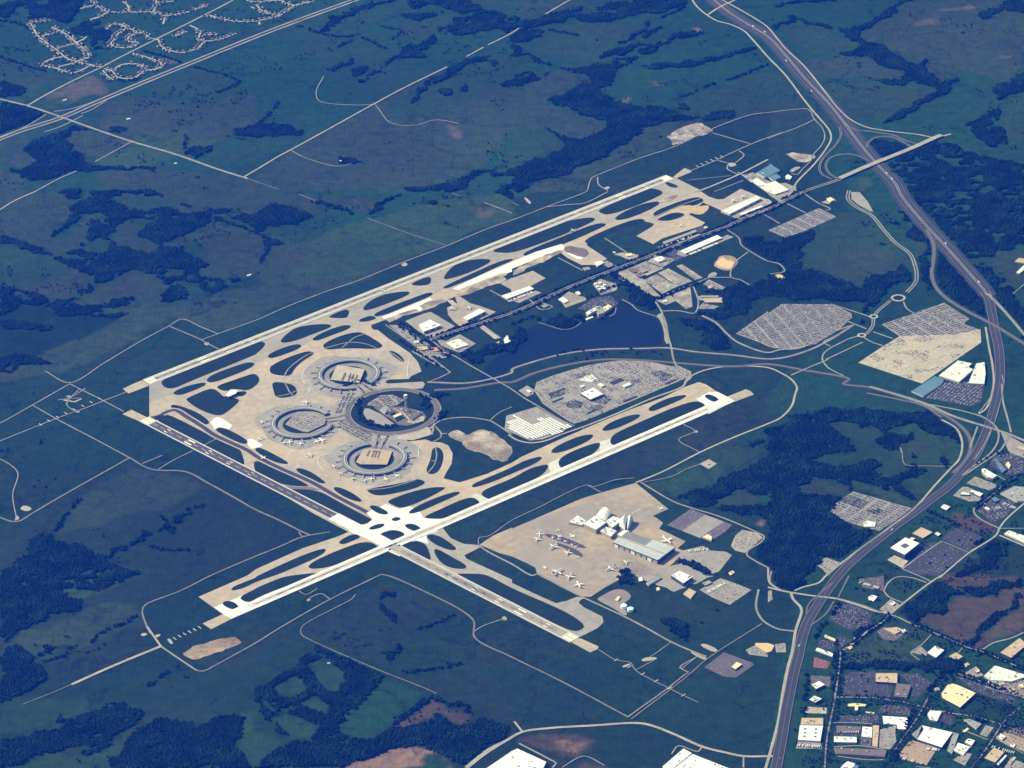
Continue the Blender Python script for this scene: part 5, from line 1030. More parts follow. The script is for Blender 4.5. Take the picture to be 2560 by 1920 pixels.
for i, (lab, s) in enumerate((('first long dark canopy right of the square workshop', 'q1: 1170,300 1300,248 1308,256 1180,310'), ('second long dark canopy right of the square workshop', 'q1: 1195,312 1325,262 1333,270 1205,322'),
      ('long dark canopy near the lower edge of the rental yards', 'q1: 1320,510 1480,450 1490,460 1330,524'), ('long dark canopy by the east gate of the rental yards', 'q1: 1800,312 1925,258 1938,268 1810,324'),
      ('dark canopy near the south corner of the rental yards', 'q1: 910,650 1012,600 1022,608 918,660'), ('thin dark canopy at the left of the rental yards', 'q1: 470,432 650,365 658,371 478,440'), ('shorter dark canopy at the left of the rental yards', 'q1: 510,520 630,472 638,480 518,528'))):
    B(lab, 'canopy', 5, s, ROOFD, WALLD, name='canopy')
# overhaul base
B('huge white slab roof of the overhaul base, left part', 'hangar', 24, 'q3: 405,478 590,350 800,455 620,580', ROOFW, WALLT, name='hangar', units=5)
B('huge white slab roof of the overhaul base, right part', 'hangar', 24, 'q3: 790,430 920,345 1085,410 900,545', ROOFW, WALLT, name='hangar', units=4)
B('steel grey lower hall of the overhaul base', 'hangar', 15, 'q3: 690,600 800,530 980,600 880,700', ROOFL, WALLT, name='hangar', units=6)
B('steel grey workshops at the left of the overhaul base', 'workshop', 12, 'q3: 150,450 300,330 450,430 380,500', ROOFL, WALLT, name='workshop', units=6)
B('white link building before the ribbed hangar', 'building', 14, 'q3: 990,660 1110,585 1200,600 1060,700', ROOFW, WALLT, name='link_building')
def ribbed():
    h = 22; p = A2(T('q3: 920,800 1690,1110 1985,890 1160,610', h)); c = centroid(p); org = (c[0], c[1], .6)
    e = empty('overhaul_hangar', org); props(e, 'immense hangar with rows of ribbed metal roof bays and long doors', 'hangar')
    prism('wall', ccw(p), .6, h, WALLD, WALLD, e, org, cap=False)
    a, b, d_, g = p[0], p[1], p[2], p[3]; N = 26
    def at(u, v): return (a*(1-u)+b*u)*(1-v) + (g*(1-u)+d_*u)*v
    me_ = []
    for v0, v1 in ((0.0, .40), (.52, 1.0)):
        for k in range(N):
            u0, u1, um = k/N, (k+.86)/N, (k+.43)/N
            q = [at(u0,v0), at(um,v0), at(u1,v0), at(u0,v1), at(um,v1), at(u1,v1)]; z = [h, h+2, h, h, h+2, h]
            V = [(x-c[0], y-c[1], zz-.6) for (x, y), zz in zip(q, z)]
            mesh_obj('roof_bay', V, [[0,1,4,3],[1,2,5,4],[0,2,1],[3,4,5]], ROOFL if (v0 == 0 or k > 13) else ROOFG, e)
    V = [(*(at(u, v)-c), h+.3-.6) for u, v in ((0,.4),(1,.4),(1,.52),(0,.52))]; mesh_obj('spine_roof', V, [[0,1,2,3]], LOTC2, e)
    V = [(*(at(u, v)-c), h-.3-.6) for u, v in ((0,0),(1,0),(1,1),(0,1))]; mesh_obj('roof_deck', V, [[0,1,2,3]], ROOFG, e)
    t = (b-a)/np.linalg.norm(b-a); nn = np.array([t[1], -t[0]]); L = np.linalg.norm(b-a)
    for k in range(8):
        s0 = (k+.5)*L/8; a0 = a+t*(s0-L/22)+nn*.4-c; b0 = a+t*(s0+L/22)+nn*.4-c
        mesh_obj('hangar_door', [(a0[0],a0[1],0),(b0[0],b0[1],0),(b0[0],b0[1],15),(a0[0],a0[1],15)], [[0,1,2,3]], METAL if k % 3 else ROOFW, e)
ribbed()
def shell(label, s, h0, h1, m):
    p = A2(T(s, h0)); c = centroid(p); org = (c[0], c[1], .6); e = empty('shell_hangar', org); props(e, label, 'hangar')
    a, b, d_, g = p; n = 10; V = []; F = []
    for j in range(n+1):
        for i in range(n+1):
            u, v = i/n, j/n; q = (a*(1-u)+b*u)*(1-v)+(g*(1-u)+d_*u)*v - c
            V.append((q[0], q[1], h0 + (h1-h0)*math.sin(math.pi*(.12+.76*u))*(math.sin(math.pi*(.05+.5*v))) - .6))
    F = [[j*(n+1)+i, j*(n+1)+i+1, (j+1)*(n+1)+i+1, (j+1)*(n+1)+i] for j in range(n) for i in range(n)]
    mesh_obj('shell_roof', V, F, m, e)
    edge = [i for i in range(n+1)] + [j*(n+1)+n for j in range(1, n+1)] + [n*(n+1)+i for i in range(n-1, -1, -1)] + [j*(n+1) for j in range(n-1, 0, -1)]
    W_ = [V[i] for i in edge] + [(V[i][0], V[i][1], 0) for i in edge]; k = len(edge)
    mesh_obj('wall', W_, [[i, (i+1)%k, k+(i+1)%k, k+i] for i in range(k)], WALLT, e)
shell('rounded steel shell hangar at the back of the overhaul base', 'q3: 600,370 780,430 895,320 745,225', 14, 34, ROOFL)
shell('white curved shell hangar in the middle right of the overhaul base', 'q3: 950,480 1120,590 1165,400 1085,405', 12, 36, mat('white_shell_metal', (.66,.70,.73), amt=.04))
shell('rightmost grey curved shell hangar of the overhaul base', 'q3: 1160,590 1210,520 1260,405 1175,395', 12, 34, ROOFL)
B('big white office block beside the overhaul car parks', 'office', 18, 'q3: 1920,1370 2065,1290 2290,1395 2130,1508', ROOFW, WALLD, name='office_building', units=6)
B('grey lean shed beside the dark trees south of the overhaul base', 'shed', 8, '23: 1158,58 1275,0 1290,12 1182,76', ROOFG, name='shed')
B('tiny white hut by the dark trees south of the overhaul base', 'hut', 6, '23: 1090,15 1122,8 1132,38 1097,45', name='hut')
B('tiny tan hut on the grass south of the overhaul base', 'hut', 5, '23: 1245,100 1270,94 1280,118 1252,126', ROOFC, name='hut')
B('tan flat roofed annex at the overhaul car parks', 'annex', 6, '23: 1480,150 1530,105 1592,135 1545,192', ROOFT, name='annex')
B('white roofed fire hall among the right apron car parks', 'hall', 8, '22: 1645,1320 1690,1295 1730,1320 1722,1350', ROOFC, name='fire_hall')
B('cream depot alone on the dark lot near the perimeter corner', 'depot', 8, '23: 1893,785 1940,742 1988,762 1930,806', ROOFC, WALLD, name='depot')
B('enormous white warehouse cut by the bottom edge, left one', 'warehouse', 12, '13: 1930,1700 2080,1600 2212,1510 23: 45,1490 295,1605 230,1740 0,1790', units=10)
B('long white warehouse cut by the bottom edge, upper roof strip', 'warehouse', 11, '23: 1300,1645 1480,1490 1553,1530 1385,1665 1330,1700', units=4)
B('enormous white warehouse cut by the bottom edge, right one', 'warehouse', 12, '23: 1395,1665 1560,1537 1900,1672 1800,1760 1350,1740', units=8)
for lab, h, s, r, w, u in (
 ('thin cream strip building at the top of the business park', 5, '485,522 495,505 595,550 585,566', ROOFC, WALLW, 1),
 ('long white strip building above the red lot', 6, '410,640 425,618 565,668 555,694', ROOFW, WALLW, 3),
 ('white diamond office with dark walls by the freeway', 12, '378,938 440,906 492,938 415,975', ROOFW, WALLD, 2),
 ('second diamond office by the freeway with bluish roof', 12, '355,1068 400,1032 465,1060 410,1092', ROOFL, WALLD, 4),
 ('white warehouse with six round roof vents beside the freeway', 9, '275,1290 475,1292 452,1425 258,1415', ROOFW, WALLW, 0),
 ('tan striped hall joined above the vented warehouse', 7, '290,1225 478,1225 475,1284 280,1284', ROOFT, WALLW, 5),
 ('tan office block in the middle of the fan shaped car park', 10, '930,838 1118,838 1116,925 930,912', ROOFT, WALLD, 5),
 ('brown roofed office at the right of the fan shaped car park', 9, '1110,925 1237,940 1200,1050 1085,1038', ROOFP, WALLT, 4),
 ('bright white warehouse on the lawn in the business park', 12, '1376,662 1442,602 1522,640 1450,706', ROOFW, WALLD, 2),
 ('small tan pad building beside the lawn warehouse', 6, '1565,690 1622,660 1685,694 1620,735', ROOFT, WALLT, 1),
 ('long tan roofed warehouse near the right edge', 9, '2005,660 2172,535 2240,590 2100,706', ROOFT, WALLD, 4),
 ('wide pale green grey warehouse near the right edge', 9, '1865,862 1960,772 2240,858 2212,875 2100,910 1930,898', ROOFL, WALLW, 7),
 ('large cream roofed warehouse with stepped corner', 11, '1498,1015 1548,942 1590,928 1640,942 1795,1010 1660,1135 1505,1052', ROOFC, WALLD, 8),
 ('ragged white building under the cream warehouse', 8, '1378,1192 1400,1160 1502,1170 1460,1252 1400,1240', ROOFW, WALLW, 3),
 ('brilliant white warehouse with a dark roof hatch at the bottom', 11, '1330,1290 1595,1350 1500,1480 1288,1410 1345,1325', ROOFW, WALLD, 3),
 ('cream white L shaped hall below the dark lawn', 8, '990,1208 1208,1222 1202,1300 1185,1325 1118,1320 1112,1282 1000,1276', ROOFW, WALLW, 4),
 ('white square hall left of the tan lane at the bottom', 8, '815,1300 900,1305 896,1395 806,1386', ROOFW, WALLW, 3),
 ('white oblong hall at the left bottom of the business park', 8, '570,1385 765,1390 766,1437 570,1433', ROOFW, WALLW, 4),
 ('narrow tan hall standing upright beside the white square hall', 6, '905,1290 960,1290 946,1475 900,1470', ROOFT, WALLT, 2),
 ('dusty brown hall above the white oblong hall', 7, '590,1290 800,1300 800,1332 590,1342', ROOFP, WALLT, 2),
 ('white hall, lower of the pair at the bottom right', 8, '1618,1482 1640,1440 1748,1475 1710,1517', ROOFW, WALLW, 2),
 ('white hall, upper of the pair at the bottom right', 8, '1700,1430 1730,1403 1788,1420 1760,1462', ROOFW, WALLW, 2),
 ('pale grey lean to below the lower white hall', 5, '1590,1500 1616,1484 1706,1519 1690,1548', ROOFL, WALLW, 1),
 ('long brown hall with tan rim along the bottom street', 7, '570,1482 1025,1500 1010,1560 590,1532', ROOFP, WALLT, 6),
 ('little white block near the bottom right corner', 7, '1988,1382 2010,1358 2052,1388 2022,1412', ROOFW, WALLW, 1),
 ('white pentagon filling station above the business park', 6, '865,182 898,162 946,176 912,216 870,202', ROOFW, WALLW, 1),
 ('small white shop right of the filling station', 6, '1058,236 1084,215 1102,235 1076,252', ROOFW, WALLW, 1),
 ('tan hall at the bottom right corner', 7, '1868,1572 1950,1482 2042,1520 1962,1612', ROOFT, WALLD, 2),
 ('white building cut by the bottom edge of the business park', 8, '655,1622 688,1600 752,1620 735,1650 640,1700 600,1690', ROOFW, WALLW, 2),
 ('blue roofed building cut by the bottom edge', 7, '748,1625 782,1640 760,1700 690,1700', ROOFB, WALLW, 1),
 ('tan flat motel by the hangars road', 6, '1000,452 1112,440 1170,462 1098,502', ROOFT, WALLT, 2),
 ('little cream L building by the bottom right street', 5, '1678,1342 1722,1308 1738,1322 1702,1348', ROOFC, WALLW, 0),
 ('grey hall between the bottom right streets', 6, '1690,1240 1740,1235 1845,1275 1800,1320', ROOFG, WALLW, 2),
 ('slim grey hall right of the brilliant white warehouse', 6, '1600,1350 1650,1365 1590,1530 1550,1500', ROOFG, WALLW, 2)):
    B(lab, 'warehouse' if 'warehouse' in lab else 'building', h, '33: ' + s, r, w, name='warehouse' if 'warehouse' in lab else ('office_building' if 'office' in lab else 'hall'), units=u)
ev = [o for o in COL.objects if o.get('label') == 'white warehouse with six round roof vents beside the freeway'][0]
for x, y in ((320,1320),(320,1352),(315,1385),(415,1322),(412,1354),(408,1387)):
    q = A2(T(f'33: {x},{y}', 9))[0]; a = np.linspace(0, 2*math.pi, 15)[:-1]
    prism('roof_vent', np.stack([q[0]+5*np.cos(a), q[1]+5*np.sin(a)], 1), 8, 9.6, ROOFD, ROOFD, ev, tuple(ev.location))
for lab, h, s, r, w, u, hole in (
 ('white square roofed office with a square light well in its roof', 24, '1055,1415 1185,1325 1308,1375 1180,1475', ROOFW, WALLD, 0, '32: 1140,1396 1185,1374 1226,1396 1180,1420'),
 ('tan parking deck behind the square office', 8, '1245,1290 1322,1236 1422,1280 1340,1332', ROOFT, WALLD, 0, None),
 ('small white plant room right of the tan parking deck', 8, '1438,1292 1460,1278 1492,1294 1470,1312', ROOFW, WALLD, 0, None),
 ('bright white inn alone below the offices', 7, '1490,1065 1520,1038 1574,1060 1540,1090', ROOFW, WALLD, 1, None),
 ('white wing of the stepped office by the curved street', 9, '1742,928 1760,915 1856,945 1832,972', ROOFW, WALLD, 1, None),
 ('thin white front of the stepped office by the curved street', 9, '1662,952 1680,930 1742,944 1736,958', ROOFW, WALLD, 0, None),
 ('long white hotel nearest the freeway curve', 14, '1845,735 1870,727 1978,790 1942,812 1898,802 1850,762', ROOFW, WALLT, 3, None),
 ('tan restaurant at the right edge near the ramp', 6, '2145,552 2172,530 2240,548 2230,575', ROOFT, WALLT, 0, None),
 ('huge grey ribbed distribution hall at the right edge', 10, '2010,940 2130,880 2260,895 2250,1010 2150,1012', ROOFG, WALLW, 8, None),
 ('pale blue grey hall at the right edge above the brown field', 9, '2040,1290 2080,1265 2260,1325 2260,1390', ROOFL, WALLW, 3, None),
 ('dark blue curved roof hotel at the right edge', 8, '1945,652 1972,640 2057,740 2022,767', ROOFB, WALLD, 2, None),
 ('small cream restaurant beside the blue roofed hotel', 6, '2050,690 2075,668 2096,700 2082,732', ROOFC, WALLT, 0, None),
 ('pair of white buses like block in the dark car park at the right', 4, '1868,1072 1880,1060 1917,1075 1906,1087', ROOFW, WALLW, 0, None),
 ('pale auction shed in the crowded car lot by the wood', 6, '820,1205 852,1178 934,1192 922,1232 840,1232', ROOFL, WALLW, 2, None),
 ('cream annex touching the square roofed office', 8, '1212,1342 1240,1322 1276,1332 1250,1347', ROOFC, WALLD, 0, None)):
    B(lab, 'building' if 'office' not in lab else 'office', h, '32: ' + s, r, w, name='office_building' if 'office' in lab else 'building', units=u, hole=hole)
B('grey farm hall at the far right edge beyond the freeway', 'hall', 7, '31: 2145,692 2212,630 2240,650 2172,702', ROOFL, name='hall')
B('tan farm hall at the far right edge beyond the freeway', 'hall', 7, '31: 2130,600 2168,568 2240,580 2235,616', ROOFT, name='hall')
for lab, cr_, x, y, w in (('lone white barn in the upper left pasture', '00', 1110, 1025, 13), ('lone white barn near the county road bend', '00', 1517, 1410, 10), ('lone white barn on the bare purple field', '00', 560, 862, 13), ('lone pale shed among the dark farm trees', '10', 738, 1387, 12),
                         ('tiny pale shed in the bushes at the left', '01', 2152, 716, 13), ('tiny white hut at the western road corner', '02', 140, 1172, 7), ('tiny farmhouse in the trees at the bottom', '13', 628, 752, 8), ('small navigation hut at the square gravel pad', '22', 1697, 690, 8), ('little white house in the right hand meadow', '32', 1258, 605, 6), ('white hut on the dirt beside the terminals', '12', 2025, 416, 7)):
    q = A2(T(f'{cr_}: {x},{y}', 4))[0]; a = random.uniform(0, 1)
    R = np.array([[math.cos(a), -math.sin(a)], [math.sin(a), math.cos(a)]]); p = np.array([[-w,-w*.6],[w,-w*.6],[w,w*.6],[-w,w*.6]]) @ R.T * .8 + q
    e = empty('barn' if 'barn' in lab else 'shed', (q[0], q[1], .3)); props(e, lab, 'barn' if 'barn' in lab else 'shed')
    prism('wall', p, .3, 4, WALLW, WALLW, e, (q[0], q[1], .3), cap=False); m1, m2 = (p[0]+p[3])/2-q, (p[1]+p[2])/2-q
    V = [(*(v-q), 3.7) for v in p] + [(m1[0], m1[1], 6.5), (m2[0], m2[1], 6.5)]; mesh_obj('roof', V, [[0,1,5,4],[2,3,4,5],[0,4,3],[1,2,5]], ROOFW, e)
for lab, h, s, r in (
 ('small grey shed at the near end of the row of taxiway works', 5, '21: 610,655 660,645 680,665 630,678', ROOFG), ('white hut alone on the grass by the far works road', 4, '21: 870,515 892,512 900,524 878,528', ROOFW), ('cream site office on the pale works pad', 5, '21: 980,535 1030,525 1045,545 995,555', ROOFC),
 ('tan shed at the end of the pale works pad', 5, '21: 1050,548 1085,540 1095,560 1062,566', ROOFT), ('grey office on the diamond court by the avenue', 6, '21: 250,978 290,965 315,985 275,1000', ROOFG), ('little white office at the lake end of the yards', 5, '21: 1295,938 1330,930 1342,945 1308,955', ROOFW),
 ('tan depot in the lot by the sand pit wood', 5, '21: 1690,815 1730,805 1745,822 1705,832', ROOFT), ('green grey canteen between the grey freight buildings and the avenue', 6, '21: 1440,415 1510,392 1525,408 1455,430', ROOFL), ('pale hut beyond the long grey freight buildings', 5, '21: 1655,300 1680,292 1695,305 1668,315', ROOFL),
 ('white long haul office left in the tree lined lot', 5, '11: 1360,1288 1395,1280 1410,1298 1375,1308', ROOFW), ('tan office between the tree lined lots', 6, '11: 1400,1340 1480,1325 1510,1352 1425,1368', ROOFT), ('brown office beside the orange reservoir', 6, '11: 1590,1385 1650,1370 1680,1392 1620,1410', ROOFP),
 ('grey hall along the upper edge of the yards', 6, '21: 1080,690 1150,665 1175,682 1100,708', ROOFG), ('purple roofed hall at the corner of the crossing avenues', 6, '21: 1010,668 1060,650 1110,678 1050,698', ROOFP), ('second purple roofed hall near the crossing avenues', 6, '21: 1070,712 1120,692 1155,718 1100,738', ROOFP),
 ('cross shaped cream building above the striped lot', 5, '33: 690,1105 760,1095 850,1110 840,1125 780,1125 775,1160 750,1160 748,1125 690,1125', ROOFC), ('thin cream strip above the white oblong roofs', 5, '33: 845,1170 920,1180 918,1190 842,1180', ROOFC), ('small tan shop left of the cream warehouse', 5, '33: 1432,968 1470,960 1488,982 1448,990', ROOFT),
 ('tan kiosk between the lawn pad and the pale warehouse', 5, '33: 1695,760 1722,745 1745,765 1712,785', ROOFT), ('cream office beside the pale green grey warehouse', 6, '33: 1785,812 1815,800 1832,822 1800,835', ROOFC), ('tan shop, leftmost under the pale green grey warehouse', 5, '33: 1985,925 2030,910 2050,932 2008,948', ROOFT),
 ('tan shop, second under the pale green grey warehouse', 5, '33: 2070,975 2120,965 2140,985 2090,1000', ROOFT), ('cream shop at the right edge under the pale warehouse', 5, '33: 2160,940 2200,930 2212,960 2175,972', ROOFC), ('dark roofed unit on the brown yard under the square hall', 5, '33: 812,1408 860,1410 858,1440 812,1438', ROOFD),
 ('slim pale hall left of the tan corner hall', 5, '33: 2050,1545 2066,1550 1995,1632 1975,1622', ROOFL), ('slim tan hall right of the tan corner hall', 5, '33: 2120,1560 2145,1568 2095,1625 2070,1612', ROOFT), ('small white unit on the tan yard at the bottom right', 5, '33: 2100,1445 2140,1455 2125,1480 2088,1468', ROOFW),
 ('grey unit in the middle of the cars below the ribbed hall', 5, '32: 1960,1060 2000,1052 2015,1072 1975,1082', ROOFG), ('dark blue block in the crowded lot below the ribbed hall', 9, '32: 1925,985 1965,975 2005,1000 1960,1018', ROOFB), ('white kiosk in the motel lots by the hangars road', 5, '33: 740,530 762,525 775,545 750,552', ROOFW),
 ('tan arcade by the hangars road', 5, '33: 690,615 720,600 735,620 705,632', ROOFC), ('bluish flats at the right end of the motel', 6, '33: 1150,470 1180,455 1195,478 1165,492', ROOFL), ('grey workshop at the near side of the overhaul car parks', 6, '23: 1640,60 1700,35 1730,55 1670,82', ROOFG), ('cream gate house by the contractor yard', 5, '22: 1870,1630 1905,1610 1925,1628 1888,1650', ROOFC)):
    B(lab, 'building', h, s, r, WALLT if h < 6 else WALLD, name='service_building', units=1)
def disc(x, y, r, n=32, a0=0): a = np.linspace(0, 2*math.pi, n+1)[:-1]+a0; return np.stack([x+r*np.cos(a), y+r*np.sin(a)], 1)
def tank(label, cr_, x, y, r, h, m, group=None, name='storage_tank'):
    q = A2(T(f'{cr_}: {x},{y}', h))[0]; e = empty(name, (q[0], q[1], .5)); props(e, label, 'tank', group); org = (q[0], q[1], .5)
    prism('wall', disc(q[0], q[1], r), .5, h, m, m, e, org, cap=False); p = disc(0, 0, r+.3)
    V = [(x_, y_, h-.5) for x_, y_ in p] + [(0, 0, h+1.6)]; mesh_obj('roof', V, [[i, (i+1)%32, 32] for i in range(32)], m, e)
    prism('rim', disc(q[0], q[1], r+.5), h-1.2, h-.4, METAL, METAL, e, org, cap=False)
tank('pale blue round tank, left of the pair below the apron', '23', 966, 252, 14, 13, TANK); tank('pale blue round tank, right of the pair below the apron', '23', 1022, 280, 14, 13, TANK)
tank('flat orange round reservoir among the trees by the avenue', '11', 1556, 1358, 20, 6, ROOFR)
for i, (x, y) in enumerate(((722,790),(760,783),(800,800),(740,812),(780,818),(760,835),(797,832))): tank('small white round fuel tank in the fuel farm by the hotel', '21', x, y, 8, 8, WHITEP, 'fuel tanks by the hotel')
# ------------------------------------------------------------------ the three ring terminals
def rgeo(cx, cy, r0, r1, a0, a1, z0, z1, mats_, name, parent, org, n=72):
    a = np.linspace(a0, a1, n+1); V = []
    for r, z in ((r0,z0),(r1,z0),(r1,z1),(r0,z1)):
        V += [(cx+r*math.cos(t)-org[0], cy+r*math.sin(t)-org[1], z-org[2]) for t in a]
    k = n+1; F = []; fm = []
    for i in range(n):
        F.append([2*k+i, 2*k+i+1, 3*k+i+1, 3*k+i][::-1]); fm.append(1)
        F.append([k+i, k+i+1, 2*k+i+1, 2*k+i]); fm.append(0)
        F.append([i, 3*k+i, 3*k+i+1, i+1]); fm.append(0)
    F += [[0, k, 2*k, 3*k], [n, 3*k+n, 2*k+n, k+n]]; fm += [0, 0]
    return mesh_obj(name, V, F, mats_, parent, fm)
RINGROOF = mat('terminal_roof_gravel', (.20,.20,.225), amt=.1)
RINGEDGE = mat('terminal_concrete_fascia', (.34,.335,.34), amt=.06)
TERMS = []
GATEG = mat('gate_apron_grey', (.30,.285,.29), amt=.14, sc=(.01,.06), panel=24)
def terminal(label, cx, cy, R, gapdir, gap, lift=12):
    a_ = np.linspace(0, 2*math.pi, 73)[:-1]; rr_ = R+60+22*np.sin(a_*3+cx)+8*np.sin(a_*7); sheet('gate_apron', np.stack([cx+rr_*np.cos(a_), cy+rr_*np.sin(a_)], 1), GATEG, 'pave2')
    org = (cx, cy, .7); e = empty('terminal_building', org); props(e, label, 'airport terminal'); TERMS.append((cx, cy, R, gapdir, gap))
    a0, a1 = gapdir+gap, gapdir+2*math.pi-gap
    rgeo(cx, cy, R-24, R, a0, a1, .7, 11, [WALLD, RINGROOF], 'concourse', e, org, 120)
    rgeo(cx, cy, R-1.5, R+.4, a0, a1, 9.8, 11.9, [RINGEDGE, RINGEDGE], 'roof_fascia', e, org, 120)
    rgeo(cx, cy, R-24.4, R-22.8, a0, a1, 9.8, 11.9, [RINGEDGE, RINGEDGE], 'roof_fascia', e, org, 120)
    rgeo(cx, cy, R-14, R-11, a0+.03, a1-.03, 11, 12.6, [METAL, ROOFL], 'skylight_ridge', e, org, 120)
    rgeo(cx, cy, R-60, R-32, 0, 2*math.pi, .7, 1.7, [RINGEDGE, mat('kerb_road_grey', (.235,.23,.24), amt=.12)], 'kerb_road', e, org, 120)
    rgeo(cx, cy, R-47, R-45.5, 0, 2*math.pi, 1.7, 2.2, [PAINT, mat('kerb_median', (.42,.40,.36))], 'median_kerb', e, org, 120)
    g = sheet('terminal_garden', disc(cx, cy, R-60, 60), GRASSA, 'rwy')
    for k in range(18):
        t = a0 + (k+.5)*(a1-a0)/18; d = np.array([math.cos(t), math.sin(t)]); n_ = np.array([-d[1], d[0]]); L = 21 + 7*((k*7)%3)
        d2 = d*math.cos(.35)+n_*math.sin(.35); a_ = np.array([cx, cy])+d*R; b_ = a_+d2*L; w = np.array([-d2[1], d2[0]])*1.9
        j = prism('jet_bridge', ccw(np.array([a_-w, b_-w, b_+w, a_+w])), 4.2, 7.2, WALLT, METAL, e, org)
        prism('bridge_cab', disc(b_[0], b_[1], 3.6, 8), 3.8, 7.8, WALLT, METAL, j, org); prism('wheel_leg', disc(*(a_+d2*L*.8), .9, 6), .7, 4.2, METAL, METAL, j, org)
cen = lambda s, z=10: A2(T(s, z))[0]
TA, TB_, TC_, CC = cen('12: 1022,640'), cen('12: 395,331'), cen('11: 797,1571'), cen('12: 1180,238', 0)
for lab, c, R in (('ring shaped terminal nearest the viewer with a tan garage in its middle', TA, 152), ('ring shaped terminal at the left with a crowded garage in its middle', TB_, 150), ('ring shaped terminal furthest away with two airliners absent from its gates', TC_, 152)):
    d = CC - c; terminal(lab.replace(' with two airliners absent from its gates', ' beside the curved tan apron'), c[0], c[1], R, math.atan2(d[1], d[0]), .36 if c is not TC_ else .30)
# purple grey ground between the rings and the central loop road
for s in ('12: 640,215 700,150 760,60 900,-10 1010,30 850,130 800,260 830,310 1050,380 1060,470 1000,500 880,500 760,400 680,360 640,290', '12: 1140,480 1110,400 1500,375 1520,430 1150,495', '11: 1010,1640 1100,1660 1440,1640 1460,1659 12: 1440,40 1200,50 1000,40 940,0'):
    st('forecourt', s, LOTC if s.startswith('12: 6') else GREYC, 'rwy')
for r, w, m, z in ((216, 26, ROADG, 2.05), (200, 3, ROADL, 2.2), (229, 4, ROADC, 2.2)):
    a = np.linspace(0, 2*math.pi, 97); ribbon('loop_road', np.stack([CC[0]+r*np.cos(a), CC[1]+r*np.sin(a)], 1), w, m, 'road', raw=True, z=z)
sheet('loop_garden', disc(CC[0], CC[1], 198, 60), GRASSA, 'rwy')
st('service_court', 'q2: 890,50 1150,50 1260,120 1500,120 1770,205 1840,300 1700,400 1500,450 1350,430 1250,350 1100,260 960,160', ROADG, 'road')
st('plant_lawn', 'q2: 1290,320 1400,280 1490,310 1340,390', GRASSA, 'road')
for c in (TA, TB_, TC_):
    d = (CC-c)/np.linalg.norm(CC-c); n_ = np.array([-d[1], d[0]])
    for sg in (-1, 1):
        for k_, (o1, o2) in enumerate(((34, 60), (12, 20))):
            p = np.array([c+d*98+n_*sg*o1, c+d*150+n_*sg*16, CC-d*250+n_*sg*(16+6*k_), CC-d*212+n_*sg*o2]); ribbon('terminal_ramp', catmull(p, 6), 8, ROADG if k_ else ROADC, 'road', raw=True, z=2.35)
sheet('central_lot', T('q2: 770,150 840,150 1060,250 1230,380 1330,440 1290,465 1100,460 950,420 800,330 745,230'), LOTC, 'road')
# control tower
def tower():
    q = cen('12: 1298,205', 0); org = (q[0], q[1], 1.2); e = empty('control_tower', org); props(e, 'tall pale control tower with a white cab standing in the central loop', 'control tower')
    H = 62
    prism('shaft', disc(q[0], q[1], 5.2, 16), 1.2, H, RINGEDGE, RINGEDGE, e, org); prism('collar', disc(q[0], q[1], 8.5, 16), H-7, H, WHITEP, WHITEP, e, org)
    prism('gallery', disc(q[0], q[1], 10, 16), H, H+1.5, METAL, METAL, e, org); prism('cab', disc(q[0], q[1], 7.5, 8), H+1.5, H+6, WALLD, WALLD, e, org)
    prism('cab_roof', disc(q[0], q[1], 9, 8), H+6, H+7.2, WHITEP, WHITEP, e, org); prism('antenna', disc(q[0], q[1], .5, 6), H+7.2, H+15, WHITEP, WHITEP, e, org)
tower()
B('purple brown tower base building under the control tower', 'office', 9, 'q2: 1260,130 1500,120 1560,190 1420,200', ROOFP, name='office_building', units=4)
B('L shaped purple brown administration block in the central loop', 'office', 11, 'q2: 1420,190 1480,180 1590,270 1700,190 1750,215 1590,330 1540,320', ROOFP, name='office_building', units=6)
B('blue grey plant building left of the control tower', 'plant', 10, 'q2: 1040,150 1130,90 1220,160 1120,220', ROOFG, name='plant_building', units=4)
B('dark cooling plant beside the blue grey plant building', 'plant', 10, 'q2: 1150,180 1210,150 1290,200 1220,240', ROOFD, WALLD, name='plant_building', units=3)
B('small cream building among the central loop lawns', 'building', 6, 'q2: 1260,270 1390,215 1420,250 1290,300', ROOFC, name='service_building')
# garages inside the rings
def deck(label, s, h, m):
    return bld(label, 'parking garage', h, s, m, WALLD, name='parking_garage')
deck('tan square parking garage inside the nearest ring terminal', 'q2: 740,850 860,830 1250,880 1160,1115 700,1110 620,1070', 8, mat('tan_deck', (.44,.35,.27), amt=.06))
deck('pale parking garage inside the left ring terminal', 'q4: 700,340 870,330 1210,470 1180,560 900,690 800,680 500,560', 8, LOTC)
deck('striped beige parking garage inside the furthest ring terminal', '11: 700,1492 940,1530 892,1648 640,1622', 8, LOTC2)
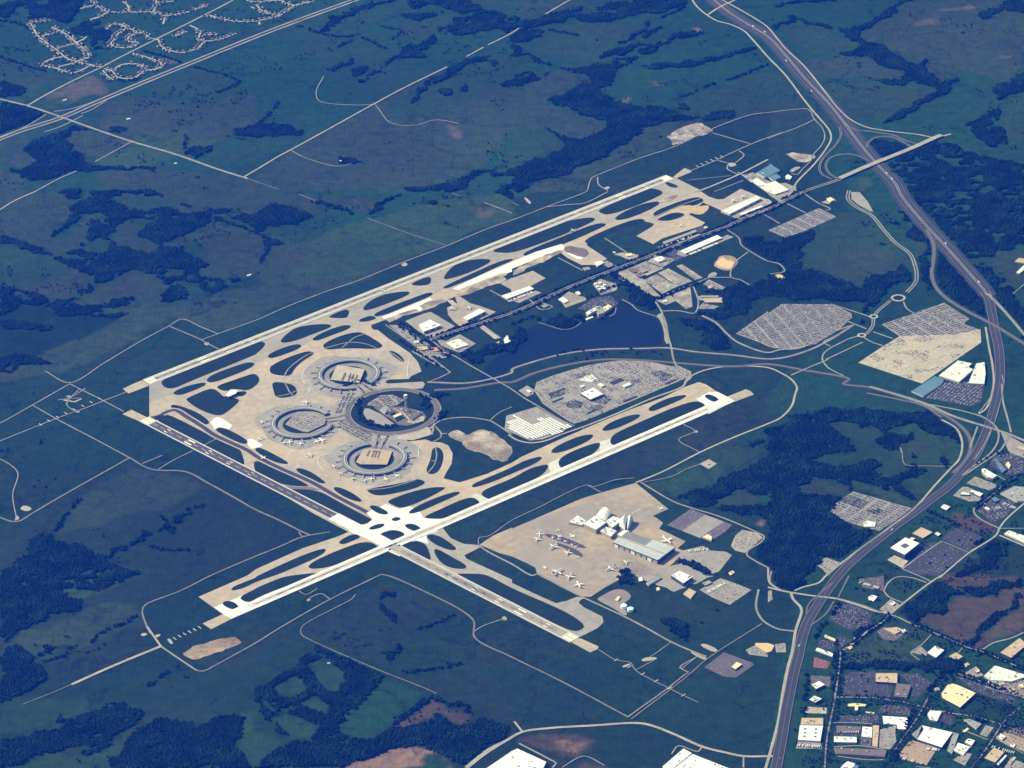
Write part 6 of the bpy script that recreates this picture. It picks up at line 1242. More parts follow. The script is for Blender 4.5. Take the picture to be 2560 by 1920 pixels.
# ------------------------------------------------------------------ parking lots and cars
CARS = []      # (x, y, z, angle, colour, lot id)
LOTS = []; LOTP = []
def lot(s, rowdir, occ=.7, m=None, z0=None, layer='pave2', label='car lot', pave=True, gap=17.5, sm=0, bias=None, clump=0, step=2.75, truck=False, h=None):
    if h is None:
        p = A2(T(s))
        if sm: p = smooth(p, True, sm)
        if pave: sheet('parking_lot', p, m or LOTC, layer)
        z = 2.9 if layer in ('road', 'rwy') else 1.2
    else: p = A2(T(s, h)); z = h-.95
    a, b = A2(T(rowdir)); t = (b-a)/np.linalg.norm(b-a); n = np.array([-t[1], t[0]]); c = p.mean(0); q = p-c
    u0, u1 = (q@t).min(), (q@t).max(); v0, v1 = (q@n).min(), (q@n).max(); lid = len(LOTS); LOTS.append(label); LOTP.append(p)
    SV, SF = [], []
    for row in np.arange(v0+4, v1-3, gap):
        if occ >= .55 and h is None and m is not LOTA:
            us = np.arange(u0, u1, 8.0); pts = c + t*us[:,None] + n*(row+2.65); k = inside(pts[:,0], pts[:,1], shrink(p, 6)) & (np.floor((us-u0)/64).astype(int)*64+u0+10 < us)
            for q_ in pts[k]:
                i_ = len(SV)
                for a_, b_ in ((-4,-5.4),(4,-5.4),(4,5.4),(-4,5.4)): w_ = q_+t*a_+n*b_; SV.append((w_[0], w_[1], z-.03))
                SF.append([i_,i_+1,i_+2,i_+3])
        for sub in (0, 5.3):
            us = np.arange(u0, u1, step); pts = c + t*us[:,None] + n*(row+sub); k = inside(pts[:,0], pts[:,1], shrink(p, 5))
            pr = np.full(len(us), occ)
            if clump: pr = np.where(hashnoise(pts[:,0], pts[:,1], 45, 61+lid) > 1-clump, occ, occ*.06)
            k &= rng.uniform(0, 1, len(us)) < pr
            k &= (np.floor((us-u0)/62).astype(int)*62+u0+8 < us)
            for (x, y) in pts[k]:
                CARS.append((x, y, z, math.atan2(n[1], n[0])+rng.normal(0,.03)+(math.pi if rng.random() < .5 else 0), int(rng.choice(5, p=(.27,.20,.27,.19,.07))), lid))
    if SV: props(mesh_obj('stall_rows', SV, SF, mat('oil_stained_stalls', (.13,.125,.14), amt=.3, sc=(.03,.2))), kind='structure')
L_ = lot
L_('31: 0,1050 120,968 440,972 520,970 620,1000 720,1050 725,1085 600,1200 400,1320 200,1355 60,1350 0,1335 21: 2140,1300 1935,1225 2212,1030', '31: 100,1060 440,990', .80, LOTC, label='remote car park shaped like a leaf')
L_('31: 985,1145 1520,958 1740,1095 1690,1140 1830,1190 1600,1235 1140,1250', '31: 1130,1150 1530,1000', .82, LOTC, label='dense car park right of the roundabouts')
L_('31: 1140,1245 1600,1230 1835,1185 1842,1300 1330,1655 780,1475 1000,1330', '31: 1130,1150 1530,1000', .54, LOTC2, label='wide tan car field by the notched warehouse', clump=.40)
L_('31: 5,330 440,140 590,215 170,405', '31: 5,330 440,140', .62, LOTC, label='slanting staff car park in the far green', clump=.62)
L_('q1: 330,300 520,225 900,110 1250,55 1500,45 1700,80 1880,120 1960,110 2110,180 2110,230 1900,320 1400,530 900,740 760,780 680,740 400,550 350,470 300,400', 'q1: 470,435 650,365', .54, LOTC, sm=0, label='crowded rental car yards by the runway', clump=.72)
L_('q1: 120,400 220,340 300,390 290,440 220,470', 'q1: 470,435 650,365', .2, LOTC, label='small lot at the tip of the rental yards')
for s_, d_, o_, l_ in (('q1: 640,545 760,500 870,540 840,600 700,600', 'q1: 650,560 800,510', .9, 'blue grey patch left of the square workshop'), ('q1: 985,485 1110,440 1190,500 1120,560 1000,530', 'q1: 1000,500 1120,460', .95, 'dark packed patch right of the square workshop'), ('q1: 1640,200 1760,165 1900,235 1800,290', 'q1: 1640,210 1770,170', .9, 'packed patch at the east end of the rental yards'),
      ('q1: 470,450 650,400 660,440 500,500', 'q1: 470,450 650,400', .85, 'packed rows left of the rental yards'), ('q1: 1410,290 1500,262 1540,290 1440,325', 'q1: 1410,290 1500,262', .5, 'dark roof like patch among the rental yards'), ('q1: 760,215 880,190 910,220 800,260', 'q1: 760,220 880,195', .8, 'upper packed patch of the rental yards'), ('q1: 900,600 1060,560 1110,600 960,650', 'q1: 900,610 1060,565', .5, 'lower patch of the rental yards')):
    L_(s_, d_, o_, LOTA if o_ > .8 else ROADG, label=l_, layer='island')
sheet('bright_slab', T('q1: 800,280 960,205 1030,270 960,300'), NEWC, 'island')
L_('q1: -20,690 330,585 490,680 740,810 600,890 400,960 250,975 80,900 -40,850', 'q1: 100,690 300,620', .10, LOTC, label='covered yard beside the runway')
L_('32: 505,1100 600,1020 740,930 1240,1075 1100,1180 960,1270 700,1200', '32: 600,1040 1000,1190', .75, LOTC, label='crowded lot between the wood and the freeway', clump=.7)
sheet('dark_lot_patch', T('32: 620,1010 710,955 875,1020 800,1085'), LOTA, 'island'); sheet('lot_pond', T('32: 830,1095 960,1075 1000,1095 950,1135 880,1115'), GRASSA, 'island')
L_('32: 410,1560 500,1500 640,1550 520,1659 470,1600', '32: 410,1560 500,1500', .3, LOTC, label='little lot at the edge of the wood')
L_('32: 1350,120 1500,-20 31: 1870,1640 32: 1870,20 1840,160 1750,195', '32: 1350,120 1500,0', .85, LOTA, label='packed lot under the long teal roof')
L_('32: 1180,1610 1380,1370 1500,1370 1740,1462 1570,1570 1480,1659 1300,1650', '32: 1200,1600 1560,1560', .12, LOTA, label='dark office lots by the square roof')
L_('32: 1500,1340 1600,1240 1880,1320 1750,1450', '32: 1600,1240 1880,1320', .10, LOTA, label='empty dark lot above the office lots')
L_('32: 1030,1520 1090,1480 1210,1530 1160,1590', '32: 1090,1480 1210,1530', .1, LOTC2, label='tan plaza before the square roofed office')
L_('32: 1715,860 1790,800 1970,870 1970,890 1910,920', '32: 1790,800 1970,870', .35, LOTC, label='hotel lot nearest the freeway curve')
L_('32: 1600,965 1680,890 1720,890 1860,950 1830,1010 1740,1015', '32: 1700,960 1830,1010', .25, LOTC, label='lot round the stepped office')
L_('32: 1800,1090 1920,980 2150,1010 2060,1150 1940,1200', '32: 1920,980 2060,1150', .7, LOTA, label='dark crowded lot below the ribbed hall')
L_('32: 1900,700 1960,620 2100,600 2212,640 2212,770 2080,790', '32: 1960,620 2100,720', .5, LOTA, label='dark lots round the blue roofed hotel')
L_('32: 2010,410 2212,520 2212,640 2080,590', '32: 2080,540 2212,600', .05, LOTC, label='empty forecourt at the right edge')
L_('33: 640,880 720,830 930,825 930,912 1000,925 1080,935 1060,1050 620,1030', '33: 640,1000 900,1010', .12, LOTA, label='left half of the fan shaped car park')
L_('33: 1130,850 1300,840 1420,930 1300,1050 1240,1040 1230,930', '33: 1150,850 1200,1000', .2, LOTA, label='right half of the fan shaped car park')
L_('33: 560,260 700,240 900,320 860,440 700,470 530,380', '33: 560,370 860,400', .5, LOTA, label='hotel lots above the business park')
L_('33: 950,1170 1000,1110 1290,1140 1250,1215 960,1185', '33: 1000,1110 980,1160', .3, LOTA, label='striped lot above the L shaped hall')
L_('33: 620,1205 960,1200 960,1270 620,1265', '33: 620,1240 960,1240', .45, LOTA, label='lots along the middle business street')
L_('33: 370,860 545,870 530,960 370,950', '33: 370,880 540,880', .25, mat('brown_lot', (.12,.10,.105)), label='brown lot above the diamond offices')
L_('33: 330,1130 508,1140 505,1190 320,1185', '33: 330,1150 500,1150', .1, LOTC2, label='pale strip lot under the diamond offices')
L_('33: 240,1490 265,1420 455,1430 465,1495', '33: 250,1460 450,1460', .15, LOTC, label='loading yard of the vented warehouse')
L_('33: 400,700 540,745 510,800 390,790', '33: 400,710 530,750', .3, mat('red_brown_paving', (.24,.09,.085), amt=.15), label='red lot beside the freeway')
L_('33: 1110,1570 1230,1415 1465,1485 1370,1635', '33: 1230,1415 1465,1485', .05, mat('pink_tan_paving', (.36,.27,.215), amt=.15), label='tan yard of the brilliant white warehouse')
L_('33: 1240,1370 1330,1290 1285,1410', '33: 1240,1370 1330,1290', .1, LOTC, label='grey corner of the tan yard')
L_('33: 960,1330 1110,1290 1100,1360 1110,1440 1050,1500 955,1480', '33: 960,1350 1100,1350', .2, LOTC, label='grey yard below the L shaped hall')
L_('33: 570,1345 800,1335 800,1385 570,1385', '33: 570,1350 800,1350', .3, LOTA, label='dark lot over the white oblong hall')
L_('33: 800,1395 895,1400 890,1470 800,1460', '33: 800,1420 890,1420', .1, mat('brown_lot', (.12,.10,.105)), label='brown yard under the white square hall')
L_('33: 1620,860 1900,940 2150,1070 2120,1110 1800,1010', '33: 1620,870 2000,1000', .25, LOTA, label='long lot behind the cream warehouse')
L_('33: 1700,840 1800,780 1860,860 1760,880', '33: 1700,840 1800,780', .2, LOTC, label='pale lot near the green grey warehouse')
L_('33: 1870,960 2212,1060 2212,900 1950,900', '33: 1900,950 2150,1020', .3, mat('tan_yard_paving', (.31,.27,.23), amt=.2), label='tan yard under the green grey warehouse')
L_('33: 1460,1260 1510,1170 1600,1200 1590,1290', '33: 1510,1170 1600,1200', .1, LOTA, label='dark yard beside the ragged white building')
L_('33: 1950,1400 2050,1340 2300,1440 2300,1560', '33: 2050,1340 2212,1410', .2, mat('pink_tan_paving', (.36,.27,.215)), label='tan yard at the bottom right corner')
L_('33: 2060,1350 2150,1300 2300,1360 2300,1440', '33: 2060,1350 2150,1300', .25, mat('brown_lot', (.12,.10,.105)), label='brown lot at the right edge')
L_('33: 1830,1370 1880,1290 1950,1310 1890,1390', '33: 1880,1290 1950,1310', .2, LOTC, label='square lot between the bottom right streets')
L_('33: 1600,1590 1700,1520 1760,1540 1700,1640', '33: 1600,1590 1700,1520', .15, LOTC, label='small yard under the paired white halls')
L_('33: 2100,1570 2212,1620 2212,1659 2040,1659', '33: 2100,1570 2212,1620', .15, LOTC, label='corner yard at the very bottom right')
L_('33: 960,290 1060,200 1140,250 1060,330', '33: 960,290 1060,200', .25, LOTC, label='lots round the filling station')
L_('33: 780,30 1000,0 1000,130 820,100', '33: 780,60 980,60', .5, mat('brown_lot', (.12,.10,.105)), label='dark truck stop by the freeway ramp')
L_('33: 440,550 600,570 570,640 430,620', '33: 440,560 590,600', .4, LOTA, label='lot between the strip buildings')
L_('33: 600,520 760,560 690,640 600,600', '33: 600,520 740,560', .3, LOTA, label='lot beside the hangars road')
L_('33: 940,480 1000,440 1220,470 1100,560 1000,550', '33: 1000,520 1120,520', .4, mat('brown_lot', (.12,.10,.105)), label='motel lot by the hangars road')
L_('33: 1230,660 1310,600 1380,660 1370,690', '33: 1230,660 1310,600', .2, LOTC, label='yard of the bright lawn warehouse')
L_('33: 0,130 30,120 40,200 0,230', '33: 0,150 30,140', .3, LOTC, label='lot at the overhaul gate')
L_('33: 60,590 150,580 155,660 70,660', '33: 60,600 150,600', .2, LOTC, label='roadside lot left of the freeway')
st('bare_lot', '23: 2100,580 2212,580 33: 55,600 30,650 0,660 23: 2110,640', SAND, 'pave2'); L_('23: 2020,640 2100,600 2200,660 2212,700 2050,680', '23: 2020,640 2100,600', .5, LOTC, label='lot beside the orange sand pad')
L_('23: 1660,790 1830,660 2080,750 2090,770 1930,880 1830,870', '23: 1660,790 1830,660', .05, mat('purple_lot', (.115,.10,.125), amt=.15), label='dark lot round the lone cream depot')
L_('22: 1340,1220 1545,1080 1670,1130 1470,1270', '22: 1340,1220 1545,1080', .12, mat('purple_lot2', (.13,.11,.14), amt=.15), label='purple lot behind the overhaul base')
L_('22: 1470,1270 1670,1130 1830,1190 1620,1330', '22: 1470,1270 1670,1130', .03, LOTC, label='empty grey lot behind the overhaul base'); L_('22: 1620,1330 1830,1190 1905,1215 1840,1280 1730,1350', '22: 1620,1330 1830,1190', .1, mat('purple_lot2', (.13,.11,.14)), label='darker strip lot behind the overhaul base')
L_('22: 1890,1400 1930,1310 1990,1260 2130,1290 2165,1330 2050,1430 2010,1460 1930,1440', '22: 1930,1310 2130,1330', .25, mat('pale_yard', (.33,.30,.27), amt=.25), label='round contractor yard at the gate')
L_('22: 1410,1500 1470,1440 1650,1400 1720,1440 1850,1450 1900,1480 1790,1620 1730,1640 1600,1570 1440,1530', '22: 1470,1440 1650,1400', .06, LOTC, label='pale lot right of the ribbed hangar')
L_('23: 1620,120 1800,20 1920,60 2070,120 1880,250 1740,190', '23: 1620,120 1800,20', .25, LOTC, label='lots behind the big white office block')
st('works_yard', '22: 1300,1600 1480,1540 1700,1659 23: 1760,0 1400,130 1200,60 1060,0 22: 1080,1640', LOTC, 'pave')
st('works_yard', '22: 880,1580 1060,1520 1250,1600 1300,1659 1060,1650 940,1620', mat('scrap_yard', (.27,.23,.21), amt=.3), 'pave2')
st('fire_training_ground', '23: 740,190 870,120 950,110 1020,150 1030,190 960,240 1000,330 970,345 880,280 740,210', mat('sooty_ground', (.26,.22,.215), amt=.25), 'pave', sm=1)
B('burnt tan training mock up on the fire ground', 'training mock up', 5, '23: 888,205 915,170 938,180 915,215', ROOFC, name='training_mockup')
# middle yards by the avenue
yard = mat('yard_concrete', (.36,.33,.31), amt=.35, sc=(.018,.07), col2=(.26,.235,.23))
for s in ('21: 1170,600 1240,545 1420,580 1300,650', '21: 900,700 960,680 1150,600 1310,660 1120,740 1280,900 1220,930 1050,790 930,760', '21: 1260,700 1350,660 1560,770 1430,815', '21: 1140,760 1250,710 1430,815 1300,880', '21: 1420,640 1470,625 1650,740 1580,760', '21: 1390,880 1540,820 1560,990 1500,1010 1400,930'): st('yard', s, yard, 'pave')
for s_, d_ in (('21: 1170,600 1240,545 1420,580 1300,650', '21: 1170,600 1300,560'), ('21: 1000,700 1150,620 1300,660 1130,740', '21: 1000,700 1150,640'), ('21: 1260,700 1350,660 1560,770 1430,815', '21: 1260,700 1360,665'), ('21: 1140,760 1250,710 1430,815 1300,880', '21: 1140,760 1250,710'), ('21: 1420,640 1470,625 1650,740 1580,760', '21: 1450,640 1620,750'), ('21: 1060,800 1180,860 1260,900 1220,930', '21: 1060,800 1200,880')):
    L_(s_, d_, .45, pave=False, label='truck and bus yards south of the avenue', clump=.35)
st('yard', '21: 1240,935 1370,890 1420,940 1330,975', LOTC, 'pave'); st('tan_yard', '21: 410,920 490,860 640,915 640,935 460,1000', mat('tan_yard_paving', (.31,.27,.23)), 'pave')
L_('21: 1320,520 1400,490 1500,560 1420,600', '21: 1320,520 1400,490', .4, LOTA, label='dark lot beside the rental garage'); L_('21: 1050,660 1160,600 1270,650 1160,700', '21: 1050,660 1160,600', .5, LOTC, label='bus yard by the crossing avenues')
L_('21: 560,1010 700,920 850,895 920,960 880,1000 780,1000 660,1030', '21: 560,1010 850,900', .6, LOTA, label='dark lot in front of the lakeside hotel')
L_('21: 700,800 760,750 920,800 900,850 770,890', '21: 700,800 760,750', .2, yard, label='fuel farm ground by the hotel'); L_('21: 480,900 600,880 620,920 520,940', '21: 480,900 600,880', .25, pave=False, label='bus yard beside the small white blocks')
L_('21: 1780,120 1900,215 2200,90 2212,160 1990,230 1920,225', '21: 1900,215 2200,100', .3, LOTC, label='lot behind the far blue grey hangar'); L_('21: 1330,450 1640,290 1690,310 1500,450 1290,500 1230,480', '21: 1330,450 1640,300', .3, LOTA, label='dark lots behind the widest apron')
L_('21: 1500,540 1860,370 1915,390 1490,560 1420,540 1440,500', '21: 1500,540 1860,370', .2, LOTC, label='loading court of the very long freight building'); L_('21: 820,590 920,650 880,670 760,620', '21: 820,590 920,650', .4, LOTC, label='lot by the pale blue freight hall')
L_('21: 1650,800 1700,755 1850,830 1790,855', '21: 1700,760 1850,830', .5, LOTC, label='lot at the wood edge by the sand pit'); L_('21: 1600,1010 1650,960 1790,990 1750,1010', '21: 1650,970 1780,990', .5, LOTC, label='lot under the storage sheds'); L_('21: 1600,900 1820,910 1820,960 1600,930', '21: 1600,910 1820,915', .3, LOTC2, label='court round the storage sheds')
L_('11: 1150,1150 1240,1150 1620,1400 1500,1420 1380,1340', '11: 1150,1150 1500,1400', .4, LOTC, label='tree lined lot by the square hangar'); L_('11: 1340,1380 1420,1350 1640,1520 1560,1500', '11: 1340,1380 1560,1500', .25, LOTC, label='second tree lined lot by the avenue'); L_('11: 1520,1400 1600,1370 1680,1420 1600,1440', '11: 1520,1400 1600,1370', .2, LOTC, label='lot by the orange reservoir')
L_('11: 1560,1270 1640,1290 1760,1230 1900,1310 1760,1390 1600,1330', '11: 1640,1290 1760,1240', .3, LOTC, label='lot round the flat blue grey office'); st('sand_lane', '11: 1920,1160 1960,1150 2120,1260 2060,1270', LOTC2, 'pave2'); st('sand_lane', '11: 1970,1350 2100,1290 2130,1310 2010,1360', SAND, 'pave2')
L_('21: 0,935 200,850 255,870 60,960', '21: 0,940 200,850', .1, LOTC, label='truck court of the long cargo shed'); L_('20: 2080,1490 2212,1560 30: 200,1659 20: 2212,1659 1990,1520', '20: 2080,1490 2212,1560', .12, yard, label='court round the blue roofed halls'); L_('30: 0,1600 150,1580 250,1620 31: 120,100 0,20', '30: 0,1600 150,1580', .2, LOTC, label='truck court beside the ribbed shed')
L_('31: 0,60 40,90 0,110 21: 2170,90', '31: 0,70 40,90', .2, LOTC2, label='small pale court at the avenue end'); L_('31: 460,90 560,50 590,75 520,105', '31: 460,90 560,50', .1, LOTC, label='court of the cream lodge')
st('gravel_pad', '31: 70,330 330,185 340,195 80,345' if 0 else '30: 130,1320 380,1330 400,1350 360,1400 260,1400 180,1360', DIRT, 'pave', sm=1); st('gravel_pad', '30: 190,1470 260,1440 280,1460 210,1490', DIRT, 'pave', sm=1)
st('sand_pit', '21: 1760,600 1810,545 1900,550 1950,590 1925,640 1880,680 1760,650 1740,640', SOIL, 'pave', sm=1); st('sand_pit', '21: 1765,640 1770,600 1820,560 1850,590 1930,600 1900,675', SAND, 'pave2', sm=1)
st('gravel_circle', '21: 1690,740 1700,710 1740,690 1775,700 1760,730 1710,745', LOTC, 'pave', sm=1); st('sand_pit', '31: 35,740 60,715 110,710 145,735 185,775 170,810 140,815 150,780 90,775', SAND, 'pave', sm=1)
st('quarry', '20: 1340,1190 1370,1150 1460,1110 1500,1080 1620,1060 1740,1110 1700,1150 1400,1260 1390,1230', mat('quarry_stone', (.42,.38,.36), amt=.4, sc=(.03,.12), col2=(.17,.15,.17)), 'pave', sm=1)
st('construction_site', '12: 1640,440 1720,400 1800,420 1830,440 1900,400 1980,385 2060,430 2180,500 2212,560 22: 0,600 12: 2170,680 2040,640 1950,600 1780,540 1770,500', DIRT, 'pave', sm=1); st('mud', '12: 1770,490 1830,480 1950,560 1980,610 1860,580 1780,540', SOIL, 'pave2', sm=1)
st('sand_stockpile', '03: 1580,690 1640,620 1800,580 1900,540 2070,530 2080,580 1950,640 1720,720 1640,710', SOIL, 'pave', sm=1)
st('navaid_pad', '22: 1620,690 1700,650 1770,690 1700,735', mat('pale_gravel', (.36,.33,.30)), 'pave2')
for s in ('02: 165,1080 210,1045 285,1075 235,1105', '02: 640,240 660,225 695,240 670,250', '01: 1755,1310 1790,1295 1815,1310 1790,1330', '11: 1250,630 1290,605 1315,630 1275,645', '03: 1210,510 1240,490 1280,500 1240,525', '03: 1440,545 1470,540 1500,585 1475,590', '03: 1330,520 1370,500 1395,510 1350,535', '02: 130,1150 150,1130 170,1165 140,1180', '12: 2400,0 2410,0 2405,5', '22: 1570,405 1600,400 1610,415 1580,425', '13: 2120,360 2150,345 2175,375 2140,390', '13: 435,210 460,190 475,205 450,220', '20: 1855,1410 1920,1405 1945,1430 1880,1445', '20: 790,1625 830,1610 850,1620 820,1640', '21: 100,50 120,45 170,95 150,108', '32: 1130,545 1150,545 1160,590 1145,590', '23: 1115,725 1150,705 1200,700 1250,705 1250,720 1200,730 1130,740', '23: 950,780 1010,755 1030,765 965,795', '23: 1535,660 1560,650 1700,715 1660,730', '23: 1620,600 1660,580 1785,635 1750,665', '21: 870,540 960,520 1090,540 1080,580 1000,585 930,550', '11: 2150,900 2190,890', '30: 1860,1659 1861,1659'):
    if len(s.split()) >= 4: st('gravel_pad', s, mat('pale_gravel', (.36,.33,.30)), 'pave2', sm=1)
for s in ('02: 520,130 580,135 640,150 700,125 710,130 650,158 560,148', '02: 570,105 600,100 620,110 590,118'): st('gravel_pad', s, mat('pale_gravel', (.36,.33,.30)), 'pave2')
# lots by the terminals
L_('q4: 1370,400 1350,330 1450,130 1560,20 1700,20 1690,160 1600,260 1440,380', 'q4: 1370,380 1480,150', .75, LOTC, label='curved lot between the rings and the loop road', layer='rwy')
L_('q4: 1400,510 1600,510 1800,600 1960,690 2010,760 2000,850 1900,870 1700,760 1400,600', 'q4: 1500,520 1950,760', .75, LOTC, label='curved lot between the two nearer ring terminals', layer='rwy')
L_('12: 980,160 1080,100 1180,95 1280,140 1210,190 1060,195 960,185', '12: 980,160 1180,100', .6, LOTC, label='pale lot beside the control tower', layer='road')
L_('12: 1300,330 1390,260 1460,290 1450,320 1360,345', '12: 1300,330 1390,270', .3, LOTC2, label='pale lot inside the loop road', layer='road'); L_('q2: 1370,600 1850,470 1930,560 1900,610 1600,700 1330,680', 'q2: 1370,620 1850,480', .04, LOTC2, label='staff lot right of the nearest ring terminal', layer='rwy')
L_('q2: 770,870 1250,890 1160,1100 690,1100', 'q2: 690,1090 1150,1100', .5, pave=False, label='garage roof in the nearest ring terminal', h=8, clump=.5); L_('q4: 700,350 870,340 1200,470 1170,560 900,680 520,560', 'q4: 520,560 850,670', .7, pave=False, label='garage roof in the left ring terminal', h=8)
gar = [o for o in COL.objects if o.get('label', '').startswith('tan square parking garage')][0]
for s_ in ('q2: 915,868 1045,882 1040,902 912,888', 'q2: 800,965 822,968 865,870 848,868', 'q2: 880,980 895,985 945,895 932,890', 'q2: 930,985 945,990 985,905 972,900', 'q2: 985,990 1000,995 1035,905 1022,903'):
    prism('ramp_wall', ccw(A2(T(s_, 9))), 7, 9.5, ROOFP, ROOFP, gar, tuple(gar.location))
gar = [o for o in COL.objects if o.get('label', '').startswith('striped beige parking garage')][0]
for s_ in ('11: 765,1560 778,1562 745,1640 730,1636', '11: 800,1590 850,1600 845,1610 797,1600', '11: 812,1565 822,1567 800,1640 790,1638', '11: 870,1580 880,1582 850,1655 838,1650', '11: 840,1570 848,1572 830,1620 820,1618'):
    prism('ramp_wall', ccw(A2(T(s_, 9))), 7, 9.5, ROOFP, ROOFP, gar, tuple(gar.location))
# covered parking canopies
def canopies():
    poly = A2(T('q1: 0,735 100,690 260,790 490,685 580,745 735,815 600,885 400,955 250,968 90,895 -40,840'))
    a, b = A2(T('q1: 100,790 400,950')); t = (b-a)/np.linalg.norm(b-a); n = np.array([-t[1], t[0]]); c = poly.mean(0)
    base = None; k = 0
    for v in np.arange(-260, 260, 15.0):
        for u in np.arange(-330, 330, 36.0):
            q = c+t*(u+((v*7) % 17))+n*v
            if not inside(np.array([q[0]]), np.array([q[1]]), shrink(poly, 6))[0]: continue
            if base is None:
                base = empty('parking_canopy', (q[0], q[1], 1.0), math.atan2(t[1], t[0]))
                mesh_obj('roof', [(-17,-4.8,3.2),(17,-4.8,3.2),(17,0,3.9),(-17,0,3.9),(17,4.8,3.2),(-17,4.8,3.2),(-17,-4.8,3.0),(17,-4.8,3.0),(17,4.8,3.0),(-17,4.8,3.0)], [[0,1,2,3],[3,2,4,5],[6,7,1,0],[8,9,5,4],[9,6,0,3,5],[7,8,4,2,1]], ROOFW, base)
                for x in (-12, 0, 12): mesh_obj('post', [(x-.2,-.2,0),(x+.2,-.2,0),(x+.2,.2,0),(x-.2,.2,0),(x-.2,-.2,3.2),(x+.2,-.2,3.2),(x+.2,.2,3.2),(x-.2,.2,3.2)], [[0,1,5,4],[1,2,6,5],[2,3,7,6],[3,0,4,7]], METAL, base)
                e = base
            else:
                e = base.copy(); COL.objects.link(e)
                for ch in list(base.children): d = ch.copy(); COL.objects.link(d); d.parent = e
                e.location = (q[0], q[1], 1.0)
            props(e, 'white carport roof in the covered parking rows beside the runway', 'carport', 'white carports in rows beside the runway')
canopies()

# trailers backed up to the loading yards
def trailers(s, n, label, group):
    a, b = A2(T(s)); t = (b-a)/np.linalg.norm(b-a); nn = np.array([-t[1], t[0]])
    global TRAILER
    for i in range(n):
        if rng.random() < .25: continue
        q = a+(b-a)*(i+.5)/n
        if TRAILER is None:
            TRAILER = e = empty('semi_trailer', (q[0], q[1], 1.3)); X = lambda nm, x0, x1, y, z0, z1, m: mesh_obj(nm, [(x0,-y,z0),(x1,-y,z0),(x1,y,z0),(x0,y,z0),(x0,-y,z1),(x1,-y,z1),(x1,y,z1),(x0,y,z1)], [[0,1,5,4],[1,2,6,5],[2,3,7,6],[3,0,4,7],[4,5,6,7]], m, e)
            X('box', -8, 8, 1.3, 1.2, 4.2, WHITEP); X('chassis', -7.6, 5, .9, .4, 1.2, ROOFD)
        else:
            e = TRAILER.copy(); COL.objects.link(e)
            for ch in list(TRAILER.children): d = ch.copy(); COL.objects.link(d); d.parent = e
        e.location = (q[0], q[1], 1.3); e.rotation_euler = (0, 0, math.atan2(nn[1], nn[0])+rng.normal(0, .04)); props(e, label, 'trailer', group)
TRAILER = None
for s_, n_, w_ in (('21: 1525,548 1790,440', 26, 'the very long white freight building'), ('11: 2180,950 21: 190,865', 20, 'the long white cargo shed'), ('33: 1370,1500 1480,1510', 12, 'the brilliant white warehouse'), ('33: 1120,1570 1350,1630', 16, 'the tan yard at the bottom'), ('33: 1900,925 2180,905', 18, 'the pale green grey warehouse'), ('33: 580,1350 790,1352', 14, 'the white oblong hall'),
    ('33: 250,1470 450,1480', 14, 'the vented warehouse'), ('23: 1680,150 1850,60', 14, 'the big white office block'), ('33: 1930,1480 2150,1540', 12, 'the little white block at the bottom right'), ('21: 1300,480 1560,380', 20, 'the long grey freight buildings'), ('20: 2000,1520 2080,1580', 12, 'the blue roofed halls'), ('32: 2020,1030 2140,1080', 10, 'the grey ribbed distribution hall'), ('33: 790,60 960,110', 14, 'the truck stop by the freeway ramp'), ('22: 1520,1450 1700,1430', 10, 'the pale lot right of the ribbed hangar')):
    trailers(s_, n_, 'white box trailer parked in the row by ' + w_, 'trailers by ' + w_)
# ------------------------------------------------------------------ aircraft
def loft(secs, n=12):
    V = []; F = []
    for x, r, z in secs:
        for k in range(n): a = 2*math.pi*k/n; V.append((x, r*math.cos(a), z+r*math.sin(a)))
    for i in range(len(secs)-1):
        for k in range(n): F.append([i*n+k, i*n+(k+1)%n, (i+1)*n+(k+1)%n, (i+1)*n+k])
    return V, F
def wedge(pts, th):
    """a flat tapered plate: outline in x, y, z with thickness"""
    n = len(pts); V = [(x, y, z-th) for x, y, z in pts] + [(x, y, z+th) for x, y, z in pts]
    return V, [list(range(n))[::-1], list(range(n, 2*n))] + [[i, (i+1)%n, n+(i+1)%n, n+i] for i in range(n)]
def make_plane(tailm, name='airliner'):
    e = empty(name, (0,0,0))
    V, F = loft([(19.5,.1,3.6),(18.6,1.0,3.7),(16.5,1.75,3.9),(13,1.95,4),(-8,1.95,4),(-14,1.35,4.5),(-19,.4,5.2),(-19.6,.1,5.3)]); mesh_obj('fuselage', V, F, WHITEP, e)
    for s in (1, -1):
        V, F = wedge([(4.5,s*1.6,3.2),(-3,s*17.5,4.4),(-4.6,s*17.5,4.4),(-3.2,s*1.6,3.2)], .25); mesh_obj('wing', V, F, WHITEP, e)
        V, F = wedge([(-14.5,s*.6,5),(-18.3,s*6.3,5.5),(-19.6,s*6.3,5.5),(-18.2,s*.6,5)], .15); mesh_obj('tailplane', V, F, WHITEP, e)
        V, F = loft([(5.6,.9,2.1),(4.8,1.15,2.1),(2.4,1.1,2.1),(1.2,.7,2.1)], 10); V = [(x, y+s*5.6, z) for x, y, z in V]; mesh_obj('engine', V, F, METAL, e)
        V, F = wedge([(.4,s*2.6,1.9),(-.8,s*2.6,1.9),(-.8,s*3.0,1.9),(.4,s*3.0,1.9)], 1.9); mesh_obj('landing_gear', V, F, ROOFD, e)
    V = [(-12.5,-.2,5.8),(-17.6,-.2,12),(-19.8,-.2,12),(-18.8,-.2,5.4)]; V += [(x, .2, z) for x, y, z in V]
    mesh_obj('tail_fin', V, [[0,1,2,3][::-1],[4,5,6,7],[0,1,5,4],[1,2,6,5],[2,3,7,6]], tailm, e)
    return e
PL = {k: make_plane(m) for k, m in (('blue', CAR[3]), ('red', REDP), ('white', WHITEP))}
first = {k: True for k in PL}
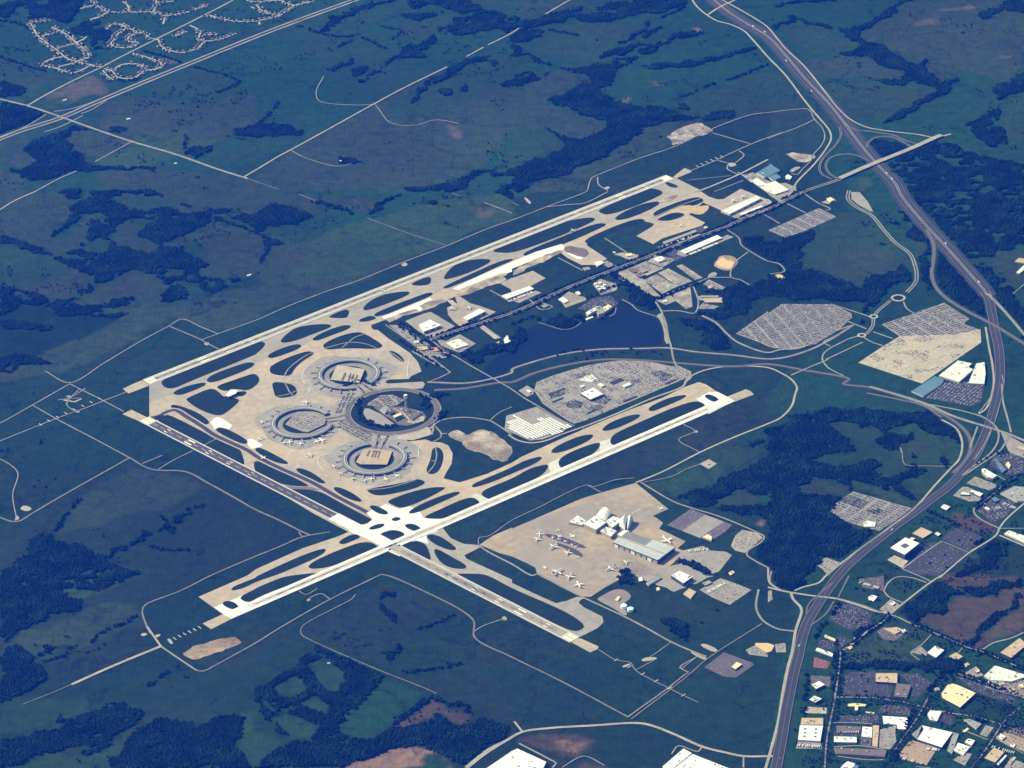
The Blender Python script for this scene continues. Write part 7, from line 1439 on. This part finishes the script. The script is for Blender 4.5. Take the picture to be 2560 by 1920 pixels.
def plane(key, s, nose, label, sc=1.0, cat='airliner', group=None, name=None):
    """s: where the aircraft stands; nose: a point ahead of it"""
    a, b = A2(T(s + ' ' + nose, 2)); src = PL[key]
    if first[key]: e = src; first[key] = False
    else:
        e = src.copy(); COL.objects.link(e)
        for ch in list(src.children): d = ch.copy(); COL.objects.link(d); d.parent = e
    e.location = (a[0], a[1], 1.5); t = b-a; e.rotation_euler = (0, 0, math.atan2(t[1], t[0])); e.scale = (sc,)*3
    if name: e.name = name
    props(e, label, cat, group)
plane('white', '12: 65,640', '90,655', 'white airliner taxiing along the dark taxiway')
plane('white', '12: 32,482', '10,490', 'white airliner standing on the apron left of the left ring terminal')
plane('white', '12: 293,505', '290,480', 'large white airliner nosed towards the left ring terminal', 1.15)
plane('white', '12: 565,488', '545,465', 'white airliner at the lower right of the left ring terminal', 1.2)
plane('blue', '12: 350,512', '335,520', 'small airliner parked beside the large one below the left ring', .7)
plane('white', '12: 470,620', '500,610', 'single white airliner crossing the open apron between the rings')
plane('white', '12: 998,822', '998,795', 'white airliner nosed in below the nearest ring terminal', 1.0)
plane('blue', '12: 435,160', '440,190', 'blue tailed airliner behind the left ring terminal', 1.1)
plane('blue', '11: 1100,850', '1125,838', 'dark tailed airliner rolling on the far runway')
plane('blue', '21: 527,335', '500,345', 'dark liveried airliner taxiing on the far parallel taxiway', 1.1)
plane('white', '11: 1700,1012', '1665,1025', 'white airliner on the small grey apron by the long hangar', 1.25)
plane('white', '11: 1845,1005', '1870,1000', 'white airliner in front of the long white hangar', 1.1)
plane('white', '21: 1922,78', '1900,92', 'white cargo jet, left of the two on the far cargo apron', 1.2)
plane('white', '21: 2002,45', '1980,60', 'white cargo jet, right of the two on the far cargo apron', 1.2)
plane('red', '21: 1465,293', '1440,300', 'dark cargo jet on the widest cargo apron', .8)
plane('white', '22: 1290,1078', '1310,1082', 'small white jet alone on the corner of the overhaul apron', .8)
plane('white', 'q3: 1850,780', '1900,820', 'large cream airliner beside the ribbed hangar', 1.7)
for i, (x, y, dx, dy, k, sc) in enumerate(((238,1300,0,30,'red',1.3),(225,1345,-20,20,'white',1.3),(360,1410,-25,18,'white',1.7),(485,1462,-15,22,'white',1.3),(400,1268,-20,5,'white',.8),(410,1318,-20,-8,'red',.8),(350,1328,5,15,'red',.7),(405,1342,-20,8,'red',.8),(460,1362,-20,8,'red',.8),(515,1392,-20,5,'red',.8),(552,1408,-15,8,'white',.7),(570,1497,-20,5,'red',.7),(525,1318,15,8,'white',1.0),(285,1590,10,15,'white',.8))):
    wh = ('red tailed airliner at the head of the stored row on the overhaul apron', 'white airliner second in the stored row on the overhaul apron', 'widest winged white airliner of the stored group on the overhaul apron', 'white airliner at the near end of the stored group on the overhaul apron',
          'little white jet at the back of the stored group', 'red jet at the back left of the stored group', 'red jet left of the dark lawn strips', 'red jet second along the dark stripes', 'red jet third along the dark stripes', 'red jet fourth along the dark stripes', 'small white jet at the end of the dark stripes', 'red jet alone below the dark stripes', 'white pair like jet above the dark stripes', 'lone small white jet on the open overhaul apron')[i]
    plane(k, f'22: {x},{y}', f'{x+dx},{y+dy}', wh, sc*.88)
plane('blue', '22: 395,1630', '420,1615', 'big white airliner nearest the lower edge of the overhaul apron', 1.7); plane('white', '23: 500,12', '475,45', 'pale airliner with long shadow at the tip of the overhaul apron', 1.4); plane('white', '23: 575,78', '560,50', 'white airliner at the very corner of the overhaul apron', 1.4)
plane('red', '22: 850,1600', '820,1612', 'red and white airliner by the scrap corner of the overhaul apron', 1.4); plane('red', '22: 985,1545', '1010,1540', 'red and white airliner stored behind the scrap corner', 1.1); plane('blue', '21: 1590,130', '1570,140', 'small jet on the earthworks beside the far taxiway', .5)
k_ = 0
for (cx, cy, R, gd, gp), ts in zip(TERMS, ((3.4, 3.8, 4.2, 4.5, 5.0, 5.3), (4.3, 4.7, 5.1, 3.0), ())):
    for t in ts:
        x, y = cx+(R+42)*math.cos(t), cy+(R+42)*math.sin(t); src = PL['blue']; e = src.copy(); COL.objects.link(e)
        for ch in list(src.children): d = ch.copy(); COL.objects.link(d); d.parent = e
        e.location = (x, y, 1.5); e.rotation_euler = (0, 0, t+math.pi+.2); e.scale = (.95,)*3
        props(e, 'regional airliner nosed in at a gate of a ring terminal', 'airliner', 'airliners at the ring terminal gates')
# dark oil stained strips under the stored jets
STAIN = mat('tar_strip', (.075,.07,.08), amt=.3)
st('dark_strip', '22: 270,1310 310,1290 500,1340 655,1415 600,1420 440,1370', STAIN, 'rwy', sm=1); st('dark_strip', '22: 370,1370 420,1380 560,1430 620,1480 590,1500 450,1420', STAIN, 'rwy', sm=1)
# ------------------------------------------------------------------ houses of the subdivision
def house_mesh(w, d, h, rm):
    V = [(-w,-d,0),(w,-d,0),(w,d,0),(-w,d,0),(-w,-d,h),(w,-d,h),(w,d,h),(-w,d,h),(-w*1.05,-d*1.1,h),(w*1.05,-d*1.1,h),(w*1.05,d*1.1,h),(-w*1.05,d*1.1,h),(-w*.7,0,h+2.6),(w*.7,0,h+2.6)]
    F = [[0,1,5,4],[1,2,6,5],[2,3,7,6],[3,0,4,7],[8,9,13,12],[10,11,12,13],[8,12,11],[9,10,13],
         ]
    me = bpy.data.meshes.new('house'); 
    gx0 = w*.35; k = len(V)
    V += [(gx0,-d-4,0),(w,-d-4,0),(w,-d,0),(gx0,-d,0),(gx0,-d-4,2.8),(w,-d-4,2.8),(w,-d,2.8),(gx0,-d,2.8),((gx0+w)/2,-d-4,4.2),((gx0+w)/2,0,4.2)]
    F += [[k,k+1,k+5,k+4],[k+1,k+2,k+6,k+5],[k+3,k,k+4,k+7],[k+4,k+5,k+8],[k+5,k+6,k+9,k+8],[k+7,k+4,k+8,k+9]]
    me.from_pydata(V, [], F); me.materials.append(WALLT); me.materials.append(rm)
    me.polygons.foreach_set('material_index', [0]*4+[1]*4+[0]*4+[1]*2); me.update(); return me
HM = [house_mesh(6.6, 4.8, 5, mat('shingle_'+n, c, amt=.1)) for n, c in (('tan', (.26,.235,.21)), ('grey', (.19,.185,.19)), ('pale', (.34,.32,.30)))]
keep = []
for (p, a, wh) in HOUSE_SPOTS:
    if any(abs(p[0]-q[0]) < 15 and abs(p[1]-q[1]) < 15 and np.linalg.norm(p-q) < 15 for q, _, _w in keep[-400:]): continue
    bad = False
    for c, w in ROADPTS[:70]:
        if len(c) and np.min(np.sum((c-p)**2, 1)) < (w/2+8)**2: bad = True; break
    if not bad and rng.random() < .9: keep.append((p, a, wh))
keep.sort(key=lambda t: t[0][1])
for i, (p, a, wh) in enumerate(keep[:300]):
    o = bpy.data.objects.new('house', HM[i % 3]); COL.objects.link(o); o.location = (p[0], p[1], 0.3); o.rotation_euler = (0, 0, a)
    tn = ('tan', 'grey', 'pale')[i % 3]; props(o, f'{tn} roofed family house {wh}', 'house', f'{tn} roofed houses {wh}')
V, F, fm = [], [], []
for i, (p, a, wh) in enumerate(keep[300:]):
    me = HM[i % 3]; ca_, sa_ = math.cos(a), math.sin(a); k = len(V)
    V += [(v.co.x*ca_-v.co.y*sa_+p[0], v.co.x*sa_+v.co.y*ca_+p[1], v.co.z+.3) for v in me.vertices]
    for f in me.polygons: F.append([j+k for j in f.vertices]); fm.append(f.material_index)
if V: props(mesh_obj('far_houses', V, F, [WALLW, MATS['shingle_tan']], fm=fm), 'small houses of the streets furthest up at the left edge', 'houses', kind='stuff')
gd = []
for p, a, wh in keep:
    for _ in range(3): gd.append(p + rng.normal(0, 14, 2))
# ------------------------------------------------------------------ trees standing one by one
def tree_mesh(seed):
    rr = np.random.default_rng(seed); bm = bmesh.new()
    for k in range(9):
        th = rr.uniform(0, 6.28); r = rr.uniform(0, 2.6); z = rr.uniform(5, 9.5); s = rr.uniform(1.7, 2.7)
        m = Matrix.Translation((r*math.cos(th), r*math.sin(th), z)) @ Matrix.Diagonal((s, s, s*.85, 1))
        ret = bmesh.ops.create_icosphere(bm, subdivisions=1, radius=1, matrix=m)
        for v in ret['verts']: v.co += Vector(rr.normal(0, .22, 3))
    me = bpy.data.meshes.new('crown'); bm.to_mesh(me); bm.free(); me.materials.append(LEAF2); return me
def trunk_mesh():
    V, F = [], []
    for z, r in ((0,.38),(3,.26),(6.5,.14)):
        for k in range(6): V.append((r*math.cos(k*math.pi/3), r*math.sin(k*math.pi/3), z))
    for i in range(2):
        for k in range(6): F.append([i*6+k, i*6+(k+1)%6, (i+1)*6+(k+1)%6, (i+1)*6+k])
    me = bpy.data.meshes.new('trunk'); me.from_pydata(V, [], F); me.materials.append(BARK); return me
TM = [tree_mesh(s) for s in (1, 2, 3, 4)]; TR = trunk_mesh()
rows = []; rowlab = []
def treerow(s, off, gap, prob, jit=2.0, c=None):
    place = ('on the street by the ' + {'625,65': 'red lot beside the freeway', '590,10': 'diamond offices', '1390,1': 'cream warehouse', '2212,1': 'right edge below the dark lawn', '1250,4': 'tan flat motel', '1620,8': 'small tan pad building', '1060,3': 'filling station', '640,88': 'fan shaped car park', '680,11': 'cross shaped cream building', '1480,8': 'right half of the fan shaped car park', '1110,1': 'L shaped hall', '1660,7': 'dark belt of trees', '2212,7': 'curved hotel street', '1380,1': 'bright white inn', '1780,7': 'long white hotel'}.get(s[4:10], 'freeway')) if s[:3] in ('33:', '32:') else ('around the ring terminals and their loop road' if s[:3] in ('q2:', '12:') else ('beside the big white office block south of the overhaul base' if s[:3] == '22:' else ('on the tree lined lots by the square white hangar' if s[:3] == '11:' else 'along the avenue and the lake shore behind the terminals')))
    c = catmull(T(s), 8) if c is None else c
    d = np.concatenate([[0], np.cumsum(np.linalg.norm(np.diff(c, axis=0), axis=1))])
    for o_ in off:
        p = offset(c, o_)
        for q in np.arange(5, d[-1], gap):
            if rng.random() < prob: rows.append(np.array([np.interp(q, d, p[:,0]), np.interp(q, d, p[:,1])]) + rng.normal(0, jit, 2)); rowlab.append(place)
treerow('30: 330,1650 31: 130,85 0,150 21: 2100,190 1850,300 1500,430 1100,590 900,665 700,740 500,820 200,960 0,1045 11: 1950,1130 1700,1210 1500,1280', (-21, 21), 14, .82)
treerow('21: 860,690 930,760 1050,830 1240,940', (-12, 2, 14), 13, .85, 4); treerow('11: 1240,1140 1400,1250 1560,1370 1700,1420', (-14, 14), 15, .8, 4); treerow('11: 1240,1280 1400,1390 1640,1540', (0,), 14, .8, 4)
treerow('q2: 840,370 900,420 1000,470 1200,480 1350,460', (0, 9), 12, .9, 3); treerow('q2: 2100,200 2080,260 1980,340', (0, 10, 20), 12, .9, 4); treerow('12: 880,120 860,200 880,300 960,370', (10, 20), 12, .7, 4)
treerow('21: 930,800 800,850 620,930', (0,), 14, .8, 4); treerow('21: 0,1150 200,1080 230,1120', (0, 8), 14, .8, 4); treerow('12: 700,60 900,-20 1000,20', (0, 8), 14, .7, 4); treerow('21: 1240,930 1600,785', (-8, 8), 15, .75, 2)
treerow('21: 330,1440 450,1390 650,1360', (0,), 18, .6, 5); treerow('22: 1440,1520 1700,1630', (0, 8), 12, .9, 3); treerow('11: 1600,1440 1400,1520', (0,), 16, .5, 6); treerow('32: 1380,1100 1500,1150 1640,1230', (0,), 14, .6, 5)
treerow('21: 250,1470 500,1440 900,1400 1300,1380', (0, 30), 40, .5, 14); treerow('33: 640,880 600,1040', (6,), 16, .7, 2); treerow('33: 680,1100 1000,1110 1270,1150', (0,), 16, .6, 4); treerow('33: 1480,880 1420,930 1380,1000 1400,1100', (0, 14), 13, .7, 5)
treerow('33: 1110,1330 1240,1380 1100,1560', (0,), 14, .6, 5); treerow('32: 1780,700 1900,640 2080,570', (0,), 18, .5, 4); treerow('33: 1660,720 1600,840 1500,880', (0, 16), 13, .7, 6)
for s_ in ('33: 625,650 620,750 600,900 570,1100 540,1250 510,1400 490,1659', '33: 590,1050 750,1050 950,1060 1200,1100 1400,1150 1600,1190 1800,1220 2020,1290 2212,1360', '33: 1390,1040 1340,1140 1290,1230 1200,1360 1100,1500', '33: 2212,1120 2100,1200 2020,1290 1950,1400 1840,1560 1760,1659', '33: 1250,420 1450,500 1700,610 1860,660 2212,810', '33: 1620,840 1800,900 2212,1060', '32: 2212,790 2100,830 1960,940 1860,1020 1780,1080', '33: 1060,330 960,420 860,480 760,570 650,640'):
    treerow(s_, (-9, 9), 13, .75, 2)
rows = np.array(rows)
order = np.argsort(rows[:,1]); rows = rows[order]; rowlab = [rowlab[i] for i in order]
for i, p in enumerate(rows[:300]):
    e = empty('street_tree', (p[0], p[1], .3), rng.uniform(0, 6.28)); s = rng.uniform(.95, 1.6); e.scale = (s, s, s*rng.uniform(.85, 1.1))
    for nm, me in (('crown', TM[i % 4]), ('trunk', TR)): o = bpy.data.objects.new(nm, me); COL.objects.link(o); o.parent = e
    props(e, 'dark green tree ' + rowlab[i], 'tree', 'trees ' + rowlab[i])
crowns('tree_row', rows[300:], rng.uniform(4.5, 7.0, max(0, len(rows)-300)), 'rows of small dark trees lining the far avenue', 'trees')
# open-country scatter, kept off roads and roofs
allr = np.vstack([c for c, w in ROADPTS])
cell = {}
for x, y in allr: cell.setdefault((int(x//20), int(y//20)), 1)
for bp in BLD:
    for x, y in bp[0]: cell.setdefault((int(x//20), int(y//20)), 1)
def free(p): 
    i, j = int(p[0]//20), int(p[1]//20)
    return not any((i+a, j+b) in cell for a in (-1, 0, 1) for b in (-1, 0, 1))
BIZ = A2(T('32: 1200,1100 1500,900 2100,500 2400,400 2400,1500 33: 1100,330 2300,700 2300,1700 230,1700'))
sc_ = np.array([p for p in SCAT if free(p) and not inside(np.array([p[0]]), np.array([p[1]]), BIZ)[0]])
crowns('scattered_bushes', sc_, rng.uniform(1.8, 4.2, len(sc_))*(1+.35*hashnoise(sc_[:,0], sc_[:,1], 200, 5)), 'loose bushes and small trees dotted over the pastures', 'bushes')
gd = np.array(gd); crowns('garden_trees', gd, rng.uniform(2.5, 4.5, len(gd)), 'garden trees between the houses of the upper left subdivision', 'trees')
bz = fill(BIZ, 17.0); bz = bz[hashnoise(bz[:,0], bz[:,1], 60, 71)*.6+hashnoise(bz[:,0], bz[:,1], 18, 72)*.4 > .52]; bz = bz[offroad(bz)]
def clear(p):
    for q, h in BLD:
        c = q.mean(0)
        if abs(c[0]-p[0]) < 220 and abs(c[1]-p[1]) < 220 and inside(np.array([p[0]]), np.array([p[1]]), c+(q-c)*1.15)[0]: return False
    return True
bz = np.array([p for p in bz if clear(p)]); inl = np.zeros(len(bz), bool)
for q in LOTP: inl |= inside(bz[:,0], bz[:,1], q)
bz = bz[~inl | (rng.uniform(0, 1, len(bz)) < .10)]; crowns('lot_trees', bz, rng.uniform(2.5, 4.5, len(bz)), 'small trees planted round the lots of the business park', 'trees')
# ------------------------------------------------------------------ cars
def car_geo():
    V = [(-2.2,-.9,.3),(2.2,-.9,.3),(2.2,.9,.3),(-2.2,.9,.3),(-2.25,-.9,.9),(2.2,-.9,.8),(2.2,.9,.8),(-2.25,.9,.9),(-1.7,-.8,.9),(1.1,-.8,.85),(1.1,.8,.85),(-1.7,.8,.9),(-1.2,-.7,1.45),(.3,-.7,1.45),(.3,.7,1.45),(-1.2,.7,1.45)]
    F = [[0,1,5,4],[1,2,6,5],[2,3,7,6],[3,0,4,7],[4,5,6,7],[8,9,13,12],[9,10,14,13],[10,11,15,14],[11,8,12,15],[12,13,14,15]]
    return V, F, [0,0,0,0,0,1,1,1,1,0]
cv, cf, cm = car_geo(); cvn = np.array(cv)
CM = []
for k in range(5):
    me = bpy.data.meshes.new('parked_car'); me.from_pydata(cv, [], cf); me.materials.append(CAR[k]); me.materials.append(CAR[5]); me.polygons.foreach_set('material_index', cm); me.update(); CM.append(me)
cn = ('white', 'silver', 'black', 'dark blue', 'red')
CARS.sort(key=lambda c: (c[0]**2 + (c[1]-CAM_Y)**2))
PXY = np.array([[c[0], c[1]] for c in CARS])
def in_view(x, y):
    v = Vector((x, y-CAM_Y, -CAM_H)); d = v.dot(fwd); a, b = v.dot(right)/d*F_PX, v.dot(up)/d*F_PX
    return abs(a) < 1275 and abs(b) < 955
near = [c for c in CARS if in_view(c[0], c[1])]; ns = set(id(c) for c in near[:300])
for c in near[:300]:
    o = bpy.data.objects.new('parked_car', CM[c[4]]); COL.objects.link(o); o.location = (c[0], c[1], c[2]); o.rotation_euler = (0, 0, c[3])
    props(o, f'{cn[c[4]]} car parked in the {LOTS[c[5]]}', 'car', f'{cn[c[4]]} cars in the {LOTS[c[5]]}')
bylot = {}
for c in CARS:
    if id(c) not in ns: bylot.setdefault(c[5], []).append(c)
for lid, cs in bylot.items():
    cs_ = np.array([(c[0], c[1], c[2], c[3]) for c in cs]); n = len(cs); ca_, sa_ = np.cos(cs_[:,3]), np.sin(cs_[:,3]); K_ = len(cvn)
    X = cvn[None,:,0]*ca_[:,None]-cvn[None,:,1]*sa_[:,None]+cs_[:,0:1]; Y = cvn[None,:,0]*sa_[:,None]+cvn[None,:,1]*ca_[:,None]+cs_[:,1:2]; Z = cvn[None,:,2]+cs_[:,2:3]
    VV = np.stack([X,Y,Z], -1).reshape(-1,3); org = np.array([VV[:,0].mean(), VV[:,1].mean(), 0]); fb = np.array(cf)
    FF = (fb[None]+np.arange(n)[:,None,None]*K_).reshape(-1,4); me = bpy.data.meshes.new('parked_cars'); me.vertices.add(len(VV)); me.vertices.foreach_set('co', (VV-org).astype(np.float32).ravel())
    me.loops.add(FF.size); me.loops.foreach_set('vertex_index', FF.ravel().astype(np.int32)); me.polygons.add(len(FF)); me.polygons.foreach_set('loop_start', (np.arange(len(FF))*4).astype(np.int32))
    for m in CAR: me.materials.append(m)
    mi = np.array([[5 if b else c[4] for b in cm] for c in cs]).ravel(); me.update(calc_edges=True); me.polygons.foreach_set('material_index', mi.astype(np.int32))
    o = bpy.data.objects.new('parked_cars', me); COL.objects.link(o); o.location = org; props(o, f'rows of parked cars filling the {LOTS[lid]}', 'cars', kind='stuff')
# traffic on the freeways: trucks and cars
def truck(label, s, nose):
    a, b = A2(T(s + ' ' + nose)); t = b-a; e = empty('truck', (a[0], a[1], 2.6), math.atan2(t[1], t[0])); props(e, label, 'truck')
    def bx(n, x0, x1, y, z0, z1, m): V = [(x0,-y,z0),(x1,-y,z0),(x1,y,z0),(x0,y,z0),(x0,-y,z1),(x1,-y,z1),(x1,y,z1),(x0,y,z1)]; return mesh_obj(n, V, [[0,1,5,4],[1,2,6,5],[2,3,7,6],[3,0,4,7],[4,5,6,7]], m, e)
    bx('trailer', -9, 5, 1.3, 1.1, 4.1, WHITEP); bx('cab', 5.6, 9, 1.25, .8, 3.6, WHITEP); bx('chassis', -9, 8.6, .9, .4, 1.1, ROOFD)
for lab, s, nb in (('white truck high on the freeway near the top edge', '20: 2085,232', '2120,262'), ('second white truck on the freeway near the top edge', '20: 2185,282', '2150,250'), ('white truck on the freeway above the long hedgerow', '30: 157,530', '180,560'), ('white truck beside the frontage road fork', '30: 377,793', '400,825'), ('white truck on the freeway just past the overpass', '30: 1025,1502', '1005,1478'),
                   ('white truck between the overpass and the loop road', '30: 1072,1550', '1090,1570'), ('white truck beside the merging ramp at the right', '31: 1535,450', '1515,425'), ('white truck on the freeway nearing the fork at the right', '31: 1822,785', '1840,805'), ('white truck on the freeway by the crowded wood lot', '32: 1072,1268', '1050,1285'), ('white truck on the freeway beside the business park', '33: 268,612', '262,640')): truck(lab, s, nb)
tk = 0
for c, lanes in CAR_LANES:
    d = np.concatenate([[0], np.cumsum(np.linalg.norm(np.diff(c, axis=0), axis=1))])
    for ln in lanes:
        p = offset(c, ln)
        for q in np.arange(40, d[-1]-40, 170):
            q += rng.uniform(-60, 60); x, y = np.interp(q, d, p[:,0]), np.interp(q, d, p[:,1]); x2, y2 = np.interp(q+4, d, p[:,0]), np.interp(q+4, d, p[:,1])
            ck = int(rng.integers(0, 5)); o = bpy.data.objects.new('moving_car', CM[ck]); sec = ('on the straight freeway behind the airport' if y > 900 else 'on the freeway left of the wooded right edge') if lanes[0] == -16 else ('on the freeway bend by the square roofed office' if y > -1900 else 'on the freeway beside the business park'); COL.objects.link(o); o.location = (x, y, 2.7); o.rotation_euler = (0, 0, math.atan2(y2-y, x2-x))
            props(o, f'{cn[ck]} car driving {sec}', 'car', f'{cn[ck]} cars driving {sec}'); tk += 1
# approach light masts
def masts(s, n, label):
    a, b = A2(T(s)); t = (b-a)/np.linalg.norm(b-a); nn = np.array([-t[1], t[0]]); first_ = None
    for i in range(n):
        q = a+(b-a)*i/(n-1)
        if first_ is None:
            e = empty('approach_light', (q[0], q[1], .5), math.atan2(nn[1], nn[0])); first_ = e
            for x in (-9, 9): mesh_obj('mast', [(x-.3,-.3,0),(x+.3,-.3,0),(x+.3,.3,0),(x-.3,.3,0),(x-.3,-.3,3),(x+.3,-.3,3),(x+.3,.3,3),(x-.3,.3,3)], [[0,1,5,4],[1,2,6,5],[2,3,7,6],[3,0,4,7]], ROOFL, e)
            mesh_obj('light_bar', [(-12,-1.2,3),(12,-1.2,3),(12,1.2,3),(-12,1.2,3),(-12,-1.2,3.5),(12,-1.2,3.5),(12,1.2,3.5),(-12,1.2,3.5)], [[0,1,5,4],[1,2,6,5],[2,3,7,6],[3,0,4,7],[4,5,6,7]], ROOFL, e)
        else:
            e = first_.copy(); COL.objects.link(e); e.location = (q[0], q[1], .5)
            for ch in list(first_.children): d = ch.copy(); COL.objects.link(d); d.parent = e
        props(e, label, 'approach light', label.replace('pale light bar', 'light bars'))
masts('03: 1725,450 1510,545', 6, 'pale light bar in the line before the lower left runway end'); masts('20: 1600,1440 1810,1355', 6, 'pale light bar in the line beyond the far runway end')
masts('02: 860,130 350,355', 8, 'pale light bar in the line left of the crosswind runway'); masts('23: 900,730 1480,1035', 6, 'pale light bar in the line past the lower right runway end')
# ------------------------------------------------------------------ haze
hx = bpy.data.meshes.new('haze'); X0, X1, Y0, Y1, Z0, Z1 = -27000, 27000, -25500, 27500, -1.0, CAM_H + 40
hx.from_pydata([(x, y, z) for z in (Z0, Z1) for x, y in ((X0,Y0),(X1,Y0),(X1,Y1),(X0,Y1))], [], [[3,2,1,0],[4,5,6,7],[0,1,5,4],[1,2,6,5],[2,3,7,6],[3,0,4,7]])
hm = bpy.data.materials.new('air'); hm.use_nodes = True; hn = hm.node_tree.nodes
for n in list(hn):
    if n.type == 'BSDF_PRINCIPLED': hn.remove(n)
pv = hn.new('ShaderNodeVolumePrincipled'); pv.inputs['Color'].default_value = (*HAZE_C, 1); pv.inputs['Density'].default_value = HAZE_D
pv.inputs['Absorption Color'].default_value = (1, 1, 1, 1); pv.inputs['Anisotropy'].default_value = 0.3
hm.node_tree.links.new(pv.outputs[0], hn['Material Output'].inputs['Volume']); hx.materials.append(hm)
haze = bpy.data.objects.new('haze', hx); COL.objects.link(haze); haze['kind'] = 'stuff'
print('TREES', NTREE, 'SCAT', len(sc_), 'CARS', len(CARS), 'HOUSES', len(keep), 'ROWS', len(rows))
